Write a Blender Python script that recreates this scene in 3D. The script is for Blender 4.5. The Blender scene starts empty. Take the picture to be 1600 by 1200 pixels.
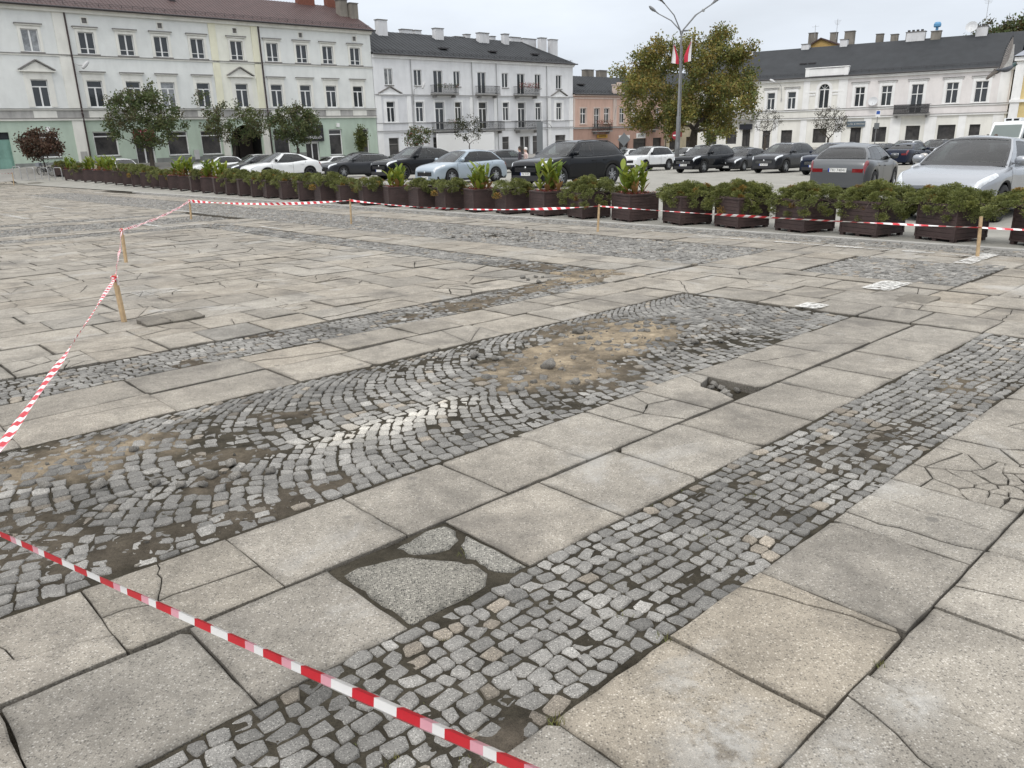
# A worn town square in autumn: broken slabs and setts, planters, parked cars, tenement houses.
import bpy, bmesh, math, random
import numpy as np
from mathutils import Vector, Matrix

R = math.radians
scene = bpy.context.scene
COL = scene.collection

# ------------------------------------------------------------------ camera
CAM_H = 1.6
PITCH, ROLL, FOCAL = 0.314325762, -0.0265058993, 1213.22756      # focal in pixels of a 1600 px wide frame
_cp, _sp, _cr, _sr = math.cos(PITCH), math.sin(PITCH), math.cos(ROLL), math.sin(ROLL)
_fwd = Vector((0, _cp, -_sp)); _rt = Vector((1, 0, 0)); _up = Vector((0, _sp, _cp))
CR = _cr * _rt + _sr * _up; CU = -_sr * _rt + _cr * _up
cam_data = bpy.data.cameras.new('camera'); cam = bpy.data.objects.new('camera', cam_data); COL.objects.link(cam)
cam_data.sensor_width = 36.0; cam_data.sensor_fit = 'HORIZONTAL'; cam_data.lens = FOCAL / 1600 * 36
cam_data.clip_start = 0.05; cam_data.clip_end = 3000
m = Matrix.Identity(4)
for i in range(3):
    m[i][0], m[i][1], m[i][2] = CR[i], CU[i], -_fwd[i]
m[2][3] = CAM_H
cam.matrix_world = m
scene.camera = cam

# ------------------------------------------------------------------ light: bright overcast sky, very soft sun
SUN_EL, SUN_AZ = R(52), R(-150)          # azimuth measured from +Y towards +X
world = bpy.data.worlds.new('World'); scene.world = world; world.use_nodes = True
wn, wl = world.node_tree.nodes, world.node_tree.links
wn.clear()
w_out = wn.new('ShaderNodeOutputWorld'); w_bg = wn.new('ShaderNodeBackground')
sky = wn.new('ShaderNodeTexSky'); sky.sky_type = 'NISHITA'; sky.sun_disc = False
sky.sun_elevation = SUN_EL; sky.sun_rotation = SUN_AZ; sky.dust_density = 4.0; sky.air_density = 1.0
hs = wn.new('ShaderNodeHueSaturation'); hs.inputs['Saturation'].default_value = 0.22; hs.inputs['Value'].default_value = 1.0
tc = wn.new('ShaderNodeTexCoord'); sep = wn.new('ShaderNodeSeparateXYZ')
ramp = wn.new('ShaderNodeValToRGB')
ramp.color_ramp.elements[0].position = 0.0; ramp.color_ramp.elements[0].color = (6.7, 7.3, 8.1, 1)
ramp.color_ramp.elements[1].position = 1.0; ramp.color_ramp.elements[1].color = (18.3, 18.3, 18.3, 1)
e = ramp.color_ramp.elements.new(0.30); e.color = (8.3, 8.85, 9.6, 1)
cn = wn.new('ShaderNodeTexNoise'); cn.inputs['Scale'].default_value = 3.0; cn.inputs['Detail'].default_value = 6.0
cmap = wn.new('ShaderNodeMapping'); cmap.inputs['Scale'].default_value = (1.0, 1.0, 3.5)
cr = wn.new('ShaderNodeMapRange'); cr.inputs[1].default_value = 0.3; cr.inputs[2].default_value = 0.7
cr.inputs[3].default_value = 0.87; cr.inputs[4].default_value = 1.13
mul = wn.new('ShaderNodeMixRGB'); mul.blend_type = 'MULTIPLY'; mul.inputs[0].default_value = 1.0
mix = wn.new('ShaderNodeMixRGB'); mix.inputs[0].default_value = 0.16
wl.new(tc.outputs['Generated'], sep.inputs[0]); wl.new(sep.outputs['Z'], ramp.inputs[0])
wl.new(tc.outputs['Generated'], cmap.inputs[0]); wl.new(cmap.outputs[0], cn.inputs['Vector'])
wl.new(cn.outputs['Fac'], cr.inputs[0]); wl.new(ramp.outputs[0], mul.inputs[1]); wl.new(cr.outputs[0], mul.inputs[2])
wl.new(sky.outputs[0], hs.inputs['Color']); wl.new(mul.outputs[0], mix.inputs[1]); wl.new(hs.outputs[0], mix.inputs[2])
wl.new(mix.outputs[0], w_bg.inputs['Color']); w_bg.inputs['Strength'].default_value = 0.10
wl.new(w_bg.outputs[0], w_out.inputs[0])

sun_data = bpy.data.lights.new('sun', 'SUN'); sun_data.energy = 0.9; sun_data.angle = R(14); sun_data.color = (1.0, 0.96, 0.90)
sun = bpy.data.objects.new('sun', sun_data); COL.objects.link(sun)
_sd = Vector((math.sin(SUN_AZ) * math.cos(SUN_EL), math.cos(SUN_AZ) * math.cos(SUN_EL), math.sin(SUN_EL)))
sun.rotation_euler = _sd.to_track_quat('Z', 'Y').to_euler()

scene.view_settings.view_transform = 'Standard'; scene.view_settings.look = 'None'
scene.view_settings.exposure = 0.27; scene.view_settings.gamma = 1.0; scene.view_settings.use_curve_mapping = False
scene.cycles.max_bounces = 6; scene.cycles.transparent_max_bounces = 12

# ------------------------------------------------------------------ plan of the square: u runs along the sett bands, v across them
TH = 0.825698346; SU, CUo = math.sin(TH), math.cos(TH)
def smooth(t): t = min(1.0, max(0.0, t)); return t * t * (3 - 2 * t)
def xy(u, v): return (u * SU + v * CUo, u * CUo - v * SU)
def uv_of(x, y): return (x * SU + y * CUo, x * CUo - y * SU)
RP0 = (34.57, 110.0); RE = (0.81926276, -0.57341828); RN = (-0.57341828, -0.81926276)     # the right-hand row of houses
def gz(x, y):
    u, v = uv_of(x, y)
    z = -0.00261860765 * x - 0.0211407170 * y
    z += 0.2 * smooth((u - 14) / 3) * (1 - smooth((u - 26) / 8)) * smooth((-v - 4) / 8)
    rise = smooth((-66 - v) / 7)
    d = (x - RP0[0]) * RN[0] + (y - RP0[1]) * RN[1]
    rise = max(rise, smooth((16 - d) / 9))
    z += 1.0 * rise
    return z
def guv(u, v, h=0.0):
    x, y = xy(u, v); return Vector((x, y, gz(x, y) + h))
def gz_np(x, y):
    u = x * SU + y * CUo; v = x * CUo - y * SU
    sm = lambda t: (lambda c: c * c * (3 - 2 * c))(np.clip(t, 0, 1))
    z = -0.00261860765 * x - 0.0211407170 * y
    z = z + 0.2 * sm((u - 14) / 3) * (1 - sm((u - 26) / 8)) * sm((-v - 4) / 8)
    d = (x - RP0[0]) * RN[0] + (y - RP0[1]) * RN[1]
    return z + np.maximum(sm((-66 - v) / 7), sm((16 - d) / 9))

# ------------------------------------------------------------------ helpers
def tag(o, label=None, cat=None, group=None, kind=None):
    if label: o['label'] = label
    if cat: o['category'] = cat
    if group: o['group'] = group
    if kind: o['kind'] = kind
    return o
def thing(name, label, cat, loc=(0, 0, 0), rz=0.0, group=None):
    o = bpy.data.objects.new(name, None); COL.objects.link(o); o.empty_display_size = 0.1
    o.location = loc; o.rotation_euler = (0, 0, rz)
    return tag(o, label, cat, group)
def kids(o): return list(o.children)
def copy_tree(o, parent=None):
    c = o.copy(); COL.objects.link(c)
    if parent is not None: c.parent = parent
    for ch in kids(o): copy_tree(ch, c)
    return c

class MB:
    """collects faces and links them as one mesh object"""
    def __init__(s): s.v, s.f, s.c, s.mi, s.cur, s.m = [], [], [], [], (1, 1, 1, 1), 0
    def add(s, vs, fs):
        b = len(s.v); s.v.extend(vs); s.c.extend([s.cur] * len(vs))
        for f in fs: s.f.append([i + b for i in f]); s.mi.append(s.m)
    def box(s, x0, x1, y0, y1, z0, z1, M=None):
        vs = [(x0, y0, z0), (x1, y0, z0), (x1, y1, z0), (x0, y1, z0), (x0, y0, z1), (x1, y0, z1), (x1, y1, z1), (x0, y1, z1)]
        if M is not None: vs = [tuple(M @ Vector(p)) for p in vs]
        s.add(vs, [(0, 3, 2, 1), (4, 5, 6, 7), (0, 1, 5, 4), (1, 2, 6, 5), (2, 3, 7, 6), (3, 0, 4, 7)])
    def cbox(s, cx, cy, cz, sx, sy, sz, M=None): s.box(cx - sx / 2, cx + sx / 2, cy - sy / 2, cy + sy / 2, cz - sz / 2, cz + sz / 2, M)
    def quad(s, a, b, c, d): s.add([tuple(a), tuple(b), tuple(c), tuple(d)], [(0, 1, 2, 3)])
    def prism(s, pts, d, M=None):
        """pts: outline in (x, z); extruded along y from 0 to d"""
        n = len(pts); vs = [(p[0], 0, p[1]) for p in pts] + [(p[0], d, p[1]) for p in pts]
        if M is not None: vs = [tuple(M @ Vector(p)) for p in vs]
        fs = [tuple(range(n)), tuple(range(2 * n - 1, n - 1, -1))] + [(i, n + i, n + (i + 1) % n, (i + 1) % n) for i in range(n)]
        s.add(vs, fs)
    def tube(s, path, rad, n=6, cap=True):
        path = [Vector(p) for p in path]; rad = rad if isinstance(rad, (list, tuple)) else [rad] * len(path)
        vs, fs = [], []
        prev = None
        for i, p in enumerate(path):
            t = (path[min(i + 1, len(path) - 1)] - path[max(i - 1, 0)]).normalized()
            if prev is None:
                a = t.orthogonal().normalized()
            else:
                a = (prev - t * prev.dot(t)); a = a.normalized() if a.length > 1e-6 else t.orthogonal().normalized()
            prev = a; b = t.cross(a)
            for k in range(n):
                th = 2 * math.pi * k / n; q = p + (a * math.cos(th) + b * math.sin(th)) * rad[i]; vs.append(tuple(q))
        for i in range(len(path) - 1):
            for k in range(n):
                k2 = (k + 1) % n; fs.append((i * n + k, i * n + k2, (i + 1) * n + k2, (i + 1) * n + k))
        if cap: fs.append(tuple(range(n - 1, -1, -1))); fs.append(tuple(range((len(path) - 1) * n, len(path) * n)))
        s.add(vs, fs)
    def lathe(s, prof, n=16, M=None):
        """prof: (r, z) pairs round the z axis"""
        vs, fs = [], []
        for r, z in prof:
            for k in range(n):
                th = 2 * math.pi * k / n; p = (r * math.cos(th), r * math.sin(th), z)
                vs.append(tuple(M @ Vector(p)) if M is not None else p)
        for i in range(len(prof) - 1):
            for k in range(n):
                k2 = (k + 1) % n; fs.append((i * n + k, i * n + k2, (i + 1) * n + k2, (i + 1) * n + k))
        s.add(vs, fs)
    def grid(s, P, flip=False):
        """P: rows of points"""
        n, k = len(P), len(P[0]); vs = [tuple(p) for r in P for p in r]; fs = []
        for i in range(n - 1):
            for j in range(k - 1):
                q = (i * k + j, i * k + j + 1, (i + 1) * k + j + 1, (i + 1) * k + j)
                fs.append(q[::-1] if flip else q)
        s.add(vs, fs)
    def mesh(s, name, mats, smooth=False, attr=False):
        me = bpy.data.meshes.new(name); me.from_pydata(s.v, [], s.f)
        for mt in (mats if isinstance(mats, (list, tuple)) else [mats]): me.materials.append(mt)
        if len(set(s.mi)) > 1 or (s.mi and s.mi[0]): me.polygons.foreach_set('material_index', s.mi)
        if attr:
            a = me.color_attributes.new('tint', 'FLOAT_COLOR', 'POINT'); a.data.foreach_set('color', np.array(s.c, dtype=np.float32).ravel())
        if smooth: me.polygons.foreach_set('use_smooth', [True] * len(me.polygons))
        me.update(); return me
    def build(s, name, mats, parent=None, smooth=False, attr=False):
        o = bpy.data.objects.new(name, s.mesh(name, mats, smooth, attr)); COL.objects.link(o)
        if parent is not None: o.parent = parent
        return o
def link_mesh(name, me, parent=None, loc=None):
    o = bpy.data.objects.new(name, me); COL.objects.link(o)
    if parent is not None: o.parent = parent
    if loc is not None: o.location = loc
    return o

def vnoise(x, y, seed=0):
    """value noise in numpy, 0..1"""
    rs = np.random.RandomState(seed); T = rs.rand(256, 256)
    xi = np.floor(x).astype(int); yi = np.floor(y).astype(int); fx = x - xi; fy = y - yi
    fx = fx * fx * (3 - 2 * fx); fy = fy * fy * (3 - 2 * fy)
    g = lambda a, b: T[a % 256, b % 256]
    return (g(xi, yi) * (1 - fx) + g(xi + 1, yi) * fx) * (1 - fy) + (g(xi, yi + 1) * (1 - fx) + g(xi + 1, yi + 1) * fx) * fy
def fbm(x, y, seed=0, oct=4):
    s = 0; a = 0.5; f = 1.0
    for k in range(oct): s = s + a * vnoise(x * f, y * f, seed + k); a *= 0.5; f *= 2.03
    return s / (1 - 0.5 ** oct)

# ------------------------------------------------------------------ materials
def pmat(name, col, rough=0.6, metal=0.0, var=0.0, vscale=3.0, bump=0.0, bscale=40.0, spec=0.5, tint=False, coat=0.0, streak=0.0, col2=None, trans=0.0):
    mt = bpy.data.materials.new(name); mt.use_nodes = True
    n, l = mt.node_tree.nodes, mt.node_tree.links
    b = n['Principled BSDF']; b.inputs['Roughness'].default_value = rough; b.inputs['Metallic'].default_value = metal
    b.inputs['Specular IOR Level'].default_value = spec; b.inputs['Coat Weight'].default_value = coat; b.inputs['Coat Roughness'].default_value = 0.03
    c4 = (col[0], col[1], col[2], 1)
    b.inputs['Base Color'].default_value = c4
    src = None
    tcn = n.new('ShaderNodeTexCoord') if (var or bump or streak) else None
    if var:
        nz = n.new('ShaderNodeTexNoise'); nz.inputs['Scale'].default_value = vscale; nz.inputs['Detail'].default_value = 6; nz.inputs['Roughness'].default_value = 0.65
        l.new(tcn.outputs['Object'], nz.inputs['Vector'])
        mr = n.new('ShaderNodeMapRange'); mr.inputs[1].default_value = 0.25; mr.inputs[2].default_value = 0.75
        l.new(nz.outputs['Fac'], mr.inputs[0])
        mx = n.new('ShaderNodeMixRGB'); l.new(mr.outputs[0], mx.inputs[0])
        k2 = col2 if col2 else tuple(c * (1 - var) for c in col)
        mx.inputs[1].default_value = (k2[0], k2[1], k2[2], 1); mx.inputs[2].default_value = tuple(min(1, c * (1 + var * 0.5)) for c in col) + (1,)
        src = mx.outputs[0]
    if streak:
        mp = n.new('ShaderNodeMapping'); mp.inputs['Scale'].default_value = (1.1, 1.1, 0.30); l.new(tcn.outputs['Object'], mp.inputs[0])
        nz = n.new('ShaderNodeTexNoise'); nz.inputs['Scale'].default_value = 1.6; nz.inputs['Detail'].default_value = 8; l.new(mp.outputs[0], nz.inputs['Vector'])
        mr = n.new('ShaderNodeMapRange'); mr.inputs[1].default_value = 0.45; mr.inputs[2].default_value = 0.75; mr.inputs[3].default_value = 1.0; mr.inputs[4].default_value = 1.0 - streak
        l.new(nz.outputs['Fac'], mr.inputs[0])
        mx = n.new('ShaderNodeMixRGB'); mx.blend_type = 'MULTIPLY'; mx.inputs[0].default_value = 1.0
        if src is not None: l.new(src, mx.inputs[1])
        else: mx.inputs[1].default_value = c4
        l.new(mr.outputs[0], mx.inputs[2]); src = mx.outputs[0]
    if tint:
        at = n.new('ShaderNodeAttribute'); at.attribute_name = 'tint'
        mx = n.new('ShaderNodeMixRGB'); mx.blend_type = 'MULTIPLY'; mx.inputs[0].default_value = 1.0
        if src is not None: l.new(src, mx.inputs[1])
        else: mx.inputs[1].default_value = c4
        l.new(at.outputs['Color'], mx.inputs[2]); src = mx.outputs[0]
    if src is not None: l.new(src, b.inputs['Base Color'])
    if bump:
        nz = n.new('ShaderNodeTexNoise'); nz.inputs['Scale'].default_value = bscale; nz.inputs['Detail'].default_value = 4
        l.new(tcn.outputs['Object'], nz.inputs['Vector'])
        bp = n.new('ShaderNodeBump'); bp.inputs['Strength'].default_value = bump; bp.inputs['Distance'].default_value = 0.02
        l.new(nz.outputs['Fac'], bp.inputs['Height']); l.new(bp.outputs[0], b.inputs['Normal'])
    if trans:
        td = n.new('ShaderNodeBsdfTranslucent'); ms = n.new('ShaderNodeMixShader'); ms.inputs[0].default_value = trans
        if src is not None: l.new(src, td.inputs['Color'])
        else: td.inputs['Color'].default_value = c4
        l.new(b.outputs[0], ms.inputs[1]); l.new(td.outputs[0], ms.inputs[2]); l.new(ms.outputs[0], n['Material Output'].inputs[0])
    return mt
# ================================================================== GROUND
def stone_mat(name, base, peb, dark, light, scale, wear=False, rough=0.85, dk=0.18):
    mt = bpy.data.materials.new(name); mt.use_nodes = True
    n, l = mt.node_tree.nodes, mt.node_tree.links; b = n['Principled BSDF']
    b.inputs['Roughness'].default_value = rough; b.inputs['Specular IOR Level'].default_value = 0.3
    t = n.new('ShaderNodeTexCoord'); at = n.new('ShaderNodeAttribute'); at.attribute_name = 'tint'
    vo = n.new('ShaderNodeTexVoronoi'); vo.inputs['Scale'].default_value = scale; l.new(t.outputs['Object'], vo.inputs['Vector'])
    sp = n.new('ShaderNodeSeparateColor'); l.new(vo.outputs['Color'], sp.inputs[0])
    rp = n.new('ShaderNodeValToRGB'); el = rp.color_ramp.elements; rp.color_ramp.interpolation = 'LINEAR'
    el[0].position = 0.0; el[0].color = dark + (1,); el[1].position = 1.0; el[1].color = light + (1,)
    for p, c in ((dk, dark), (dk + 0.08, base), (0.72, peb), (0.90, light)):
        e = el.new(p); e.color = c + (1,)
    l.new(sp.outputs[0], rp.inputs[0])
    # matrix between the pebbles
    mr = n.new('ShaderNodeMapRange'); mr.inputs[1].default_value = 0.30; mr.inputs[2].default_value = 0.55; l.new(vo.outputs['Distance'], mr.inputs[0])
    m1 = n.new('ShaderNodeMixRGB'); l.new(mr.outputs[0], m1.inputs[0]); l.new(rp.outputs[0], m1.inputs[1]); m1.inputs[2].default_value = base + (1,)
    # broad stains
    n1 = n.new('ShaderNodeTexNoise'); n1.inputs['Scale'].default_value = 2.3; n1.inputs['Detail'].default_value = 9; n1.inputs['Roughness'].default_value = 0.68
    l.new(t.outputs['Object'], n1.inputs['Vector'])
    r1 = n.new('ShaderNodeMapRange'); r1.inputs[1].default_value = 0.32; r1.inputs[2].default_value = 0.68; r1.inputs[3].default_value = 0.70; r1.inputs[4].default_value = 1.16
    l.new(n1.outputs['Fac'], r1.inputs[0])
    m2 = n.new('ShaderNodeMixRGB'); m2.blend_type = 'MULTIPLY'; m2.inputs[0].default_value = 1; l.new(m1.outputs[0], m2.inputs[1]); l.new(r1.outputs[0], m2.inputs[2])
    n2 = n.new('ShaderNodeTexNoise'); n2.inputs['Scale'].default_value = 260; n2.inputs['Detail'].default_value = 3; l.new(t.outputs['Object'], n2.inputs['Vector'])
    r2 = n.new('ShaderNodeMapRange'); r2.inputs[1].default_value = 0.3; r2.inputs[2].default_value = 0.7; r2.inputs[3].default_value = 0.72; r2.inputs[4].default_value = 1.25
    l.new(n2.outputs['Fac'], r2.inputs[0])
    m3 = n.new('ShaderNodeMixRGB'); m3.blend_type = 'MULTIPLY'; m3.inputs[0].default_value = 1; l.new(m2.outputs[0], m3.inputs[1]); l.new(r2.outputs[0], m3.inputs[2])
    m4 = n.new('ShaderNodeMixRGB'); m4.blend_type = 'MULTIPLY'; m4.inputs[0].default_value = 1; l.new(m3.outputs[0], m4.inputs[1]); l.new(at.outputs['Color'], m4.inputs[2])
    n5 = n.new('ShaderNodeTexNoise'); n5.inputs['Scale'].default_value = 11; n5.inputs['Detail'].default_value = 8; n5.inputs['Roughness'].default_value = 0.7; l.new(t.outputs['Object'], n5.inputs['Vector'])
    r5 = n.new('ShaderNodeMapRange'); r5.inputs[1].default_value = 0.3; r5.inputs[2].default_value = 0.7; r5.inputs[3].default_value = 0.84; r5.inputs[4].default_value = 1.14; l.new(n5.outputs['Fac'], r5.inputs[0])
    m7 = n.new('ShaderNodeMixRGB'); m7.blend_type = 'MULTIPLY'; m7.inputs[0].default_value = 1; l.new(m4.outputs[0], m7.inputs[1]); l.new(r5.outputs[0], m7.inputs[2]); m4 = m7
    if wear:      # gum and oil spots
        vs = n.new('ShaderNodeTexVoronoi'); vs.inputs['Scale'].default_value = 2.6; l.new(t.outputs['Object'], vs.inputs['Vector'])
        rs = n.new('ShaderNodeMapRange'); rs.inputs[1].default_value = 0.055; rs.inputs[2].default_value = 0.085; rs.inputs[3].default_value = 0.55; rs.inputs[4].default_value = 0.0; l.new(vs.outputs['Distance'], rs.inputs[0])
        m8 = n.new('ShaderNodeMixRGB'); l.new(rs.outputs[0], m8.inputs[0]); l.new(m4.outputs[0], m8.inputs[1]); m8.inputs[2].default_value = (0.10, 0.095, 0.088, 1); m4 = m8
    last = m4
    if wear:      # dark dirt and pale scuffs with shapes of their own
        n3 = n.new('ShaderNodeTexNoise'); n3.inputs['Scale'].default_value = 1.1; n3.inputs['Detail'].default_value = 7; n3.inputs['Roughness'].default_value = 0.62; n3.inputs['Distortion'].default_value = 0.6
        mp = n.new('ShaderNodeMapping'); mp.inputs['Location'].default_value = (7.3, 2.1, 0); l.new(t.outputs['Object'], mp.inputs[0]); l.new(mp.outputs[0], n3.inputs['Vector'])
        r3 = n.new('ShaderNodeMapRange'); r3.inputs[1].default_value = 0.53; r3.inputs[2].default_value = 0.72; r3.inputs[4].default_value = 0.68; l.new(n3.outputs['Fac'], r3.inputs[0])
        m5 = n.new('ShaderNodeMixRGB'); l.new(r3.outputs[0], m5.inputs[0]); l.new(m4.outputs[0], m5.inputs[1]); m5.inputs[2].default_value = (0.085, 0.078, 0.07, 1)
        r4 = n.new('ShaderNodeMapRange'); r4.inputs[1].default_value = 0.40; r4.inputs[2].default_value = 0.26; r4.inputs[4].default_value = 0.6; l.new(n3.outputs['Fac'], r4.inputs[0])
        m6 = n.new('ShaderNodeMixRGB'); l.new(r4.outputs[0], m6.inputs[0]); l.new(m5.outputs[0], m6.inputs[1]); m6.inputs[2].default_value = (0.43, 0.42, 0.40, 1)
        last = m6
    l.new(last.outputs[0], b.inputs['Base Color'])
    ad = n.new('ShaderNodeMath'); ad.operation = 'ADD'; l.new(n2.outputs['Fac'], ad.inputs[0]); l.new(sp.outputs[1], ad.inputs[1])
    bp = n.new('ShaderNodeBump'); bp.inputs['Strength'].default_value = 0.35; bp.inputs['Distance'].default_value = 0.004
    l.new(ad.outputs[0], bp.inputs['Height']); l.new(bp.outputs[0], b.inputs['Normal'])
    return mt
M_SLAB = stone_mat('slab_concrete', (0.300, 0.274, 0.234), (0.338, 0.311, 0.268), (0.155, 0.143, 0.125), (0.49, 0.46, 0.41), 125, wear=True)
M_SETT = stone_mat('sett_granite', (0.225, 0.216, 0.200), (0.278, 0.268, 0.248), (0.10, 0.097, 0.09), (0.45, 0.435, 0.40), 210, rough=0.75)
M_CHUNK = stone_mat('worn_aggregate', (0.22, 0.21, 0.185), (0.33, 0.315, 0.28), (0.05, 0.048, 0.045), (0.46, 0.44, 0.39), 135, dk=0.36)
M_SOIL = pmat('joint_soil', (1, 1, 1), rough=0.95, var=0.45, vscale=45, bump=0.9, bscale=120, spec=0.1, tint=True)
M_LOT = pmat('parking_paving', (0.31, 0.30, 0.27), rough=0.9, var=0.28, vscale=1.3, bump=0.4, bscale=60, spec=0.2)
M_GROUND = pmat('bare_ground', (0.16, 0.15, 0.13), rough=0.95, var=0.3, vscale=0.4, spec=0.1)
M_PAVE = pmat('pavement_slabs', (0.30, 0.29, 0.27), rough=0.9, var=0.25, vscale=0.9, bump=0.3, bscale=30, spec=0.2)

def sheet(name, us, vs, h, mt, attr=None):
    U, V = np.meshgrid(np.array(us, float), np.array(vs, float), indexing='ij')
    X = U * SU + V * CUo; Y = U * CUo - V * SU
    H = h(U, V) if callable(h) else h
    Z = gz_np(X, Y) + H
    n, k = U.shape; co = np.stack([X, Y, Z], -1).reshape(-1, 3)
    i = np.arange(n - 1)[:, None]; j = np.arange(k - 1)[None, :]
    a = (i * k + j).ravel(); f = np.stack([a, a + 1, a + k + 1, a + k], 1)
    return np_mesh(name, co, f, mt, attr(U, V).reshape(-1, 4) if attr else None)
def np_mesh(name, co, f, mt, colr=None, smooth=True):
    me = bpy.data.meshes.new(name); nf, kf = f.shape
    me.vertices.add(len(co)); me.vertices.foreach_set('co', np.ascontiguousarray(co, dtype=np.float32).ravel())
    me.loops.add(nf * kf); me.loops.foreach_set('vertex_index', np.ascontiguousarray(f, dtype=np.int32).ravel())
    me.polygons.add(nf); me.polygons.foreach_set('loop_start', np.arange(0, nf * kf, kf, dtype=np.int32))
    me.polygons.foreach_set('loop_total', np.full(nf, kf, dtype=np.int32))
    me.polygons.foreach_set('use_smooth', np.full(nf, smooth))
    me.materials.append(mt); me.update(calc_edges=True)
    if colr is not None:
        a = me.color_attributes.new('tint', 'FLOAT_COLOR', 'POINT'); a.data.foreach_set('color', np.ascontiguousarray(colr, dtype=np.float32).ravel())
    return me
def ground_part(name, me, kind='structure'):
    o = bpy.data.objects.new(name, me); COL.objects.link(o); o['kind'] = kind; return o

# the wide ground, the parking area and the far pavements
ground_part('ground', sheet('ground', np.concatenate([[-600, -200, -60], np.arange(-30, 160, 4), [220, 400, 900]]), np.concatenate([[-900, -400, -200], np.arange(-140, 60, 4), [100, 300, 700]]), -0.09, M_GROUND))
ground_part('parking_lot', sheet('parking_lot', np.arange(13.55, 110, 1.0), np.arange(-68, 42, 1.0), 0.0, M_LOT))
ground_part('pavement', sheet('pavement', np.arange(-4, 125, 1.0), np.arange(-75, -67.9, 0.5), 0.004, M_PAVE))

# ---- blobs of soil and sand that cover or replace the setts: u, v, ru, rv, angle, rise, sandiness, loss
BLOBS = [(0.92, -4.62, 0.50, 0.40, 0.2, 0.0095, 0.55, 0.45), (0.40, -4.9, 0.4, 0.22, 0.0, 0.007, 0.10, 0.4), (0.45, -3.75, 0.35, 0.30, 0.0, 0.006, 0.05, 0.15),
         (1.30, -3.25, 0.5, 0.16, 0.1, 0.0065, 0.02, 0.18), (0.72, -3.3, 0.3, 0.15, 0.0, 0.006, 0.02, 0.15), (1.72, -3.32, 0.2, 0.14, 0.0, 0.007, 0.05, 0.3),
         (2.18, -4.42, 0.28, 0.11, 0.5, 0.008, 0.06, 0.3), (1.55, -4.0, 0.28, 0.12, 0.4, 0.006, 0.12, 0.25), (1.35, -3.75, 0.2, 0.12, 0.0, 0.008, 0.1, 0.5),
         (4.70, -4.20, 1.0, 0.48, -0.12, 0.018, 0.85, 0.85), (5.55, -4.25, 0.55, 0.40, 0.0, 0.013, 0.75, 0.75), (3.95, -3.85, 0.50, 0.42, 0.3, 0.014, 0.65, 0.85),
         (4.20, -3.45, 0.45, 0.20, 0.0, 0.008, 0.12, 0.45), (6.1, -3.75, 0.30, 0.2, 0.0, 0.007, 0.1, 0.25), (5.2, -4.8, 0.5, 0.16, 0.0, 0.014, 0.3, 0.7),
         (3.85, -1.62, 0.45, 0.20, 0.2, 0.004, 0.0, 0.06), (4.45, -1.52, 0.35, 0.16, 0.0, 0.004, 0.0, 0.06), (1.12, -1.35, 0.13, 0.11, 0.0, 0.009, 0.0, 0.6), (5.6, -1.6, 0.3, 0.15, 0.0, 0.004, 0.2, 0.1),
         (2.2, -6.2, 0.22, 0.12, 0.0, 0.012, 0.05, 0.6), (3.1, -6.7, 0.2, 0.1, 0.0, 0.010, 0.05, 0.5), (4.5, -6.35, 0.35, 0.14, 0.0, 0.010, 0.15, 0.6), (5.3, -6.45, 0.45, 0.28, 0.0, 0.014, 0.20, 0.7),
         (6.4, -6.5, 0.4, 0.25, 0.0, 0.014, 0.35, 0.8), (7.35, -6.85, 0.75, 0.50, 0.0, 0.020, 0.80, 1.0), (7.7, -7.9, 0.3, 0.5, 0.0, 0.012, 0.1, 0.6)]
def blob_mask(u, v, k):
    b = BLOBS[k]; c, s = math.cos(b[4]), math.sin(b[4]); du, dv = u - b[0], v - b[1]
    d = ((du * c + dv * s) / b[2]) ** 2 + ((-du * s + dv * c) / b[3]) ** 2
    w = np.sqrt(d) + (fbm(u * 5 + 3 * k, v * 5, 11 + k, 4) - 0.5) * 1.5
    t = np.clip((1.25 - w) / 0.75, 0, 1)
    return t * t * (3 - 2 * t)
def soil_fields(u, v):
    rise = np.zeros_like(u); sand = np.zeros_like(u); loss = np.zeros_like(u)
    for k, b in enumerate(BLOBS):
        near = (abs(u - b[0]) < 2.2 * max(b[2], b[3])) & (abs(v - b[1]) < 2.2 * max(b[2], b[3]))
        if not near.any(): continue
        mk = np.zeros_like(u); mk[near] = blob_mask(u[near], v[near], k)
        rise = np.maximum(rise, mk * b[5]); sand = np.maximum(sand, mk * b[6]); loss = np.maximum(loss, mk * b[7])
    return rise, sand, loss
def soil_h(u, v):
    rise, sand, loss = soil_fields(u, v)
    h = -0.0092 + (fbm(u * 14, v * 14, 3, 4) - 0.5) * 0.008 + (fbm(u * 60, v * 60, 5, 2) - 0.5) * 0.004
    pat = np.clip((fbm(u * 2.3, v * 2.3, 7, 4) - 0.70) / 0.12, 0, 1); h = h + pat * 0.004
    h = h + rise * (0.55 + 0.9 * fbm(u * 3.1, v * 3.1, 9, 4)) + (rise > 0.004) * (fbm(u * 25, v * 25, 17, 3) - 0.5) * 0.012
    inb = ((v > -1.99) & (v < -1.30)) | ((v > -5.08) & (v < -3.08)) | ((v > -6.81) & (v < -6.11)) | ((u > 1.29) & (u < 1.91) & (v < -1.97) & (v > -2.54)) | ((u > 7.40) & (v < -6.6))
    inb &= (u < 7.37) | (v < -6.0)
    h = np.where(inb, h, np.minimum(h - 0.022, -0.02))
    for hu0, hu1, hv0, hv1, dep in ((4.36, 4.66, -2.92, -2.62, 0.06), (3.44, 3.67, -2.62, -2.56, 0.08)):
        ins = (u > hu0 - .05) & (u < hu1 + .05) & (v > hv0 - .05) & (v < hv1 + .05); h = np.where(ins, -dep, h)
    return h
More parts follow.
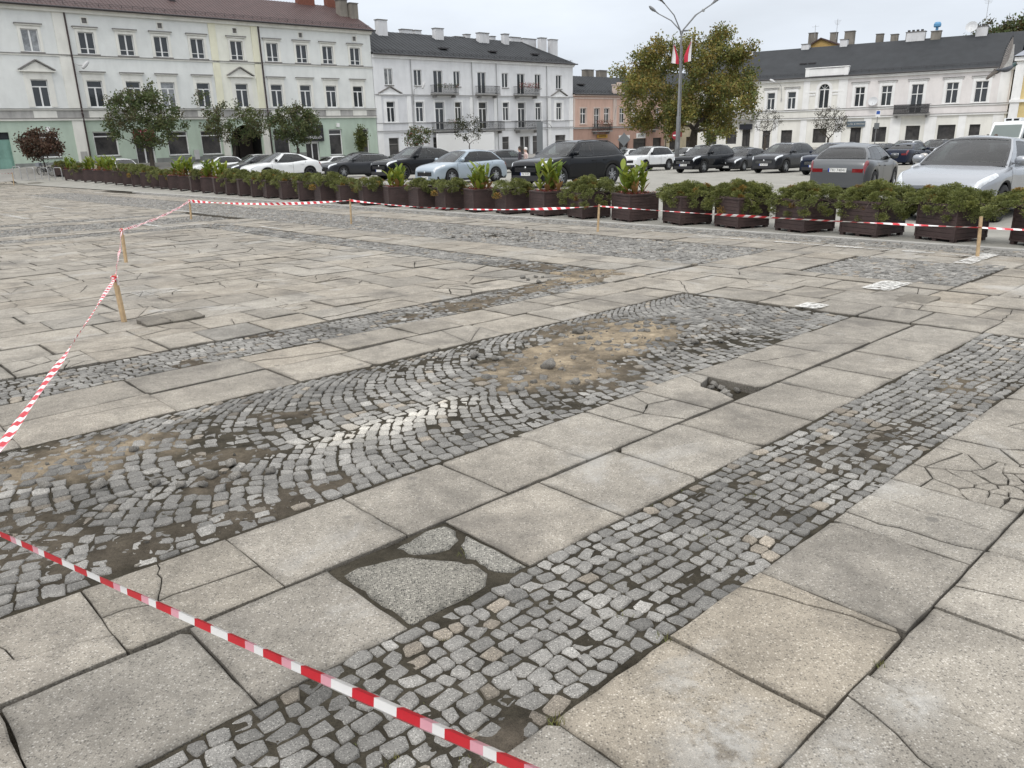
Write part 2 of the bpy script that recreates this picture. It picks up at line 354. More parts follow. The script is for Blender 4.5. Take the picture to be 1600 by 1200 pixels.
def soil_col(u, v):
    rise, sand, loss = soil_fields(u, v)
    s = np.clip(sand * (-0.1 + 2.0 * fbm(u * 5, v * 5, 21, 5)), 0, 1)[..., None]
    dry = np.clip(rise / 0.010, 0, 1)[..., None]
    d = (np.array([0.072, 0.063, 0.047]) * (1 - dry) + np.array([0.125, 0.105, 0.082]) * dry) * (0.45 + 1.1 * fbm(u * 13, v * 13, 23, 4))[..., None]
    c = d * (1 - s) + np.array([0.46, 0.375, 0.265]) * s * (0.55 + 0.9 * fbm(u * 30, v * 30, 41, 3))[..., None]
    return np.concatenate([c, np.ones_like(c[..., :1])], -1)
ground_part('soil', sheet('soil', np.arange(-0.8, 8.4, 0.017), np.arange(-8.6, -1.15, 0.017), soil_h, M_SOIL, soil_col), 'structure')
flat_soil = lambda U, V: np.concatenate([np.stack([0.072 + 0 * U, 0.063 + 0 * U, 0.050 + 0 * U], -1), np.ones(U.shape + (1,))], -1)
ground_part('plaza_bed', sheet('plaza_bed', np.arange(-8, 13.6, 0.6), np.arange(-68, 12, 0.6), -0.068, M_SOIL, flat_soil))
def mound_h(U, V): return -0.019 + 0.03 * np.exp(-(((U - 10.35) / 0.8) ** 2 + ((V + 11.3) / 1.5) ** 2)) * fbm(U * 2, V * 2, 5, 3) + (fbm(U * 8, V * 8, 3, 3) - .5) * .01
ground_part('soil', sheet('soil', np.arange(8.9, 13.45, 0.07), np.arange(-46, 2.5, 0.07), mound_h, M_SOIL, flat_soil))
ground_part('soil', sheet('soil', np.arange(-3, 8.9, 0.09), np.arange(-25, -18.5, 0.09), lambda U, V: -0.02 + (fbm(U * 8, V * 8, 3, 3) - .5) * .012, M_SOIL, flat_soil))

# ---- setts
rng = np.random.RandomState(5)
def setts(cu, cv, ang, a, b, z, tilt, tint, depth=0.05, rough_j=0.062):
    """numpy batch of rounded stones; arrays of equal length; tint (N,3)"""
    N = len(cu); r = 0.17 * np.minimum(a, b)
    hx, hy = a / 2, b / 2
    px = np.stack([hx, hx - r, -hx + r, -hx, -hx, -hx + r, hx - r, hx], 1)
    py = np.stack([hy - r, hy, hy, hy - r, -hy + r, -hy, -hy, -hy + r], 1)
    jm = np.minimum(a, b)[:, None] * rough_j
    px = px + rng.normal(0, 1, px.shape) * jm; py = py + rng.normal(0, 1, py.shape) * jm
    sk = rng.normal(0, 0.10, (N, 1)); px = px + py * sk; py = py + px * rng.normal(0, 0.08, (N, 1))
    ca, sa = np.cos(ang)[:, None], np.sin(ang)[:, None]
    tu, tv = tilt[:, 0:1], tilt[:, 1:2]
    def ring(s, h):
        x = px * s; y = py * s; U = x * ca - y * sa; V = x * sa + y * ca
        Hh = h + U * tu + V * tv + z[:, None]
        return np.stack([U + cu[:, None], V + cv[:, None], Hh], -1)
    r3 = rng.normal(0, 0.0012, (N, 8))
    P = np.concatenate([ring(0.80, 0.001 + r3), ring(0.945, -0.0016 + r3), ring(1.0, -0.0085), ring(1.015, -depth)], 1)     # N,32,3
    U, V, Hh = P[..., 0], P[..., 1], P[..., 2]
    X = U * SU + V * CUo; Y = U * CUo - V * SU; Z = gz_np(X, Y) + Hh
    co = np.stack([X, Y, Z], -1).reshape(-1, 3)
    base = (np.arange(N) * 32)[:, None, None]
    k = np.arange(8); k2 = (k + 1) % 8
    fs = [np.stack([o * 8 + k, o * 8 + k2, (o + 1) * 8 + k2, (o + 1) * 8 + k], 1) for o in range(3)]
    top = np.array([[7, 6, 5, 4], [7, 4, 3, 0], [0, 3, 2, 1]])
    f = np.concatenate(fs + [top], 0)[None] + base
    col = np.repeat(np.concatenate([tint, np.ones((N, 1))], 1)[:, None, :], 32, 1).reshape(-1, 4)
    return co, f.reshape(-1, 4), col
def sett_tints(n):
    t = np.clip(rng.normal(1.0, 0.14, (n, 1)), 0.65, 1.4) * np.array([[1.0, 1.0, 1.0]])
    w = rng.rand(n) < 0.07; t[w] = t[w] * np.array([1.12, 1.02, 0.90])
    d = rng.rand(n) < 0.08; t[d] *= 0.80
    l = rng.rand(n) < 0.08; t[l] *= 1.28
    return t
def narrow_along_u(u0, u1, v0, v1, s=0.066):
    out = []; nv = max(2, int(round((v1 - v0) / s))); u = u0; k = 0
    sv = (v1 - v0) / nv
    du = rng.normal(0, 0.004, nv)
    ends = np.full(nv, u0) + rng.rand(nv) * 0.04
    for j in range(nv):
        u = ends[j]
        while u < u1:
            w = max(0.05, rng.normal(0.078, 0.017)); out.append((u + w / 2, v0 + (j + 0.5) * sv + 0.012 * math.sin(u * 5 + j * .3), rng.normal(0, 0.10), w - 0.008, sv - 0.007)); u += w
    return out
def fan_rows(p0, p1, lanes, row=0.088, st=0.080, Rr=1.25):
    """arcs whose chord crosses the band; returns (p along, q across, angle, along arc, across)"""
    out = []
    for q0, q1, qc, sg in lanes:
        kmin = int((p0 - 1.3) / row); kmax = int(p1 / row) + 1
        for k in range(kmin, kmax):
            q = q0 + 0.004 + rng.rand() * 0.012
            while q < q1 - 0.035:
                dq = q - qc; cosp = math.sqrt(max(0.05, Rr * Rr - dq * dq)) / Rr; w = max(0.06, rng.normal(st, 0.013)); step = w * cosp
                if q1 - q < step * 1.45: step = q1 - q; w = step / cosp
                qm = q + step / 2; dq = qm - qc; cosp = math.sqrt(max(0.05, Rr * Rr - dq * dq)) / Rr
                p = k * row + Rr - Rr * cosp + rng.normal(0, 0.004)
                if p0 < p < p1:
                    slope = dq / max(0.05, Rr * cosp)           # dp/dq
                    out.append((p, qm, math.atan2(1.0, slope), w - 0.007, row * cosp - 0.007))
                q += step
    return out
def place_setts(name, rows, disturb=True, swap=False, zj=0.0025, paint=False, label=None):
    A = np.array(rows); cu, cv, ang, a, b = A.T
    if swap: cu, cv, ang = cv.copy(), cu.copy(), math.pi / 2 - ang
    N = len(cu); z = -0.004 + rng.normal(0, zj, N); tilt = rng.normal(0, 0.03, (N, 2)); keep = np.ones(N, bool)
    tint = sett_tints(N)
    if disturb:
        rise, sand, loss = soil_fields(cu, cv)
        keep = rng.rand(N) > loss * 0.93
        dst = np.clip(loss, 0, 1); tilt += rng.normal(0, 1, (N, 2)) * (dst * 0.22)[:, None]; z += dst * rng.rand(N) * 0.022
        ang = ang + rng.normal(0, 1, N) * dst * 0.5; cu = cu + rng.normal(0, 1, N) * dst * .02; cv = cv + rng.normal(0, 1, N) * dst * .02
        dirt = np.clip((fbm(cu * 2.3, cv * 2.3, 7, 4) - 0.55) / 0.2, 0, 1) + 0.9 * dst; tint *= (1 - 0.38 * np.clip(dirt, 0, 1))[:, None]
        z += (fbm(cu * 1.2, cv * 1.2, 31, 3) - 0.5) * 0.02 * ((cv < -3.1) & (cv > -5.1))
    if paint:
        ln = np.exp(-((cv + 3.86 - 0.04 * np.sin(cu * 3)) / 0.14) ** 2) * np.clip((cu - 1.85) / .25, 0, 1) * np.clip((3.3 - cu) / .3, 0, 1) * (0.35 + rng.rand(N) * 0.65)
        tint = tint * (1 - ln[:, None]) + np.array([[2.9, 2.86, 2.75]]) * ln[:, None]
    K = keep
    co, f, col = setts(cu[K], cv[K], ang[K], np.maximum(a[K], .03), np.maximum(b[K], .03), z[K], tilt[K], tint[K])
    return ground_part(name, np_mesh(name, co, f, M_SETT, col))
place_setts('cobbles', narrow_along_u(-0.8, 7.32, -1.975, -1.309))
place_setts('cobbles', fan_rows(-0.8, 7.3, [(-5.04, -3.9, -3.9, 1), (-3.9, -3.11, -2.95, 1)]), paint=True)
place_setts('cobbles', narrow_along_u(-0.8, 7.4, -6.79, -6.13))
def sw(rows): return [(p, q, an, a, b) for p, q, an, a, b in rows]
place_setts('cobbles', fan_rows(-45, -6.2, [(9.28, 10.35, 9.3, 1), (10.35, 11.38, 10.4, 1)]), swap=True, disturb=False, zj=0.005)
place_setts('cobbles', fan_rows(9.62, 11.6, [(-4.83, -3.9, -3.9, 1), (-3.9, -2.97, -2.95, 1)]), disturb=False, zj=0.004)
place_setts('cobbles', fan_rows(-1.9, 3.0, [(9.28, 10.35, 9.3, 1), (10.35, 11.38, 10.4, 1)]), swap=True, disturb=False, zj=0.004)
nb = lambda u0, u1, v0, v1: [(q, p, math.pi / 2 - an, a, b) for p, q, an, a, b in narrow_along_u(v0, v1, u0, u1, 0.092)]
place_setts('cobbles', nb(7.44, 8.10, -18.6, -6.9), zj=0.005)
place_setts('cobbles', nb(12.62, 13.30, -40, 2.5), disturb=False, zj=0.004)
place_setts('cobbles', fan_rows(-2.5, 8.9, [(-22.5, -21.5, -21.4, 1), (-21.5, -20.5, -20.4, 1)]), disturb=False, zj=0.006)
place_setts('cobbles', narrow_along_u(-2.5, 8.9, -19.45, -18.8) + narrow_along_u(-2.5, 8.9, -24.25, -23.6), disturb=False, zj=0.005)

# ---- slabs
rnd = random.Random(11)
class Slabs:
    def __init__(s): s.v, s.f, s.c = [], [], []
    def piece(s, poly, z=0.0, tu=0.0, tv=0.0, tint=(1, 1, 1), gap=0.005, bev=0.006, depth=0.075):
        n = len(poly)
        if n < 3: return
        ar = sum(poly[i][0] * poly[(i + 1) % n][1] - poly[(i + 1) % n][0] * poly[i][1] for i in range(n)) / 2
        if ar < 0: poly = poly[::-1]
        if abs(ar) < 4e-4: return
        cx = sum(p[0] for p in poly) / n; cy = sum(p[1] for p in poly) / n
        def inset(d):
            o = []
            for i in range(n):
                a, b, c = poly[i - 1], poly[i], poly[(i + 1) % n]
                e1 = (b[0] - a[0], b[1] - a[1]); e2 = (c[0] - b[0], c[1] - b[1])
                l1 = math.hypot(*e1) or 1e-9; l2 = math.hypot(*e2) or 1e-9
                n1 = (-e1[1] / l1, e1[0] / l1); n2 = (-e2[1] / l2, e2[0] / l2)
                bx, by = n1[0] + n2[0], n1[1] + n2[1]; k = bx * bx + by * by
                q = min(2.0 / k, 2.2) if k > 1e-6 else 1.0
                o.append((b[0] + bx * d * q * 1.0, b[1] + by * d * q * 1.0))
            return o
        r0 = inset(gap); r1 = inset(gap + bev); kr = min(0.16, 0.034 / max(.03, 0.5 * math.sqrt(abs(ar)))); r2 = [(p[0] + (cx - p[0]) * kr, p[1] + (cy - p[1]) * kr) for p in r1]
        H = lambda p, h: (p[0], p[1], z + h + (p[0] - cx) * tu + (p[1] - cy) * tv)
        b = len(s.v)
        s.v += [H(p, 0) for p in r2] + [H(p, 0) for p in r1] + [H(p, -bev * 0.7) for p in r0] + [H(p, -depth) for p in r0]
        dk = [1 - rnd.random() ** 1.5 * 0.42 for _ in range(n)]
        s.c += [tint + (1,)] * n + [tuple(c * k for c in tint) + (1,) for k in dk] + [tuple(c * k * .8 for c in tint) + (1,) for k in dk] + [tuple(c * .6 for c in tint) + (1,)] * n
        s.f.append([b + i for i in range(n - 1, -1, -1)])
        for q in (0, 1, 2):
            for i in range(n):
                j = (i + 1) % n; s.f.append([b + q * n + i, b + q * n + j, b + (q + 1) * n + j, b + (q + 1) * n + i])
    def build(s, name, mt):
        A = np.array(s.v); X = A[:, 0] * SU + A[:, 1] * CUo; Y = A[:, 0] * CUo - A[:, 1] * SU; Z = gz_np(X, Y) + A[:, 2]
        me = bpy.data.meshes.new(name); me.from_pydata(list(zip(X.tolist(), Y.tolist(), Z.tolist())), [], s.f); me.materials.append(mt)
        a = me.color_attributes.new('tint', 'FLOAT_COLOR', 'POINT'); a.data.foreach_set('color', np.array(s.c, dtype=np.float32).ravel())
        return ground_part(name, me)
def split_poly(poly, ang=None, off=0.0, amp=0.05, k=6):
    n = len(poly); cx = sum(p[0] for p in poly) / n; cy = sum(p[1] for p in poly) / n
    ang = rnd.uniform(0, math.pi) if ang is None else ang
    dx, dy = math.cos(ang), math.sin(ang); cx += -dy * off; cy += dx * off
    hits = []
    for i in range(n):
        a, b = poly[i], poly[(i + 1) % n]
        sa = (a[0] - cx) * -dy + (a[1] - cy) * dx; sb = (b[0] - cx) * -dy + (b[1] - cy) * dx
        if (sa > 0) != (sb > 0):
            t = sa / (sa - sb); hits.append((i, (a[0] + (b[0] - a[0]) * t, a[1] + (b[1] - a[1]) * t)))
    if len(hits) != 2: return [poly]
    (i, A), (j, B) = hits; L = math.hypot(B[0] - A[0], B[1] - A[1])
    path = []; w = rnd.uniform(-1, 1) * amp
    for q in range(1, k):
        t = q / k; o = (w * math.sin(math.pi * t) + rnd.gauss(0, amp * 0.30)) * L
        path.append((A[0] + (B[0] - A[0]) * t - (B[1] - A[1]) / L * o, A[1] + (B[1] - A[1]) * t + (B[0] - A[0]) / L * o))
    p1 = [A] + path + [B] + [poly[q % n] for q in range(j + 1, i + n + 1)]
    p2 = [B] + path[::-1] + [A] + [poly[q] for q in range(i + 1, j + 1)]
    return [p1, p2]
def rough_rect(u0, u1, v0, v1, seg=4, j=0.0022, chip=0.25):
    c = [(u0, v0), (u1, v0), (u1, v1), (u0, v1)]; out = []
    for i in range(4):
        a, b = c[i], c[(i + 1) % 4]
        if rnd.random() < chip:
            r = rnd.uniform(0.008, 0.045); p = c[i - 1]
            la = math.hypot(p[0] - a[0], p[1] - a[1]); lb = math.hypot(b[0] - a[0], b[1] - a[1])
            out += [(a[0] + (p[0] - a[0]) / la * r, a[1] + (p[1] - a[1]) / la * r), (a[0] + (b[0] - a[0]) / lb * r * 1.2, a[1] + (b[1] - a[1]) / lb * r * 1.2)]
        else: out.append(a)
        for q in range(1, seg):
            t = q / seg; out.append((a[0] + (b[0] - a[0]) * t + rnd.gauss(0, j), a[1] + (b[1] - a[1]) * t + rnd.gauss(0, j)))
    return out
def slab_tint(warm=0.0):
    b = min(1.16, max(0.80, rnd.gauss(0.99, 0.07))); w = rnd.gauss(warm, 0.006)
    return (b * (1 + w), b * (1 + .15 * w), b * (1 - w))
def slab(S, u0, u1, v0, v1, crack=None, gap=0.005, zj=0.002, tj=0.003, seg=4, warm=0.0, tint=None, hole=None):
    t = tint or slab_tint(warm); polys = [rough_rect(u0, u1, v0, v1, seg)]
    if crack:
        for spec in crack:
            if spec[0] == 'n':                   # shatter into angular cells
                polys = shatter(u0, u1, v0, v1, spec[1] + 2, spec[2] if len(spec) > 2 else None)
            else:
                k = max(range(len(polys)), key=lambda i: _area(polys[i])); polys[k:k + 1] = split_poly(polys[k], spec[0], spec[1], 0.05, 7)
    z = rnd.gauss(0, zj); tu, tv = rnd.gauss(0, tj), rnd.gauss(0, tj)
    for p in polys:
        many = len(polys) > 1; kb = rnd.uniform(.97, 1.03) if many else 1.0
        S.piece(p, z + (rnd.gauss(0, 0.0015) if many else 0), tu + (rnd.gauss(0, .004) if many else 0), tv + (rnd.gauss(0, .004) if many else 0),
                tuple(c * kb for c in t), (rnd.uniform(.0016, .0045) if len(polys) > 3 else rnd.uniform(.0018, .0038)) if many else gap, 0.003 if many else 0.006)
def roughen(p, j, n=3):
    o = []
    for i in range(len(p)):
        a, b = p[i], p[(i + 1) % len(p)]; L = math.hypot(b[0] - a[0], b[1] - a[1]); k = max(1, min(n, int(L / .03))); o.append(a)
        for q in range(1, k): o.append((a[0] + (b[0] - a[0]) * q / k + rnd.gauss(0, j), a[1] + (b[1] - a[1]) * q / k + rnd.gauss(0, j)))
    return o
def clip_half(poly, px, py, nx, ny):
    out = []
    for i in range(len(poly)):
        a, b = poly[i], poly[(i + 1) % len(poly)]; da = (a[0] - px) * nx + (a[1] - py) * ny; db = (b[0] - px) * nx + (b[1] - py) * ny
        if da <= 0: out.append(a)
        if (da < 0) != (db < 0) and da != db: t = da / (da - db); out.append((a[0] + (b[0] - a[0]) * t, a[1] + (b[1] - a[1]) * t))
    return out
def shatter(u0, u1, v0, v1, n, focus=None):
    sd = []
    for k in range(n):
        if focus and rnd.random() < .75: sd.append((min(u1, max(u0, rnd.gauss(focus[0], focus[2]))), min(v1, max(v0, rnd.gauss(focus[1], focus[2])))))
        else: sd.append((rnd.uniform(u0, u1), rnd.uniform(v0, v1)))
    res = []
    for i, s in enumerate(sd):
        p = [(u0, v0), (u1, v0), (u1, v1), (u0, v1)]
        for j, q in enumerate(sd):
            if i != j and p: p = clip_half(p, (s[0] + q[0]) / 2, (s[1] + q[1]) / 2, q[0] - s[0], q[1] - s[1])
        if len(p) > 2: res.append(roughen(p, .0035))
    return res
def _area(p): return abs(sum(p[i][0] * p[(i + 1) % len(p)][1] - p[(i + 1) % len(p)][0] * p[i][1] for i in range(len(p))) / 2)
S = Slabs()
fr = lambda a, b, k: [a + (b - a) * i / k for i in range(k + 1)]
# row next to the setts (near field)
J1 = [-1.02, -0.43, 0.16, 0.74, 1.30, 1.895, 2.495, 3.09, 3.69, 4.28, 4.87, 5.46, 6.06, 6.66, 7.34]
for i in range(len(J1) - 1):
    u0, u1 = J1[i], J1[i + 1]
    if abs(u0 - 1.30) < .01: continue
    cr = {0.16: None, 5.46: [(1.1, 0.05)]}.get(u0)
    tint = (0.86, 0.87, 0.88) if abs(u0 - 0.16) < .01 else None
    slab(S, u0, u1, -2.53, -1.975, cr, seg=6, tint=tint)
J2 = [-0.62, -0.04, 0.54, 1.12, 1.705, 2.305, 2.885, 3.48, 4.06, 4.66, 5.25, 5.84, 6.42, 7.30]
for i in range(len(J2) - 1):
    u0, u1 = J2[i], J2[i + 1]
    if abs(u0 - 4.06) < .01:
        pts = [(4.06, -2.545), (4.06, -3.115), (4.66, -3.115), (4.66, -2.96), (4.60, -2.93), (4.48, -2.90), (4.42, -2.86), (4.40, -2.70), (4.36, -2.62), (4.33, -2.545)]
        for p in split_poly(pts, 1.9, -0.06, 0.06): S.piece(p, 0.0, 0, 0, slab_tint(), 0.003, 0.004)
        continue
    cr = {-0.04: [(0.25, 0.06), (1.4, 0.05)], 0.54: [(0.1, 0.02), (1.9, 0.05)], 3.48: [('n', 3, (3.9, -3.0, .2))], 2.885: None, 5.25: [(0.3, 0.0), (1.6, 0.1)], 5.84: [(0.9, 0.0)]}.get(u0)
    slab(S, u0, u1, -3.09 if u0 < 2.5 else -3.10, -2.545, cr, seg=6, tint=(0.88, 0.87, 0.85) if 0.5 < u0 < .6 else None)
# right of the narrow band
J3 = [-0.45, 0.14, 0.73, 1.33, 1.90, 2.49, 3.115, 3.74, 4.33, 4.93, 5.53, 6.13, 6.73, 7.34]
for i in range(len(J3) - 1):
    u0 = J3[i]; cr = {1.33: None, 1.90: [(1.35, -0.20)], 3.115: [(1.57, -0.05), (1.50, 0.06)], 3.74: [('n', 24, (4.15, -.86, .15))], 4.33: [('n', 9, (4.42, -.85, .14))], 5.53: [('n', 4)], 4.93: [(0.5, 0.05)]}.get(u0)
    slab(S, u0, J3[i + 1], -1.305, -0.75, cr, seg=6, tint=(1.06, 1.02, 0.96) if 1.3 < u0 < 1.95 else None)
J4 = [-0.1, 0.5, 1.06, 1.62, 2.17, 2.72, 3.29, 3.86, 4.45, 5.0, 5.6, 6.2, 6.8, 7.34]
for r in range(6):
    v0 = -0.748 + r * 0.565; off = [0, 0.28, 0.1, 0.33, 0.05, 0.22][r]
    for i in range(len(J4) - 1): slab(S, J4[i] + off, J4[i + 1] + off, v0, v0 + 0.555, [(rnd.uniform(0, 3), 0)] if rnd.random() < 0.25 else None, seg=5)
# between the fan band and the second narrow band: irregular lengths
for v0, v1, off in ((-5.60, -5.06, 0.0), (-6.11, -5.61, 0.3)):
    u = -0.9 + off
    while u < 7.3:
        w = rnd.choice([0.52, 0.6, 0.66, 0.75, 0.9]); u1 = min(u + w, 7.36)
        if 7.36 - u1 < 0.25: u1 = 7.36
        q = rnd.random(); cr = [(rnd.uniform(0, 0.3), rnd.uniform(-.1, .1))] if q < 0.18 else ([(rnd.uniform(0, 3.1), 0), ('n', 1)] if q < 0.32 else None)
        slab(S, u, u1, v0, v1, cr, gap=0.006, zj=0.004, tj=0.008, seg=5, warm=0.012); u = u1
def field(u0, u1, v0, v1, rh, along='u', crackp=0.3, zj=0.003, tj=0.006, gap=0.008, warm=0.01, lens=(0.42, 0.5, 0.56, 0.6, 0.75, 0.9), seg=3, skip=None):
    a0, a1, b0, b1 = (u0, u1, v0, v1) if along == 'u' else (v0, v1, u0, u1)
    nr = max(1, int(round((b1 - b0) / rh))); h = (b1 - b0) / nr
    for r in range(nr):
        a = a0 - rnd.random() * 0.5; bb0 = b0 + r * h; bb1 = bb0 + h
        while a < a1:
            e = a + rnd.choice(lens)
            if a1 - e < 0.2: e = a1
            s0 = max(a, a0)
            if e - s0 > 0.06 and not (skip and skip((s0 + e) / 2, (bb0 + bb1) / 2)):
                q = rnd.random(); cr = None
                if q < crackp * 0.45: cr = [(rnd.uniform(0, 3.14), rnd.uniform(-.1, .1))]
                elif q < crackp * 0.8: cr = [('n', 1)]
                elif q < crackp: cr = [('n', 5)]
                g = rnd.gauss(warm, 0.010)
                if along == 'u': slab(S, s0, e, bb0, bb1, cr, gap, zj, tj, seg, g)
                else: slab(S, bb0, bb1, s0, e, cr, gap, zj, tj, seg, g)
            a = e
field(-4.5, 7.38, -18.72, -6.84, 0.56, crackp=0.66, gap=0.0125, zj=.003, tj=.007)
# crossing area beyond the near bands
field(7.38, 9.24, -6.12, 3.2, 0.62, along='v', crackp=0.45, lens=(0.5, 0.55, 0.6, 0.75), seg=4, gap=0.008)
field(8.14, 9.24, -20.3, -6.2, 0.55, along='v', crackp=0.25)
field(9.26, 11.45, -6.16, -4.88, 0.62, along='u', crackp=0.3)
field(9.26, 11.45, -2.92, -1.92, 0.5, along='u', crackp=0.3)
field(11.42, 12.60, -45, 3.2, 0.59, along='v', crackp=0.22, lens=(0.5, 0.6, 0.6, 0.75))
field(9.30, 9.60, -4.86, -2.94, 0.3, along='v', crackp=0.0)
field(-2.5, 8.9, -20.45, -19.5, 0.5, crackp=0.3); field(-2.5, 8.9, -23.55, -22.55, 0.5, crackp=0.3)
field(-2.5, 9.24, -44.9, -24.3, 0.58, crackp=0.42, seg=2, gap=0.014, zj=.003, tj=.006)
field(-2.5, 13.3, -68, -45.1, 0.62, crackp=0.2, seg=1, gap=0.017, zj=.003, tj=.005, lens=(0.6, 0.75, 0.9, 1.2))
field(7.36, 8.14, -6.88, -6.14, 0.4, crackp=0.5)
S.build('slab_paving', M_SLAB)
# the sunken, broken slab: three worn chunks in soil
S2 = Slabs()
S2.piece(roughen([(1.325, -2.46), (1.40, -2.475), (1.50, -2.44), (1.58, -2.41), (1.64, -2.33), (1.70, -2.25), (1.755, -2.16), (1.745, -2.06), (1.68, -1.995), (1.5, -1.985), (1.32, -1.985), (1.312, -2.2)], .006, 5), -0.003, 0.0, 0.004, (0.98, 0.97, 0.95), 0.004, 0.008)
S2.piece(roughen([(1.60, -2.49), (1.74, -2.515), (1.88, -2.51), (1.885, -2.43), (1.84, -2.355), (1.76, -2.32), (1.68, -2.345), (1.61, -2.41)], .006, 4), -0.003, 0, 0, (0.98, 0.98, 0.97), 0.004, 0.008)
S2.piece(roughen([(1.888, -2.37), (1.888, -1.985), (1.82, -1.985), (1.775, -2.04), (1.765, -2.14), (1.77, -2.24), (1.81, -2.315)], .006, 4), -0.001, 0, 0, (1.0, 1.0, 1.0), 0.004, 0.008)
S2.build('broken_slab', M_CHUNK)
# the light kerb in front of the planters
KB = MB()
P0 = guv(13.36, -42); 
for k in range(46):
    v0, v1 = -42 + k, -42 + k + 0.988
    a, b, c, d = [guv(u, v) for u, v in ((13.34, v0), (13.34, v1), (13.50, v1), (13.50, v0))]
    top = Vector((0, 0, 0.012)); bot = Vector((0, 0, -0.08))
    KB.add([tuple(p + bot) for p in (a, b, c, d)] + [tuple(p + top) for p in (a, b, c, d)], [(4, 5, 6, 7), (0, 1, 5, 4), (1, 2, 6, 5), (2, 3, 7, 6), (3, 0, 4, 7)])
tag(KB.build('kerb', pmat('kerb_concrete', (0.42, 0.41, 0.385), rough=0.85, var=0.25, vscale=2, spec=0.2)), kind='structure')

# ---- worn white paint on the paving
def paint_mat():
    mt = pmat('worn_white_paint', (0.62, 0.61, 0.58), rough=0.7, var=0.12, vscale=12); n, l = mt.node_tree.nodes, mt.node_tree.links
    t = n.new('ShaderNodeTexCoord'); nz = n.new('ShaderNodeTexNoise'); nz.inputs['Scale'].default_value = 16; nz.inputs['Detail'].default_value = 8; nz.inputs['Roughness'].default_value = 0.7
    l.new(t.outputs['Object'], nz.inputs['Vector'])
    mr = n.new('ShaderNodeMapRange'); mr.inputs[1].default_value = 0.40; mr.inputs[2].default_value = 0.50; l.new(nz.outputs['Fac'], mr.inputs[0])
    at = n.new('ShaderNodeAttribute'); at.attribute_name = 'tint'
    mr.inputs[1].default_value = 0.38; mr.inputs[2].default_value = 0.56
    mu = n.new('ShaderNodeMath'); mu.operation = 'MULTIPLY'; l.new(mr.outputs[0], mu.inputs[0]); l.new(at.outputs['Fac'], mu.inputs[1])
    l.new(mu.outputs[0], n['Principled BSDF'].inputs['Alpha']); return mt
PM = MB()
def mark(us, vs, al, h=0.014):
    PM.cur = (al, al, al, 1); PM.quad(*[tuple(guv(u, v, h)) for u, v in ((us[0], vs[0]), (us[1], vs[0]), (us[1], vs[1]), (us[0], vs[1]))])
def scuff(cu, cv, ru, rv, al):
    n = 12; G = []
    for i in range(n + 1):
        for j in range(n + 1):
            a, b = i / n * 2 - 1, j / n * 2 - 1; f = max(0, 1 - math.hypot(a, b)) ** .8 * al * .75; PM.v.append(tuple(guv(cu + a * ru, cv + b * rv, .012))); PM.c.append((f, f, f, 1))
    b0 = len(PM.v) - (n + 1) ** 2
    for i in range(n):
        for j in range(n): q = b0 + i * (n + 1) + j; PM.f.append([q, q + 1, q + n + 2, q + n + 1]); PM.mi.append(0)
mark((7.36, 7.64), (-3.72, -3.48), 1.0); mark((8.80, 9.46), (-3.68, -3.36), 1.0); mark((11.42, 12.62), (-3.58, -3.36), 1.0)
for u, v, w, l_, al in ((1.42, -1.02, .34, .24, .62), (1.62, -1.20, .2, .16, .45), (2.02, -.66, .20, .14, .6), (1.72, -.70, .16, .12, .5)): scuff(u + w / 2, v + l_ / 2, w * .75, l_ * .8, al)
for k in range(9): mark((12.16 + .02 * (k % 2), 12.30 + .02 * (k % 2)), (-8.2 + k * .52, -7.75 + k * .52), [.35, .6, .3, .7, .5, .9, .4, .8, .5][k])
for u, v, w, l_, al in ((6.7, -21.2, .14, 1.5, .8), (8.2, -17.5, .14, 1.0, .6), (3.0, -10.2, .5, .4, .3), (9.2, -26, .15, 2.5, .6), (7.2, -33, .15, 3, .6), (5.2, -29, .2, 3, .5)): mark((u, u + w), (v, v + l_), al)
tag(PM.build('painted_markings', paint_mat(), attr=True), kind='structure')

# ---- moss and weeds in the joints
WD = MB()
def tuft(u, v, n, r, hgt):
    for k in range(n):
        a = rnd.uniform(0, 6.28); rr = r * math.sqrt(rnd.random()); p = guv(u + rr * math.cos(a), v + rr * math.sin(a), -0.012)
        d = Vector((rnd.gauss(0, .6), rnd.gauss(0, .6), 1)).normalized() * hgt * rnd.uniform(.5, 1.2); w = Vector((d.y, -d.x, 0)).normalized() * rnd.uniform(.0012, .0025) if d.xy.length > 1e-5 else Vector((.002, 0, 0))
        g = rnd.uniform(.7, 1.4); WD.cur = (g * rnd.uniform(.9, 1.3), g, g * .8, 1)
        WD.add([tuple(p - w), tuple(p + w), tuple(p + d)], [(0, 1, 2)])
for u, v, n, r, h in ((1.33, -1.29, 40, .03, .03), (2.25, -0.745, 30, .02, .025), (1.88, -1.31, 35, .03, .03), (1.05, -1.33, 60, .05, .03), (1.9, -1.5, 30, .03, .02), (1.35, -1.85, 25, .02, .02), (2.6, -1.6, 30, .03, .02), (1.78, -2.25, 40, .04, .02), (3.1, -1.7, 30, .03, .02), (0.9, -1.5, 30, .03, .02)): tuft(u, v, n, r, h)
for k in range(160):
    u = rnd.uniform(0.2, 7); v = rnd.choice([rnd.uniform(-1.96, -1.32), rnd.uniform(-5.05, -3.1), -1.315, -1.97, -5.06, -6.12]); tuft(u, v, rnd.randint(3, 9), .015, .012)
tag(WD.build('weeds', pmat('weed_green', (0.09, 0.10, 0.03), rough=0.8, tint=True), attr=True), kind='stuff')

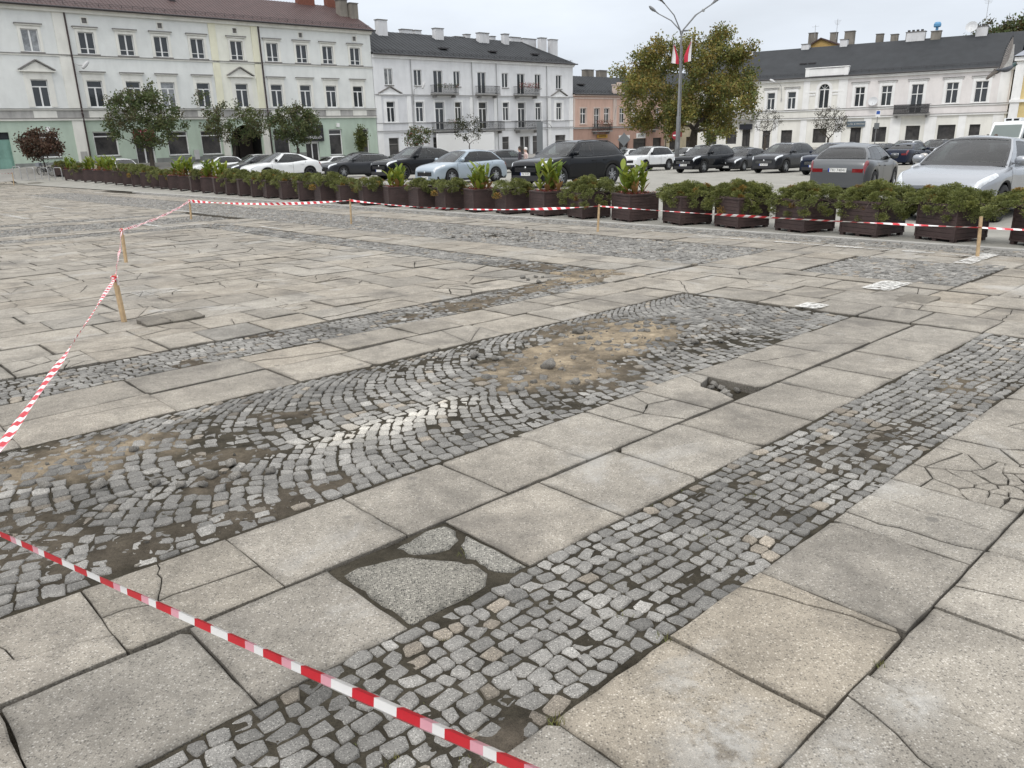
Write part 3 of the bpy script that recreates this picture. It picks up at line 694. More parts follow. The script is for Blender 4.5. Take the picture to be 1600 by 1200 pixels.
# ---- loose setts and rubble: each a thing
def loose_stone(name, u, v, size, label, group, mt, h=0.0, cat='stone'):
    vs = []; a, b, c = size
    bm = bmesh.new(); bmesh.ops.create_icosphere(bm, subdivisions=2, radius=1.0)
    k1 = rnd.uniform(0, 50)
    for p in bm.verts:
        q = p.co; e = 0.42; sg = lambda t: math.copysign(abs(t) ** e, t)
        q = Vector((sg(q.x), sg(q.y), sg(q.z))); q *= 0.62 + 0.16 * math.sin(k1 + q.x * 3 + q.y * 5) * math.cos(q.z * 4 + k1)
        p.co = Vector((q.x * a, q.y * b, q.z * c))
    me = bpy.data.meshes.new(name); bm.to_mesh(me); bm.free(); me.materials.append(mt); me.polygons.foreach_set('use_smooth', [True] * len(me.polygons))
    at = me.color_attributes.new('tint', 'FLOAT_COLOR', 'POINT'); t = rnd.uniform(.62, 1.05); at.data.foreach_set('color', [t * 1.02, t, t * .97, 1] * len(me.vertices))
    o = link_mesh(name, me); o.location = guv(u, v, h + c * 0.35); o.rotation_euler = (rnd.gauss(0, .35), rnd.gauss(0, .35), rnd.uniform(0, 6.3))
    tag(o, label, cat, group); return o
LS = [('broken grey setts lying loose on the sand patch in the fan paving', 'loose setts on the sandy patch', [(3.9 + rnd.uniform(-.4, 2.1), rnd.uniform(-4.75, -3.45)) for k in range(46)], (.045, .038, .026)),
      ('upturned setts heaved out of the fan paving beside the brown soil', 'upturned setts near the left soil patch', [(1.28, -3.72), (1.36, -3.80), (1.44, -3.70), (1.20, -3.80), (1.12, -3.92), (1.50, -3.88), (0.7, -4.3), (0.9, -4.1), (1.2, -4.5), (1.6, -3.62)], (.055, .042, .034)),
      ('rubble stones in the open hole where a slab corner is missing', 'rubble in the slab hole', [(4.42, -2.80), (4.50, -2.72), (4.58, -2.80), (4.62, -2.70), (4.46, -2.66), (4.54, -2.86), (4.62, -2.88), (4.40, -2.68)], (.05, .04, .03)),
      ('loose setts lying in the sandy breach of the far narrow cobble band', 'loose setts in the far breach', [(7.0 + rnd.uniform(-.3, .9), -6.8 + rnd.uniform(-.45, .4)) for k in range(16)], (.05, .04, .028)),
      ('dark lumps of sett on the soil mound beyond the slabs', 'lumps on the far mound', [(10.4 + rnd.gauss(0, .45), -11.4 + rnd.gauss(0, 1.0)) for k in range(14)], (.055, .045, .035))]
for lab, grp, pts, sz in LS:
    for (u, v) in pts:
        f = rnd.uniform(.65, 1.15); h = -0.045 if 'hole' in lab else 0.002
        loose_stone('loose_sett' if 'rubble' not in lab else 'rubble_stone', u, v, tuple(s * f for s in sz), lab, grp, M_SETT, h)
for (u, v, s, lab) in ((4.02, -3.95, (.085, .065, .06), 'big dark lump of stone standing highest on the sandy patch'), (5.02, -4.55, (.07, .055, .05), 'dark angular stone at the back of the sandy patch')):
    loose_stone('stone_lump', u, v, s, lab, None, M_SETT, .01)
# ---- grit and crumbs on the soil patches
def grit():
    N = 9000; u = rng.uniform(-.3, 8.2, N); v = rng.uniform(-7.4, -1.3, N); rise, sand, loss = soil_fields(u, v); k = rng.rand(N) < np.clip(rise / .012, 0, 1) * .95; u, v = u[k], v[k]; N = len(u)
    h = soil_h(u, v); sz = 0.004 + 0.014 * rng.rand(N) ** 4; ang = rng.uniform(0, 6.3, N); tn = np.clip(rng.normal(.85, .3, (N, 1)), .3, 1.6) * np.array([[1.04, 1.0, .93]])
    co, f, col = setts(u, v, ang, sz * rng.uniform(.8, 1.6, N), sz, h + sz * .5, rng.normal(0, .3, (N, 2)), tn, 0.02, .12)
    o = ground_part('gravel', np_mesh('gravel', co, f, M_SETT, col), 'stuff')
grit()
# ---- a heaved slab by the leaning stake, and one past the crossing
def tilted_slab(u0, u1, v0, v1, z, tu, tv, label, cracks):
    T = Slabs(); ps = [rough_rect(u0, u1, v0, v1, 5, .006, .6)]
    for c in cracks: 
        k = max(range(len(ps)), key=lambda i: _area(ps[i])); ps[k:k + 1] = split_poly(ps[k], c, 0, .08)
    for p in ps: T.piece(p, z + rnd.gauss(0, .004), tu, tv, (.72, .71, .69), .004, .006, .05)
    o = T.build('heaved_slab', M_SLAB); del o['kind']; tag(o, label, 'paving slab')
tilted_slab(2.45, 3.05, -8.30, -7.95, 0.03, 0.02, -0.09, 'dark broken slab heaved up beside the leaning stake', [0.4, 1.4])
tilted_slab(8.35, 8.75, -3.15, -2.80, 0.022, 0.05, 0.03, 'loose square slab lifted out of line behind the white painted mark', [])
# ================================================================== STAKES AND TAPE
M_WOOD = pmat('raw_pine', (0.50, 0.36, 0.21), rough=0.8, var=0.35, vscale=14, bump=0.3, bscale=60)
M_RED = pmat('tape_red', (0.58, 0.022, 0.035), rough=0.35, var=0.15, vscale=20)
M_PNK = pmat('tape_pink', (0.72, 0.36, 0.42), rough=0.35, var=0.1, vscale=20)
M_WHT = pmat('tape_white', (0.80, 0.79, 0.78), rough=0.35, var=0.06, vscale=20)
STK = [((6.59, 10.885, -0.247), (6.558, 10.885, 0.285), 'pine stake on a white painted mark, tape tied under its top'),
       ((1.782, 15.58, -0.334), (1.803, 15.58, 0.163), 'pine stake in front of the row of planters with red begonias'),
       ((-3.699, 18.67, -0.385), (-3.68, 18.67, 0.162), 'thin red-brown stake beyond the fan cobble band'),
       ((-8.473, 21.222, -0.426), (-8.45, 21.222, 0.059), 'short pine stake where the tape turns at its far corner'),
       ((-6.166, 12.559, -0.249), (-6.147, 12.559, 0.26), 'pine stake with a knot of tape on its top, out on the slabs'),
       ((-3.97, 7.826, -0.155), (-3.987, 7.826, 0.29), 'leaning pale pine stake beside the heaved dark slab'),
       ((-1.937, 2.45, -0.047), (-1.965, 2.47, 0.385), 'nearest pine stake where the two close tapes meet'),
       ((-33.968, 55.442, -1.083), (-33.9, 55.442, -0.25), 'distant stake near the bicycle stands')]
for i, (b, t, lab) in enumerate(STK):
    b, t = Vector(b), Vector(t); d = (t - b).normalized(); w = 0.021
    ax = d.cross(Vector((0.3, 1, 0))).normalized() * w; ay = d.cross(ax).normalized() * w * 0.8
    if i == 2: ax *= .75
    S_ = MB(); b2 = b - d * 0.12; t2 = t + d * 0.03
    S_.add([tuple(p) for p in (b2 - ax * .4 - ay * .4, b2 + ax * .4 - ay * .4, b2 + ax * .4 + ay * .4, b2 - ax * .4 + ay * .4, b - ax - ay, b + ax - ay, b + ax + ay, b - ax + ay, t2 - ax - ay, t2 + ax - ay, t2 + ax * .8 + ay, t2 - ax * .8 + ay)],
           [(0, 3, 2, 1), (8, 9, 10, 11)] + [(o + k, o + (k + 1) % 4, o + 4 + (k + 1) % 4, o + 4 + k) for o in (0, 4) for k in range(4)])
    tag(S_.build('wooden_stake', M_WOOD), lab, 'stake')
def tape(pts, sag, width, label, stripe=0.066, twist=1.2, seed=0, knot=None, calm=None):
    rr = random.Random(seed); A = [Vector(p) for p in pts]; T = MB(); L = 0; path = []
    for a, b in zip(A[:-1], A[1:]):
        n = max(6, int((b - a).length / 0.033))
        for k in range(n):
            t = k / n; p = a.lerp(b, t); p.z -= sag * 4 * t * (1 - t); path.append(p)
    path.append(A[-1])
    ds = [0]
    for a, b in zip(path[:-1], path[1:]): ds.append(ds[-1] + (b - a).length)
    ph = rr.uniform(0, 6)
    rows = []
    for i, p in enumerate(path):
        t = (path[min(i + 1, len(path) - 1)] - path[max(i - 1, 0)]).normalized(); side = t.cross(Vector((0, 0, 1))).normalized(); up = side.cross(t)
        a = ph + 0.9 * math.sin(ds[i] * twist + ph) + 0.5 * math.sin(ds[i] * twist * 2.7 + 1); w = width * (0.42 + 0.05 * math.sin(ds[i] * 2.2 * twist + ph * 2))
        if calm is not None: a = calm + .18 * math.sin(ds[i] * 1.9 + 1) + .06 * math.sin(ds[i] * 9)
        o = (up * math.cos(a * .55) + side * math.sin(a * .55)) * w; nrm = t.cross(o).normalized() * width * 0.10
        sh = stripe * 0.42
        rows.append((p - o - t * sh, p - o * .3 + nrm, p + o * .35 - nrm * .4, p + o + t * sh))
    for i in range(len(rows) - 1):
        pz = (ds[i] / stripe) % 2; T.m = 0 if pz < 1 else (2 if (pz < 1.30 and (calm is not None or (int(ds[i] / stripe / 2) % 3 == 0))) else 1)
        for q in range(3): T.quad(rows[i][q], rows[i + 1][q], rows[i + 1][q + 1], rows[i][q + 1])
    if knot is not None:
        k = Vector(knot); T.m = 0
        for q in range(5):
            T.m = q % 2; T.tube([k + Vector((.028 * math.cos(s + q), .028 * math.sin(s + q), -.012 + .007 * q + .012 * math.sin(2 * s))) for s in np.linspace(0, 6.3, 9)], .009, 5)
        T.m = 1; T.quad(k + Vector((.02, -.02, 0)), k + Vector((.05, -.03, .02)), k + Vector((.06, -.03, -.06)), k + Vector((.03, -.02, -.07)))
    return tag(T.build('barrier_tape', [M_RED, M_WHT, M_PNK], smooth=False), label, 'barrier tape')
tp = [s[1] for s in STK]
tape([(-1.965, 2.47, 0.375), (0.005, 1.255, 0.373), (1.30, 0.47, 0.38)], 0.004, 0.075, 'red and white tape crossing close in front from the nearest stake', 0.070, 0.9, 3, tp[6], calm=.75)
tape([tp[5], tp[6]], 0.02, 0.048, 'red and white tape running from the nearest stake to the leaning pale stake', 0.075, 1.7, 5, tp[5])
tape([tp[4], tp[5]], 0.03, 0.05, 'twisted tape between the leaning pale stake and the knotted stake', 0.075, 2.2, 6, tp[4])
tape([tp[3], tp[4]], 0.06, 0.055, 'tape between the knotted stake and the far corner stake', 0.085, 3.5, 7, tp[3])
tape([tp[2], tp[3]], 0.08, 0.075, 'tape from the far corner stake to the thin red-brown stake', 0.10, 1.6, 8)
tape([tp[1], tp[2]], 0.13, 0.075, 'sagging tape from the thin red-brown stake to the stake before the planters', 0.10, 1.3, 9)
tape([(6.56, 10.885, 0.165), tp[1]], 0.03, 0.07, 'tape stretched before the planters up to the stake on the white mark', 0.105, 1.3, 10)
tape([(9.2, 9.6, 0.15), (6.56, 10.885, 0.165)], 0.02, 0.07, 'end of the tape leading away past the stake on the white mark', 0.105, 1.3, 11)
tape([(-40, 56.2, -.3), tp[7]], 0.05, 0.09, 'far off tape at the distant stake near the bicycle stands', 0.12, 1.3, 12)

# ================================================================== PLANTERS
M_BROWN = pmat('brown_stained_boards', (0.058, 0.035, 0.032), rough=0.6, var=0.45, vscale=5, bump=0.25, bscale=50, streak=0.25)
M_EARTH = pmat('potting_earth', (0.035, 0.027, 0.02), rough=0.95, var=0.4, vscale=20, bump=0.8, bscale=50)
PW, PH = 0.37, 0.62
def planter_proto():
    t = thing('planter', 'brown board planter', 'planter')
    for k in range(4):
        b = MB(); M = Matrix.Rotation(k * math.pi / 2, 4, 'Z'); z = 0.085
        for q in range(7):
            h = (PH - 0.05 - 0.085) / 7; o = 0.0015 * (q % 3)
            b.box(-PW + 0.022, PW - 0.022, -PW - o, -PW + 0.03, z, z + h - 0.006, M); z += h
        b.box(-PW + 0.02, PW - 0.02, -PW + 0.012, -PW + 0.028, 0.085, PH - 0.05, M)
        b.build('board_panel', M_BROWN, t)
    for sx in (-1, 1):
        for sy in (-1, 1): b = MB(); b.cbox(sx * (PW - 0.008), sy * (PW - 0.008), 0.325, 0.034, 0.034, 0.49); b.build('corner_post', M_BROWN, t)
    b = MB(); 
    for k in range(4): b.box(-PW - 0.018 + (0.07 if k % 2 else 0), PW + 0.018 - (0.07 if k % 2 else 0), -PW - 0.018, -PW + 0.05, PH - 0.048, PH - 0.012, Matrix.Rotation(k * math.pi / 2, 4, 'Z'))
    b.build('rim', M_BROWN, t)
    b = MB()
    for k in range(4): b.box(-PW - 0.012 + (0.032 if k % 2 else 0), PW + 0.012 - (0.032 if k % 2 else 0), -PW - 0.012, -PW + 0.02, 0.052, 0.083, Matrix.Rotation(k * math.pi / 2, 4, 'Z'))
    b.build('base_rail', M_BROWN, t)
    for sx in (-1, 0, 1):
        for sy in (-1, 0, 1):
            if sx or sy: b = MB(); b.cbox(sx * (PW - .04), sy * (PW - .04), 0.0255, 0.075, 0.075, 0.051); b.build('foot', M_BROWN, t)
    b = MB(); b.box(-PW + .031, PW - .031, -PW + .031, PW - .031, 0.4, PH - 0.06); b.build('soil', M_EARTH, t)
    return t
P0_ = planter_proto()

# ---- juniper foliage
def leaf_mat(name, trans=0.25, rough=0.55):
    return pmat(name, (1, 1, 1), rough=rough, spec=0.3, tint=True, trans=trans)
M_JUN = leaf_mat('juniper_green', 0.15); M_LEAF = leaf_mat('leaf', 0.3); M_TWIG = pmat('twig_bark', (0.085, 0.065, 0.05), rough=0.9, var=0.4, vscale=20)
def cards(name, C, D, Wd, L, colr, mt):
    """one small kite-shaped leaf per row: C base points, D directions, Wd side vectors, L lengths"""
    N = len(C); D = D * L[:, None]; n = np.cross(D, Wd); n /= (np.linalg.norm(n, axis=1, keepdims=True) + 1e-9)
    bend = n * (np.linalg.norm(Wd, axis=1) * 0.6)[:, None]
    P = np.stack([C, C + D * 0.45 + Wd + bend * .5, C + D, C + D * 0.45 - Wd + bend * .5], 1).reshape(-1, 3)
    f = np.arange(N * 4).reshape(-1, 4); c4 = np.repeat(np.concatenate([colr, np.ones((N, 1))], 1)[:, None, :], 4, 1).reshape(-1, 4)
    return np_mesh(name, P, f, mt, c4, smooth=False)
def unit(a): return a / (np.linalg.norm(a, axis=-1, keepdims=True) + 1e-9)
def juniper_mesh(seed, near, rx=0.62, rz=0.30, droop=0.25, wild=0.0):
    r = np.random.RandomState(seed); nc = 190 if near else 95; per = 160 if near else 80
    Cs, Ds, Ws, Ls, Co = [], [], [], [], []
    for k in range(nc):
        a = r.uniform(0, 6.283); q = math.sqrt(r.rand()); rad = rx * (0.80 + 0.30 * math.sin(3 * a + seed) * math.cos(2 * a + 2 * seed)); h = rz * (0.75 + 0.5 * fbm(np.array([2 + 2 * q * math.cos(a) + seed]), np.array([2 + 2 * q * math.sin(a)]), 3, 2)[0])
        x, y = q * rad * math.cos(a), q * rad * math.sin(a); z = h * math.sqrt(max(0, 1 - q ** 2.2)) * r.uniform(0.45, 1.1)
        if q > 0.72: z -= droop * (q - 0.72) / 0.28 * r.uniform(0.2, 1.5)
        c = np.array([x, y, z]); out = unit(np.array([x * 1.3, y * 1.3, 0.35 + max(0, z)]) + r.normal(0, .25, 3))
        cr = r.uniform(0.055, 0.095)
        d = unit(r.normal(0, 1, (per, 3)) + out * 0.85); s = r.rand(per, 1) ** 0.5
        p = c + d * cr * s; L = r.uniform(0.016, 0.032, per) * (1 if near else 1.4); w = unit(np.cross(d, r.normal(0, 1, (per, 3)))) * r.uniform(0.0055, 0.010, (per, 1)) * (1 if near else 1.5)
        g = r.uniform(0.75, 1.25); tip = s[:, 0:1]
        base = np.array([[0.085, 0.108, 0.034]]); yel = np.array([[0.235, 0.240, 0.070]])
        mixf = np.clip(0.15 + 0.75 * r.rand(per, 1) * (0.3 + 0.9 * r.rand()), 0, 1); col = (base * (1 - mixf) + yel * mixf) * g
        if r.rand() < 0.04: col = col * np.array([[1.5, 0.85, 0.7]])
        Cs.append(p); Ds.append(d); Ws.append(w); Ls.append(L); Co.append(col)
    return cards('foliage', np.concatenate(Cs), np.concatenate(Ds), np.concatenate(Ws), np.concatenate(Ls), np.concatenate(Co), M_JUN)
def twigs_mesh(seed, rx=0.6, n=14, wild=0.0):
    r = random.Random(seed); b = MB()
    for k in range(n):
        a = r.uniform(0, 6.28); l = rx * r.uniform(.6, 1.12); p = Vector((0.1 * math.cos(a), 0.1 * math.sin(a), -0.02)); path = [p]
        for q in range(5): p = p + Vector((math.cos(a) * l / 5, math.sin(a) * l / 5, 0.05 - 0.028 * q)) + Vector((r.gauss(0, .012), r.gauss(0, .012), r.gauss(0, .012))); path.append(p)
        b.tube(path, [.009, .008, .007, .005, .004, .002], 5)
        for q in (2, 3, 4):
            d = Vector((r.gauss(0, 1), r.gauss(0, 1), r.gauss(.3, .6))).normalized() * .12; b.tube([path[q], path[q] + d * .5, path[q] + d], [.004, .003, .001], 4)
    return b.mesh('branch', M_TWIG, smooth=True)
JUN_N = [juniper_mesh(s, True, rx, rz, dr) for s, rx, rz, dr in ((1, .58, .30, .16), (2, .66, .27, .30), (3, .64, .31, .24), (4, .68, .25, .18))]
JUN_F = [juniper_mesh(s, False, rx, rz, dr) for s, rx, rz, dr in ((11, .56, .29, .14), (12, .64, .25, .26), (13, .58, .33, .18), (14, .62, .28, .12))]
JTW = [twigs_mesh(s) for s in (1, 2)]
# ---- canna and begonia
def canna_mesh(seed, n_stem=7, hgt=0.72):
    r = random.Random(seed); lf, st = MB(), MB(); dead = MB()
    def blade(b, p, d, up, L, W, droop, col):
        side = d.cross(up).normalized(); n = side.cross(d).normalized(); rows = []
        for k in range(8):
            t = k / 7; w = W * (math.sin(math.pi * min(1, t * 0.93 + 0.06)) ** 0.75) * (1 - .25 * t); c = p + d * (L * t) + Vector((0, 0, -droop * t * t * L)); fold = n * w * 0.35
            rows.append((c - side * w + fold, c, c + side * w + fold))
        b.cur = col; b.grid(rows)
    for s in range(n_stem):
        a = r.uniform(0, 6.28); q = 0.24 * math.sqrt(r.random()); base = Vector((q * math.cos(a), q * math.sin(a), -0.05)); H_ = hgt * r.uniform(.65, 1.05); lean = Vector((r.gauss(0, .10), r.gauss(0, .10), 1)).normalized()
        st.tube([base, base + lean * H_ * .5, base + lean * H_ * .9], [.011, .009, .005], 6)
        for k in range(r.randint(6, 8)):
            t = 0.12 + 0.75 * k / 7; ph = a + k * 2.4 + r.gauss(0, .3); el = r.uniform(0.75, 1.3); d = Vector((math.cos(ph) * math.cos(el), math.sin(ph) * math.cos(el), math.sin(el)))
            y = r.random(); g = r.uniform(.8, 1.2); col = ((0.13 + .12 * y) * g, (0.20 + .07 * y) * g, 0.035 * g, 1)
            if t < .3 and r.random() < .55: col = (0.30 * g, 0.17 * g, 0.07 * g, 1); el *= .5
            blade(lf, base + lean * H_ * t, d, Vector((0, 0, 1)), r.uniform(.32, .48), r.uniform(.050, .080), r.uniform(.05, .5), col)
    return lf.mesh('leaf', M_LEAF, smooth=True, attr=True), st.mesh('stem', pmat('canna_stem', (.12, .16, .04), rough=.6), smooth=True)
CAN = [canna_mesh(s, n, h) for s, n, h in ((1, 9, .70), (2, 11, .80), (3, 10, .75), (4, 12, .82))]
def begonia_mesh(seed):
    r = np.random.RandomState(seed); N = 900
    a = r.uniform(0, 6.283, N); xy_ = r.uniform(-PW + .03, PW - .03, (N, 2)); z = r.uniform(-0.04, 0.075, N)
    C = np.stack([xy_[:, 0], xy_[:, 1], z], 1); D = unit(np.stack([np.cos(a), np.sin(a), r.uniform(-.1, .9, N)], 1)); Wd = unit(np.cross(D, r.normal(0, 1, (N, 3)))) * r.uniform(.007, .014, (N, 1))
    t = r.rand(N, 1); col = np.where(t < .45, [[.20, .035, .035]], np.where(t < .62, [[.52, .20, .19]], np.where(t < .85, [[.11, .05, .03]], [[.10, .12, .03]]))) * r.uniform(.7, 1.3, (N, 1))
    return cards('leaf', C, D, Wd, r.uniform(.025, .05, N), col, M_LEAF)
BEG = [begonia_mesh(s) for s in (1, 2)]

PLANTER_UV = [(16.95, -68.32), (16.76, -65.28), (16.57, -62.16), (16.38, -59.2), (16.21, -56.38), (16.04, -53.7), (15.89, -51.22), (15.76, -49.2), (15.65, -47.42), (15.53, -45.5), (15.43, -43.88), (15.34, -42.46), (15.25, -40.94), (15.15, -39.32), (15.05, -37.68), (14.95, -36.12), (14.85, -34.54), (14.76, -33.1), (14.68, -31.72), (14.59, -30.32), (14.51, -29.0), (14.42, -27.54), (14.32, -25.96), (14.23, -24.48), (14.2, -23.16), (14.2, -21.76), (14.2, -20.34), (14.2, -18.96), (14.2, -17.68), (14.2, -16.42), (14.2, -15.14), (14.2, -13.82), (14.2, -12.54), (14.2, -11.16), (14.2, -9.76), (14.2, -8.46), (14.2, -7.12), (14.2, -5.86), (14.2, -4.56), (14.2, -3.14)]
CANNA_AT = {1, 3, 4, 5, 12, 13, 15, 16, 26, 29, 31, 33}
ORD = ['first', 'second', 'third', 'fourth', 'fifth', 'sixth', 'seventh', 'eighth', 'ninth', 'tenth', 'eleventh', 'twelfth', 'thirteenth', 'fourteenth', 'fifteenth', 'sixteenth', 'seventeenth', 'eighteenth', 'nineteenth', 'twentieth']
def ordn(i): 
    n = len(PLANTER_UV) - 1 - i
    if n < 20: return ORD[n] + ' from the right end of the row'
    return ORD[i] + ' from the left end of the row'
YAW = R(90) - TH - R(20)
for i, (u, v) in enumerate(PLANTER_UV):
    far = v < -24; o = guv(u, v); rz = YAW + rnd.gauss(0, .05); has_c = i in CANNA_AT
    p = P0_ if i == 0 else copy_tree(P0_)
    p.location = o; p.rotation_euler = (0, 0, rz); sc = 1.28 if far and v < -45 else (1.12 if far else 1.0); p.scale = (sc,) * 3
    tag(p, 'brown board planter %s, %s' % ('with cannas' if has_c else 'with juniper', ordn(i)), 'planter', 'brown planters along the car park')
    topz = Vector((0, 0, (PH - 0.06) * sc))
    if has_c:
        lm, sm = CAN[i % 4]; c = thing('canna_plant', 'yellowing green canna clump in the planter %s' % ordn(i), 'plant', o + topz, rnd.uniform(0, 6), 'cannas in the planters'); c.scale = (sc * rnd.uniform(.92, 1.05),) * 3
        link_mesh('leaf', lm, c); link_mesh('stem', sm, c)
        b = link_mesh('begonia_bed', BEG[i % 2]); b.location = o + topz; b.rotation_euler = (0, 0, rz); b.scale = (sc,) * 3
        tag(b, 'red begonias under the canna, planter %s' % ordn(i), 'flowers', 'begonias under the cannas')
    else:
        k = rnd.randrange(4); jr = thing('juniper_shrub', 'spreading green juniper spilling over the planter %s' % ordn(i), 'shrub', o + topz, R(90) - TH + rnd.choice((0, math.pi)) + rnd.gauss(0, .12), 'junipers in the planters')
        s2 = sc * rnd.uniform(.92, 1.12); jr.scale = (s2 * .86, s2 * 1.42, sc * rnd.uniform(.80, 1.0))
        link_mesh('foliage', (JUN_F if v < -13 else JUN_N)[k], jr); link_mesh('branch', JTW[i % 2], jr)
# ================================================================== CARS
_paints = {}
def paint(name, col, rough=0.22, metal=0.0, coat=0.9):
    if name not in _paints: _paints[name] = pmat('paint_' + name, col, rough=rough, metal=metal, coat=coat, var=0.05, vscale=1.2, spec=.3 if coat == 0 else .5)
    return _paints[name]
M_BLK = pmat('black_trim', (0.012, 0.012, 0.013), rough=0.25, spec=0.5)
M_PLAS = pmat('dark_plastic', (0.022, 0.022, 0.024), rough=0.65, var=0.2, vscale=30)
def glass_mat(name, tint_, f=1.0):
    mt = bpy.data.materials.new(name); mt.use_nodes = True; n, l = mt.node_tree.nodes, mt.node_tree.links; n.remove(n['Principled BSDF'])
    tr = n.new('ShaderNodeBsdfTransparent'); tr.inputs[0].default_value = tint_ + (1,); gl = n.new('ShaderNodeBsdfGlossy'); gl.inputs['Roughness'].default_value = 0.02; gl.inputs['Color'].default_value = (f, f, f, 1)
    fr_ = n.new('ShaderNodeLayerWeight'); fr_.inputs[0].default_value = .5; pw = n.new('ShaderNodeMath'); pw.operation = 'POWER'; pw.inputs[1].default_value = 4.0; l.new(fr_.outputs['Facing'], pw.inputs[0]); ml = n.new('ShaderNodeMath'); ml.operation = 'MULTIPLY_ADD'; ml.inputs[1].default_value = .60; ml.inputs[2].default_value = .06; l.new(pw.outputs[0], ml.inputs[0]); ms = n.new('ShaderNodeMixShader'); l.new(ml.outputs[0], ms.inputs[0]); l.new(tr.outputs[0], ms.inputs[1]); l.new(gl.outputs[0], ms.inputs[2]); l.new(ms.outputs[0], n['Material Output'].inputs[0]); return mt
M_GLASS = glass_mat('car_glass', (0.42, 0.46, 0.45), .9); M_TINT = glass_mat('tinted_glass', (0.10, 0.11, 0.115), .9)
M_SEAT = pmat('seat_fabric', (0.030, 0.030, 0.032), rough=.9); M_INTER = pmat('car_interior', (0.014, 0.014, 0.015), rough=.9)
M_TYRE = pmat('tyre_rubber', (0.016, 0.016, 0.017), rough=0.85)
M_ALLOY = pmat('alloy', (0.42, 0.43, 0.44), rough=0.35, metal=0.8); M_DALLOY = pmat('dark_alloy', (0.10, 0.10, 0.11), rough=0.35, metal=0.6)
M_LAMP = pmat('headlamp', (0.62, 0.65, 0.68), rough=0.08, spec=0.9, coat=1.0, var=0.55, vscale=9); M_TAIL = pmat('tail_lamp', (0.20, 0.008, 0.012), rough=0.12, coat=1.0, var=0.4, vscale=12)
M_PLATE = pmat('number_plate', (0.72, 0.72, 0.70), rough=0.4); M_INK = pmat('plate_ink', (0.015, 0.015, 0.015), rough=0.5); M_BLUE = pmat('plate_blue', (0.01, 0.04, 0.30), rough=0.4)
M_CHR = pmat('chrome', (0.60, 0.61, 0.62), rough=0.15, metal=1.0); M_GAP = pmat('panel_gap', (0.008, 0.008, 0.008), rough=0.8)

_wheels = {}
def wheel_meshes(r, style):
    key = (round(r, 3), style)
    if key in _wheels: return _wheels[key]
    w = 0.22; b = MB(); M = Matrix.Rotation(R(90), 4, 'X')
    rr = r * 0.70
    b.lathe([(rr, -w / 2), (rr + .01, -w / 2), (r - .03, -w / 2), (r - .006, -w / 2 + .02), (r, -w / 2 + .05), (r, w / 2 - .05), (r - .006, w / 2 - .02), (r - .03, w / 2), (rr + .01, w / 2), (rr, w / 2)], 28, M)
    ty = b.mesh('tyre', M_TYRE, smooth=True)
    c = MB(); y = w / 2 - 0.02
    c.lathe([(rr, -y), (rr, y), (rr - .02, y + .004), (rr - .035, y - .03), (rr - .04, -y)], 28, M)
    n = 5 if style != 'dark' else 10
    for side in (1, -1):
        for k in range(n):
            a = 2 * math.pi * k / n; A = Matrix.Rotation(a, 4, 'Y')
            for off in ((-.035, .035) if n == 5 else (0,)):
                c.box(off - .016, off + .016, side * (y - .045), side * (y - .012), 0.04, rr - .02, A)
        c.lathe([(0.0, side * (y - .008)), (.055, side * (y - .012)), (.062, side * (y - .05))], 14, M)
        c.m = 1; c.lathe([(0.0, side * (y - .07)), (rr - .02, side * (y - .075))], 24, M); c.m = 0
    rim = c.mesh('rim', [M_ALLOY if style == 'alloy' else M_DALLOY, M_BLK], smooth=False)
    _wheels[key] = (ty, rim); return _wheels[key]

def lerp_pts(P, x):
    """piecewise smooth interpolation of (x, value) pairs with ascending x"""
    if x <= P[0][0]: return P[0][1]
    if x >= P[-1][0]: return P[-1][1]
    for i in range(len(P) - 1):
        if P[i][0] <= x <= P[i + 1][0]:
            x0, y0 = P[i]; x1, y1 = P[i + 1]
            s = lambda j: (P[min(j + 1, len(P) - 1)][1] - P[max(j - 1, 0)][1]) / max(1e-6, P[min(j + 1, len(P) - 1)][0] - P[max(j - 1, 0)][0])
            h = x1 - x0; t = (x - x0) / h; m0, m1 = s(i) * h, s(i + 1) * h
            return (2 * t ** 3 - 3 * t * t + 1) * y0 + (t ** 3 - 2 * t * t + t) * m0 + (-2 * t ** 3 + 3 * t * t) * y1 + (t ** 3 - t * t) * m1

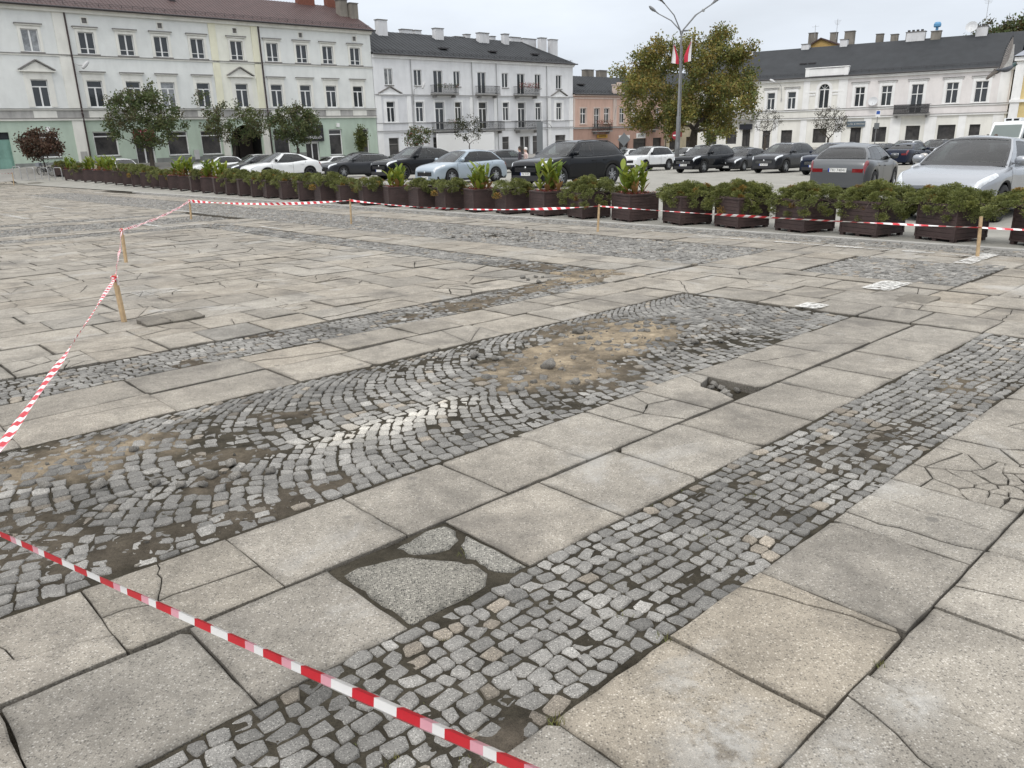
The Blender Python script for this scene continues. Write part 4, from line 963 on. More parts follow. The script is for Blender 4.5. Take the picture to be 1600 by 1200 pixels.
CAR = {   # L, W, H, wheel r, front axle from nose, rear axle from tail, deck profile (fraction of length from tail -> height), cabin x (windscreen foot, roof front, roof rear, rear glass foot) from tail, belt
 'big_suv':   dict(L=4.92, W=1.99, H=1.75, r=.375, fa=.90, ra=1.05, sill=.34, deck=[(0, .86), (.02, 1.02), (.10, 1.12), (.30, 1.09), (.62, 1.07), (.70, 1.10), (.80, 1.06), (.93, .98), (.985, .90), (1, .78)], cab=(.735, .55, .14, .035), rails=1, clad=0),
 'coupe_suv': dict(L=4.99, W=1.99, H=1.69, r=.38, fa=.90, ra=1.08, sill=.33, deck=[(0, .88), (.02, 1.02), (.10, 1.12), (.30, 1.08), (.62, 1.06), (.70, 1.08), (.80, 1.04), (.93, .97), (.985, .88), (1, .76)], cab=(.725, .54, .28, .035), rails=0, clad=1),
 'suv':       dict(L=4.55, W=1.85, H=1.67, r=.355, fa=.88, ra=.98, sill=.30, deck=[(0, .82), (.02, .98), (.10, 1.06), (.30, 1.04), (.62, 1.02), (.70, 1.05), (.80, 1.02), (.93, .95), (.985, .86), (1, .74)], cab=(.735, .55, .13, .03), rails=1, clad=1),
 'small_suv': dict(L=4.34, W=1.80, H=1.66, r=.345, fa=.84, ra=.86, sill=.31, deck=[(0, .84), (.02, .98), (.10, 1.04), (.30, 1.02), (.62, 1.01), (.70, 1.04), (.80, 1.02), (.93, .96), (.985, .88), (1, .76)], cab=(.74, .56, .13, .03), rails=1, clad=1),
 'crossover': dict(L=4.39, W=1.80, H=1.555, r=.345, fa=.92, ra=.83, sill=.28, deck=[(0, .80), (.02, .96), (.10, 1.09), (.28, 1.06), (.45, .98), (.62, .97), (.70, 1.00), (.80, .96), (.93, .86), (.985, .76), (1, .64)], cab=(.745, .53, .27, .055), rails=0, clad=1),
 'hatch':     dict(L=4.26, W=1.79, H=1.46, r=.315, fa=.88, ra=.78, sill=.22, deck=[(0, .66), (.02, .84), (.10, .96), (.30, .93), (.62, .89), (.70, .92), (.80, .88), (.93, .78), (.985, .68), (1, .56)], cab=(.745, .53, .17, .035), rails=0, clad=0),
 'sportback': dict(L=4.31, W=1.79, H=1.435, r=.32, fa=.86, ra=.83, sill=.22, deck=[(0, .66), (.015, .90), (.06, .97), (.30, .93), (.62, .90), (.70, .93), (.80, .88), (.93, .80), (.985, .70), (1, .58)], cab=(.735, .54, .19, .05), rails=0, clad=0),
 'estate':    dict(L=4.93, W=1.87, H=1.46, r=.325, fa=.95, ra=1.15, sill=.22, deck=[(0, .66), (.015, .88), (.06, .96), (.30, .94), (.62, .90), (.70, .93), (.80, .89), (.93, .80), (.985, .70), (1, .58)], cab=(.73, .54, .16, .035), rails=1, clad=0),
 'saloon':    dict(L=4.70, W=1.82, H=1.45, r=.32, fa=.92, ra=1.05, sill=.22, deck=[(0, .72), (.015, .92), (.06, 1.0), (.17, 1.01), (.30, .95), (.62, .90), (.70, .93), (.80, .89), (.93, .79), (.985, .69), (1, .57)], cab=(.73, .55, .32, .17), rails=0, clad=0),
 'mpv':       dict(L=4.60, W=1.83, H=1.68, r=.33, fa=.90, ra=.85, sill=.25, deck=[(0, .72), (.02, .96), (.10, 1.02), (.30, 1.00), (.62, .98), (.74, 1.02), (.84, .98), (.94, .88), (.985, .78), (1, .64)], cab=(.80, .58, .10, .03), rails=0, clad=0),
}
_car_cache = {}
def car_parts(kind):
    """list of (part name, sub-part-of, mesh, slot) for a body type, in car space: +x forward, z up"""
    if kind in _car_cache: return _car_cache[kind]
    C = CAR[kind]; L, W, H, r = C['L'], C['W'], C['H'], C['r']; hw = W / 2
    X = lambda f: (f - 0.5) * L
    xf, xr = L / 2 - C['fa'], -L / 2 + C['ra']; ra = r + 0.055
    deck = [(X(f), z) for f, z in C['deck']]
    def wid(x):
        t = abs(x) / (L / 2); s = 0.90 if x > 0 else 0.94
        a = max(0, (t - .70) / .30); return hw * (1 - (0.20 if x > 0 else 0.13) * a ** 2.6) * (1 - 0.02 * max(0, t - .3))
    def zlow(x):
        e = abs(x) / (L / 2); z = C['sill'] if e < .8 else C['sill'] + 0.02
        z = z - (0.05 if e > .86 else 0)
        for xw in (xf, xr):
            d = abs(x - xw)
            if d < ra: z = max(z, r + math.sqrt(ra * ra - d * d) * 0.98)
        return z
    def ring(x):
        w, zl, zd = wid(x), zlow(x), lerp_pts(deck, x); ef = max(0, (abs(x) / (L / 2) - .965) / .035)
        zs = zd - 0.055 - 0.03 * ef
        zl2 = min(zl, zs - .03); crown = 0.035 if x > X(.72) else 0.02
        flare = 0
        for xw in (xf, xr): flare = max(flare, 0.022 * max(0, 1 - abs(x - xw) / (ra * 1.5)))
        wi = w - 0.022 + flare
        def lowz(f): return zl2 + (zs - zl2) * f
        P = [(wi - .035 + flare * .4, lowz(0)), (wi - .004 + flare * .3, lowz(.14)), (wi + .008, lowz(.40)), (wi + .004, lowz(.66)), (w - .014, lowz(.84)), (w - .026, zs), (w - .055, zd - .015), (w - .11, zd + .002), (w * .62, zd + crown * .75), (w * .3, zd + crown), (0, zd + crown * 1.05)]
        return P
    xs = sorted(set([round(-L / 2 + L * i / 64, 4) for i in range(65)] + [round(xw + s * ra * q, 4) for xw in (xf, xr) for s in (-1, 1) for q in (0.999, .97, .9, .75)] + [L / 2 - .01, L / 2 - .03, -L / 2 + .01, -L / 2 + .03]))
    rows = [ring(x) for x in xs]
    def surf(x, k, off=0.0, side=1):
        """point on the body skin; k = 0..10 down the ring, with an outward offset"""
        P = ring(x); i = min(9, int(k)); f = k - i; y = P[i][0] * (1 - f) + P[i + 1][0] * f; z = P[i][1] * (1 - f) + P[i + 1][1] * f
        ny, nz = (P[i + 1][1] - P[i][1]), -(P[i + 1][0] - P[i][0]); l = math.hypot(ny, nz) or 1; 
        sl = (wid(min(x + .05, L / 2)) - wid(max(x - .05, -L / 2))) / .1
        return Vector((x - sl * off * (ny / l), side * (y + off * ny / l), z + off * nz / l))
    b = MB()
    for s in (1, -1): b.grid([[(x, s * p[0], p[1]) for p in rw] for x, rw in zip(xs, rows)], flip=(s > 0))
    for x, rw, fl in ((xs[0], rows[0], 1), (xs[-1], rows[-1], 0)):
        ol = [(x, p[0], p[1]) for p in rw] + [(x, -p[0], p[1]) for p in rw[-2::-1]]; b.add(ol, [tuple(range(len(ol)))[::(1 if fl else -1)]])
    out = [('body', None, b, 'paint', True)]
    u = MB(); u.box(-L / 2 + .12, L / 2 - .12, -hw + .10, hw - .10, C['sill'] - .08, C['sill'] + .12)
    for xw in (xf, xr): u.box(xw - ra - .01, xw + ra + .01, -hw + .13, hw - .13, .2, r + ra - .02)
    for xw in (xf, xr):
        for s in (1, -1): u.box(xw - ra - .005, xw + ra + .005, s * (hw - .14) - .012, s * (hw - .14) + .012, r * .7, r + ra)
    out.append(('underbody', None, u, M_GAP, False))
    # ---- cabin
    fa, fb, fc, fd = C['cab']; xa, xb, xc, xd = X(fa), X(fb), X(fc), X(fd); rw_ = hw * (0.66 if kind not in ('crossover', 'coupe_suv', 'sportback') else .62)
    zr = H - (0.05 if C['rails'] else 0.0)
    def Bt(t): x = xa + (xd - xa) * t; return Vector((x, wid(x) - .085, lerp_pts(deck, x) - .012))
    def Tt(t):
        x = xb + (xc - xb) * t; arch = -0.06 * (2 * t - .85) ** 2 if fc < .25 else -0.085 * max(0, t - .25) ** 1.5 * 1.6 - .03 * max(0, .3 - t)
        return Vector((x, rw_ * (1 - .05 * t), zr - 0.055 + arch))
    def side(t, k, off=0.0, s=1):
        # keep pillars sloping at both ends but doors near upright
        p, q = Bt(t), Tt(t); v = p.lerp(q, k); v.y += 0.035 * math.sin(math.pi * k) + off * .92; v.z += off * .38; v.y *= s; return v
    def screen(front, w, k, off=0.0):
        t = 0 if front else 1; p, q = Bt(t), Tt(t); y = (p.y * (1 - k) + q.y * k + 0.035 * math.sin(math.pi * k)) * w; bow = (0.16 if front else 0.10) * (1 - k) + (0.07 if front else 0.05) * k
        v = p.lerp(q, k); d = 1 if front else -1
        return Vector((v.x + d * (bow * (1 - w * w) + off), y, v.z + 0.035 * (1 - w * w) * k + 0.03 * math.sin(math.pi * k) + off * .8))
    def roof(t, w, off=0.0):
        q = Tt(t); f0 = 0.07 * (1 - t) - 0.05 * t; return Vector((q.x + f0 * (1 - w * w), q.y * w, q.z + (0.035 + 0.02 * math.sin(math.pi * t)) * (1 - w * w) + off))
    lin = lambda a, b_, n: [a + (b_ - a) * i / n for i in range(n + 1)]
    wn_ = {'big_suv': [(.13, .40), (.42, .64), (.66, .90)], 'small_suv': [(.13, .40), (.42, .66), (.75, .93)], 'crossover': [(.16, .45), (.47, .78)], 'coupe_suv': [(.14, .43), (.45, .72), (.74, .86)]}.get(kind, [(.13, .42), (.44, .72), (.74, .90)])
    K0, K1 = .09, .88
    def holed(fn, A_, B_, hole, flip):
        g_ = MB()
        for i in range(len(A_) - 1):
            for j in range(len(B_) - 1):
                if not hole((A_[i] + A_[i + 1]) / 2, (B_[j] + B_[j + 1]) / 2):
                    q = [fn(A_[i], B_[j]), fn(A_[i], B_[j + 1]), fn(A_[i + 1], B_[j + 1]), fn(A_[i + 1], B_[j])]; g_.quad(*(q[::-1] if flip else q))
        return g_
    inw = lambda t, k: K0 < k < K1 and any(a_ < t < b_ for a_, b_ in wn_)
    tl = sorted(set([round(q, 4) for q in lin(0, 1, 20)] + [q for w_ in wn_ for q in w_])); kl = [0, K0, .3, .5, .7, K1, 1]
    c = MB()
    for s in (1, -1): h_ = holed(lambda t, k: side(t, k, 0, s), tl, kl, inw, s < 0); c.add(h_.v, h_.f)
    wl_ = sorted(set(lin(-1, 1, 14) + [-.93, .93]))
    h_ = holed(lambda w, k: screen(True, w, k), wl_, [0, .07, .3, .6, .95, 1], lambda w, k: abs(w) < .93 and .07 < k < .95, False); c.add(h_.v, h_.f)
    wl2 = sorted(set(lin(-1, 1, 14) + [-.90, .90]))
    h_ = holed(lambda w, k: screen(False, w, k), wl2, [0, .14, .35, .6, .90, 1], lambda w, k: abs(w) < .90 and .14 < k < .90, True); c.add(h_.v, h_.f)
    out.append(('pillars', None, c, 'paint', True))
    # interior seen through the glass
    c = MB(); xm_, zb_ = (xa + xd) / 2, lerp_pts(deck, (xa + xd) / 2); iw = wid(xm_) - .12
    P_ = [(x, lerp_pts(deck, x) + .045) for x in lin(xd + .10, xa - .06, 10)]
    c.grid([[(x, -iw, z), (x, iw, z)] for x, z in P_]); c.box(xa - .55, xa - .15, -iw * .95, iw * .95, zb_ + .02, zb_ + .085)
    c.tube([(xa - .62 + .05 * math.sin(a_), .36 + .18 * math.cos(a_), zb_ + .09 + .16 * math.sin(a_)) for a_ in lin(0, 6.2832, 14)], .014, 5, cap=False); out.append(('interior', None, c, M_INTER, False))
    for xx in (xa - 1.22, xa - 2.12):
        if xx < xd + .3: continue
        for yy in (.36, -.36):
            c = MB(); hh = min(.20, zr - zb_ - .30); c.box(xx - .07, xx + .06, yy - .24, yy + .24, zb_ + .03, zb_ + hh); c.box(xx - .10, xx - .02, yy - .13, yy + .13, zb_ + hh + .03, zb_ + hh + .17); c.box(xx - .07, xx - .05, yy - .07, yy + .07, zb_ + hh, zb_ + hh + .04); out.append(('seat', None, c, M_SEAT, False))
    c = MB(); p = screen(True, 0, .88, -.05); c.cbox(p.x - .04, 0, p.z, .03, .24, .06); out.append(('mirror_inside', None, c, M_INTER, False))
    c = MB(); c.grid([[roof(t, w, .002) for w in lin(-1, 1, 14)] for t in lin(0, 1, 14)]); out.append(('roof', None, c, 'roof', True))
    g = MB(); g.grid([[screen(True, w, k, .006) for k in lin(.07, .95, 6)] for w in lin(-.93, .93, 14)]); out.append(('windscreen', None, g, M_GLASS, True))
    h_ = holed(lambda w, k: screen(True, w, k, .010), sorted(set(lin(-.95, .95, 14) + [-.89, .89])), [.04, .15, .3, .6, .90, .97], lambda w, k: abs(w) < .89 and .15 < k < .90, False); out.append(('screen_border', None, h_, M_BLK, True))
    g = MB(); g.grid([[screen(False, w, k, .006) for k in lin(.14, .90, 6)] for w in lin(-.90, .90, 14)], flip=True); out.append(('rear_window', None, g, M_TINT, True))
    h_ = holed(lambda w, k: screen(False, w, k, .010), sorted(set(lin(-.93, .93, 14) + [-.84, .84])), [.10, .20, .5, .82, .94], lambda w, k: abs(w) < .84 and .20 < k < .82, True); out.append(('screen_border', None, h_, M_BLK, True))
    for s in (1, -1):
        tr0, tr1 = wn_[0][0] - .025, wn_[-1][1] + .02
        t = holed(lambda tt, k: side(tt, k, .004, s), sorted(set([q for q in tl if tr0 < q < tr1] + [tr0, tr1])), [.05, K0, .3, .5, .7, K1, .92], inw, s < 0); out.append(('window_trim', None, t, M_BLK, True))
        for q_, (t0, t1) in enumerate(wn_):
            g = MB(); g.grid([[side(tt, k, .002, s) for k in lin(K0, K1, 5)] for tt in lin(t0, t1, 6)], flip=(s < 0)); out.append(('side_window', None, g, M_GLASS if q_ == 0 else M_TINT, True))
        if kind in ('estate', 'sportback', 'coupe_suv'):
            t = MB(); t.tube([side(tt, .93, .012, s) for tt in lin(.11, .9, 14)], .012, 5); out.append(('window_strip', None, t, M_CHR, True))
        if C['rails']:
            t = MB(); P_ = [roof(tt, s * .90, .028 if .02 < tt < .98 else -.005) for tt in [0, .05] + lin(.1, .9, 8) + [.95, 1]]; t.tube(P_, .018, 6); out.append(('roof_rail', None, t, M_CHR if kind in ('suv',) else M_BLK, True))
        # door gaps and handles
        t = MB()
        for fx in ((xa - .10), (xa + xd) / 2 + .12, xr + ra * .62):
            for w in (.006,):
                t.grid([[surf(fx - w, k, .003, s), surf(fx + w, k, .003, s)] for k in lin(.5 if abs(fx - xr) > ra else 3.6, 6.2, 8)], flip=(s > 0))
        out.append(('door_gap', None, t, M_GAP, False))
        for fx in ((xa + xd) / 2 + .30, xr + ra * .62 + .22):
            h = MB(); p = surf(fx, 4.1, .014, s); h.cbox(p.x, p.y, p.z, .19, .03, .028); out.append(('door_handle', None, h, 'paint', False))
        m_ = MB(); p = side(.085, .10, .0, s); Mx = Matrix.Translation(p + Vector((-.02, s * .13, .07))) @ Matrix.Diagonal((.075, .125, .085, 1)); m_.lathe([(0.02, -1), (.62, -.85), (.95, -.35), (1, .1), (.85, .7), (.45, .97), (0.02, 1)], 12, Mx); m_.cbox(p.x - .02, p.y + s * .05, p.z + .02, .05, .14, .03); out.append(('wing_mirror', None, m_, 'mirror', True))
        # lamps
        f = MB(); f.grid([[surf(L / 2 - .012 - .50 * q, k, .006, s) for k in lin(4.6 + .5 * q, 6.9 - .2 * q, 5)] for q in lin(0, 1, 9)], flip=(s > 0)); out.append(('headlight', None, f, M_LAMP, True))
        f = MB(); f.grid([[surf(-L / 2 + .012 + .17 * q, k, .006, s) for k in lin(4.0 + .5 * q, 6.3 - .1 * q, 5)] for q in lin(0, 1, 7)], flip=(s < 0)); yy = wid(-L / 2) - .05
        z0, z1 = surf(-L / 2 + .02, 4.1)[2], surf(-L / 2 + .02, 6.2)[2]; f.box(-L / 2 - .006, -L / 2 + .02, min(s * yy, s * (yy - .30)), max(s * yy, s * (yy - .30)), z0 + .02, z1 - .01); out.append(('tail_light', None, f, M_TAIL, False))
        if C['clad']:
            f = MB(); f.grid([[surf(x, k, .007, s) for k in (0, .4, .8, 1.15)] for x in xs[3:-3]], flip=(s > 0)); out.append(('cladding', None, f, M_PLAS, True))
    zn = lerp_pts(deck, L / 2 - .02); zt = C['deck'][-1][1]
    f = MB(); gw = hw * .56; f.box(L / 2 - .03, L / 2 + .012, -gw, gw, zt - .20, zt - .03)
    out.append(('grille', None, f, M_BLK, False))
    f = MB(); 
    for q in range(3): f.box(L / 2 + .012, L / 2 + .018, -gw * .95, gw * .95, zt - .18 + q * .05, zt - .168 + q * .05)
    out.append(('grille', None, f, M_PLAS if kind != 'suv' else M_CHR, False))
    f = MB(); f.box(L / 2 - .04, L / 2 + .008, -hw * .70, hw * .70, .26, zt - .32); out.append(('air_intake', None, f, M_PLAS, False))
    f = MB(); f.box(-L / 2 - .008, -L / 2 + .05, -hw * .78, hw * .78, .24, .42); out.append(('rear_bumper', None, f, M_PLAS if C['clad'] else 'paint', False))
    f = MB(); f.lathe([(0, .022), (.045, .02), (.05, 0)], 14, Matrix.Translation((L / 2 - .006, 0, zt - .045)) @ Matrix.Rotation(R(90), 4, 'Y')); out.append(('badge', None, f, M_CHR, True))
    meta = dict(C, xf=xf, xr=xr, zt=zt, rear_z=(C['deck'][1][1] + C['deck'][0][1]) / 2 - .10)
    _car_cache[kind] = ([(n, sub, bb.mesh(n, [M_BLK] if isinstance(mt, str) else mt, smooth=sm), mt) for n, sub, bb, mt, sm in out], meta)
    return _car_cache[kind]
_painted = {}
def text_mesh(body, size, mt, name='lettering', thick=0.0):
    cu = bpy.data.curves.new(name, 'FONT'); cu.body = body; cu.size = size; cu.align_x = 'CENTER'; cu.align_y = 'CENTER'; cu.extrude = thick
    o = bpy.data.objects.new(name, cu); COL.objects.link(o); dg = bpy.context.evaluated_depsgraph_get(); me = bpy.data.meshes.new_from_object(o.evaluated_get(dg)); me.name = name
    bpy.data.objects.remove(o); bpy.data.curves.remove(cu); me.materials.clear(); me.materials.append(mt); return me
def ground_rot(x, y, yaw):
    e = 1.2; n = Vector((-(gz(x + e, y) - gz(x - e, y)) / (2 * e), -(gz(x, y + e) - gz(x, y - e)) / (2 * e), 1)).normalized()
    f = Vector((math.cos(yaw), math.sin(yaw), 0)); f = (f - n * f.dot(n)).normalized(); l = n.cross(f)
    return Matrix((f, l, n)).transposed().to_4x4()
def make_car(kind, u, v, label, pt, roof=None, yaw=None, mirror=None, rim='alloy', plate=None, scale=1.0, dz=0.0, cat='car', group=None):
    parts, meta = car_parts(kind); x, y = xy(u, v); hd = math.atan2(-CUo, -SU) if yaw is None else yaw
    t = thing('parked_car', label, cat, group=group)
    t.matrix_world = Matrix.Translation((x, y, gz(x, y) + dz)) @ ground_rot(x, y, hd) @ Matrix.Scale(scale, 4)
    for n, sub, me, mt in parts:
        if isinstance(mt, str):
            mm = {'paint': pt, 'roof': roof or pt, 'mirror': mirror or pt}[mt]; key = (me.name, mm.name)
            if key not in _painted: m2 = me.copy(); m2.materials.clear(); m2.materials.append(mm); _painted[key] = m2
            me = _painted[key]
        link_mesh(n, me, t)
    ty, rm = wheel_meshes(meta['r'], rim)
    for xw in (meta['xf'], meta['xr']):
        for s in (1, -1):
            w = link_mesh('wheel', ty, t, (xw, s * (meta['W'] / 2 - .115), meta['r'])); link_mesh('rim', rm, w)
    for xx, zz, rz in ((meta['L'] / 2 + .012, meta['zt'] - .27, R(90)), (-meta['L'] / 2 - .012, meta['rear_z'], R(-90))):
        b = MB(); b.cbox(0, 0, 0, .52, .114, .008); b.m = 1; b.cbox(-.238, 0, .0045, .042, .11, .002)
        p = b.build('number_plate', [M_PLATE, M_BLUE], t); p.matrix_local = Matrix.Translation((xx, 0, zz)) @ Matrix.Rotation(rz, 4, 'Z') @ Matrix.Rotation(R(90), 4, 'X')
        if plate: q = link_mesh('plate_number', text_mesh(plate, .105, M_INK), p, (.02, 0, .0062))
    return t
WHT = paint('white', (0.72, 0.73, 0.73), .28); BLK = paint('black', (0.006, 0.007, 0.009), .10, 0, 0); DGR = paint('dark_grey', (0.034, 0.036, 0.041), .22, .3, .1); GRY = paint('grey', (0.105, 0.11, 0.116), .3, .4, .3)
SIL = paint('silver', (0.33, 0.345, 0.37), .25, .5, .5); LBL = paint('light_blue', (0.345, 0.405, 0.46), .28, .3, .6); NVY = paint('navy', (0.010, 0.015, 0.032), .14, 0, 0); BEI = paint('beige_silver', (0.40, 0.38, 0.35), .3, .5)
UPY = math.atan2(CUo, SU)
ALONG = math.atan2(SU, -CUo)
CARS = [
 ('big_suv', 23.25, -21.5, BLK, 'big black SUV with roof rails, nearest of the black cars, behind the cannas', dict(plate='TK 9107J')),
 ('hatch', 23.5, -28.5, LBL, 'light blue hatchback between two black SUVs', dict(plate='TK 2R56')),
 ('coupe_suv', 26.0, -35.25, BLK, 'black SUV with a coupe tail, to the left of the light blue hatchback', dict(rim='dark')),
 ('estate', 27.25, -43.25, DGR, 'dark grey estate with a chrome window line, behind the junipers', {}),
 ('crossover', 22.0, -43.0, WHT, 'white crossover with a black roof', dict(roof=BLK, rim='dark', mirror=BLK)),
 ('crossover', 19.0, -5.75, SIL, 'silver crossover seen head on, closest to the planters', dict(rim='dark', scale=1.05)),
 ('sportback', 24.3, -10.7, GRY, 'dark grey hatchback seen from behind, plate TKI 74041', dict(yaw=UPY + R(10), plate='TKI 74041', scale=.96)),
 ('hatch', 25.0, -7.9, BEI, 'beige silver car mostly hidden behind the silver crossover', {}),
 ('small_suv', 44.5, -34.0, WHT, 'white boxy SUV in the far row, behind the tallest cannas', dict(mirror=BLK)),
 ('suv', 42.75, -28.25, BLK, 'black SUV in the far row, beside the lamp post', dict(plate='TK 3848K')),
 ('hatch', 45.5, -27.25, DGR, 'small dark grey hatchback between two SUVs in the far row', dict(plate='WN 6714E', scale=.95)),
 ('suv', 43.25, -23.25, DGR, 'dark grey SUV with silver roof rails in the far row', dict(plate='TK 4754F')),
 ('suv', 41.0, -19.25, NVY, 'navy SUV half hidden by the dark grey hatchback', dict(plate='TK 8W41', scale=.97)),
 ('small_suv', 66.0, -25.3, WHT, 'small white SUV behind the dark saloon with red tail lamps', {}),
 ('saloon', 58.0, -22.0, NVY, 'dark saloon with red tail lamps beyond the dark grey hatchback', dict(yaw=UPY)),
 ('suv', 72.0, -25.2, BLK, 'black SUV just right of the small white SUV', {}),
 ('estate', 64.0, -26.6, BLK, 'low black car behind the navy SUV', {}),
 ('mpv', 49.0, -15.25, WHT, 'large white estate rising behind the silver crossover', dict(scale=1.06)),
 ('hatch', 55.0, -38.4, WHT, 'white car behind the lamp post, between the white and black SUVs', {}),
 ('saloon', 55.0, -33.1, BLK, 'black saloon showing over the roof of the small hatchback', {}),
 ('suv', 40.0, -43.3, GRY, 'grey SUV facing away behind the light blue hatchback', dict(yaw=UPY)),
 ('hatch', 52.0, -42.1, WHT, 'white car just visible past the tail of the big black SUV', {}),
 ('mpv', 31.0, -65.2, WHT, 'white people carrier below the arched gateway', {}),
 ('hatch', 25.0, -52.4, DGR, 'dark grey hatchback in front of the white people carrier', {}),
 ('hatch', 26.0, -61.1, WHT, 'white hatchback with dark headlamps left of the people carrier', dict(roof=BLK)),
 ('saloon', 36.0, -60.0, WHT, 'white saloon between the white crossover and the dark estate', dict(yaw=UPY)),
 ('hatch', 44.0, -62.9, WHT, 'white hatchback beyond the dark grey estate', {}),
 ('saloon', 44.0, -68.5, DGR, 'dark saloon by the shop windows beyond the white saloon', dict(yaw=UPY)),
 ('hatch', 30.0, -7.2, GRY, 'grey car cut by the frame beside the silver crossover', {}),
 ('hatch', 19.5, -63.6, WHT, 'white car showing between the leftmost cannas', dict(yaw=ALONG)),
 ('saloon', 55.0, -26.0, BLK, 'black saloon beyond the dark grey SUV with roof rails', {}),
 ('hatch', 60.0, -46.3, BLK, 'dark hatchback below the pink house', {}),
]
for kind, u, v, pt, lab, ex in CARS: make_car(kind, u, v, lab, pt, **ex)
# ---- white van with a roof unit, behind the silver crossover
def make_van(u, v):
    t = thing('parked_van', 'white high-roofed van with a roof unit at the end of the far row', 'van'); x, y = xy(u, v)
    t.matrix_world = Matrix.Translation((x, y, gz(x, y))) @ ground_rot(x, y, math.atan2(-CUo, -SU))
    b = MB(); hw = 1.02; prof = [(-3, .45), (-3, 2.55), (-2.9, 2.68), (1.3, 2.70), (1.55, 2.58), (2.25, 1.55), (2.9, 1.28), (3.02, 1.0), (3.05, .45)]
    M = Matrix.Translation((0, -hw, 0)); b.prism(prof, 2 * hw, M); b.build('body', WHT, t)
    g = MB(); M2 = lambda p, q, w, o: [(p[0] + o, -w, p[1]), (p[0] + o, w, p[1]), (q[0] + o, w * .94, q[1]), (q[0] + o, -w * .94, q[1])]
    g.quad(*M2((2.22, 1.62), (1.60, 2.50), .93, .03)); g.build('windscreen', M_GLASS, t)
    for s in (1, -1):
        g = MB(); yy = s * (hw + .006); g.quad((1.9, yy, 1.55), (1.0, yy, 1.5), (1.0, yy, 2.25), (1.45, yy, 2.25)); g.build('side_window', M_GLASS, t)
        g = MB(); g.quad((.7, yy, 1.55), (-.6, yy, 1.55), (-.6, yy, 2.2), (.7, yy, 2.2)); g.build('side_window', M_GLASS, t)
        m_ = MB(); m_.cbox(1.75, s * (hw + .16), 1.7, .10, .2, .34); m_.build('wing_mirror', M_BLK, t)
        h = MB(); h.cbox(2.93, s * .72, 1.05, .2, .42, .24); h.build('headlight', M_LAMP, t)
    h = MB(); h.cbox(3.05, 0, .82, .04, 1.2, .22); h.build('grille', M_PLAS, t); h = MB(); h.cbox(3.03, 0, .5, .12, 1.95, .26); h.build('bumper', M_PLAS, t)
    h = MB(); h.box(-.2, .9, -.55, .55, 2.70, 2.98); h.build('roof_unit', WHT, t); h = MB(); h.box(.9, .905, -.42, -.05, 2.78, 2.92); h.box(.9, .905, .08, .42, 2.78, 2.92); h.build('roof_vent', M_BLK, t)
    q = link_mesh('lettering', text_mesh('AMBULANS', .17, M_NAVYINK), t); q.matrix_local = Matrix.Translation((2.60, 0, 1.425)) @ Matrix.Rotation(R(90), 4, 'Z') @ Matrix.Rotation(R(22), 4, 'X')
    ty, rm = wheel_meshes(.36, 'dark')
    for xw in (2.0, -1.75):
        for s in (1, -1): w = link_mesh('wheel', ty, t, (xw, s * (hw - .06), .36)); link_mesh('rim', rm, w)
M_NAVYINK = pmat('navy_lettering', (0.02, 0.04, 0.12), rough=.5)
make_van(68, -18.5)
# ================================================================== HOUSES
def plaster(name, col, st=0.16, var=0.12): return pmat(name, col, rough=0.9, var=var, vscale=0.5, bump=0.25, bscale=12, spec=0.15, streak=st)
M_GLZ = pmat('window_glass', (0.022, 0.026, 0.030), rough=0.04, spec=0.5, var=0.7, vscale=0.6, col2=(.06,.065,.07))
M_CURT = pmat('curtained_glass', (0.34, 0.35, 0.36), rough=0.10, spec=0.8, var=0.5, vscale=2.0, col2=(0.05, 0.055, 0.06))
M_SHOP = pmat('shop_glass', (0.018, 0.018, 0.020), rough=0.05, spec=0.5, var=0.9, vscale=1.7, col2=(0.085, 0.08, 0.078))
M_UPVC = pmat('white_window_frame', (0.78, 0.78, 0.77), rough=0.4)
M_CREAM = plaster('cream_trim', (0.78, 0.77, 0.715), 0.15); M_WTRIM = plaster('white_trim', (0.83, 0.83, 0.825), 0.10)
M_LEDGE = pmat('lead_ledge', (0.20, 0.19, 0.18), rough=.7, var=.3, vscale=4); M_GREYST = plaster('stained_band', (0.46, 0.45, 0.43), 0.4, 0.3)
M_PIPE = pmat('brown_downpipe', (0.035, 0.018, 0.018), rough=.45); M_PIPEG = pmat('grey_downpipe', (0.36, 0.36, 0.36), rough=.5); M_GUT = pmat('dark_gutter', (0.028, 0.025, 0.027), rough=.5)
M_RED_ROOF = pmat('brown_red_roof_tiles', (0.072, 0.040, 0.038), rough=.6, var=.3, vscale=1.5); M_SLATE = pmat('dark_sheet_roof', (0.034, 0.037, 0.041), rough=.7, var=.3, vscale=.7, spec=.3)
M_BRICK = pmat('chimney_brick', (0.20, 0.075, 0.05), rough=.9, var=.4, vscale=6); M_OLDPL = plaster('old_chimney_render', (0.25, 0.23, 0.20), .4, .35); M_WCH = plaster('white_chimney_render', (0.66, 0.66, 0.67), .2)
M_IRON = pmat('black_ironwork', (0.018, 0.018, 0.02), rough=.5); M_CONC = plaster('balcony_concrete', (0.30, 0.295, 0.285), .35, .25)
M_DARK = pmat('dark_passage', (0.012, 0.011, 0.010), rough=.9)
def house(name, label, org, rz, group=None): return thing(name, label, 'house', org, rz, group)
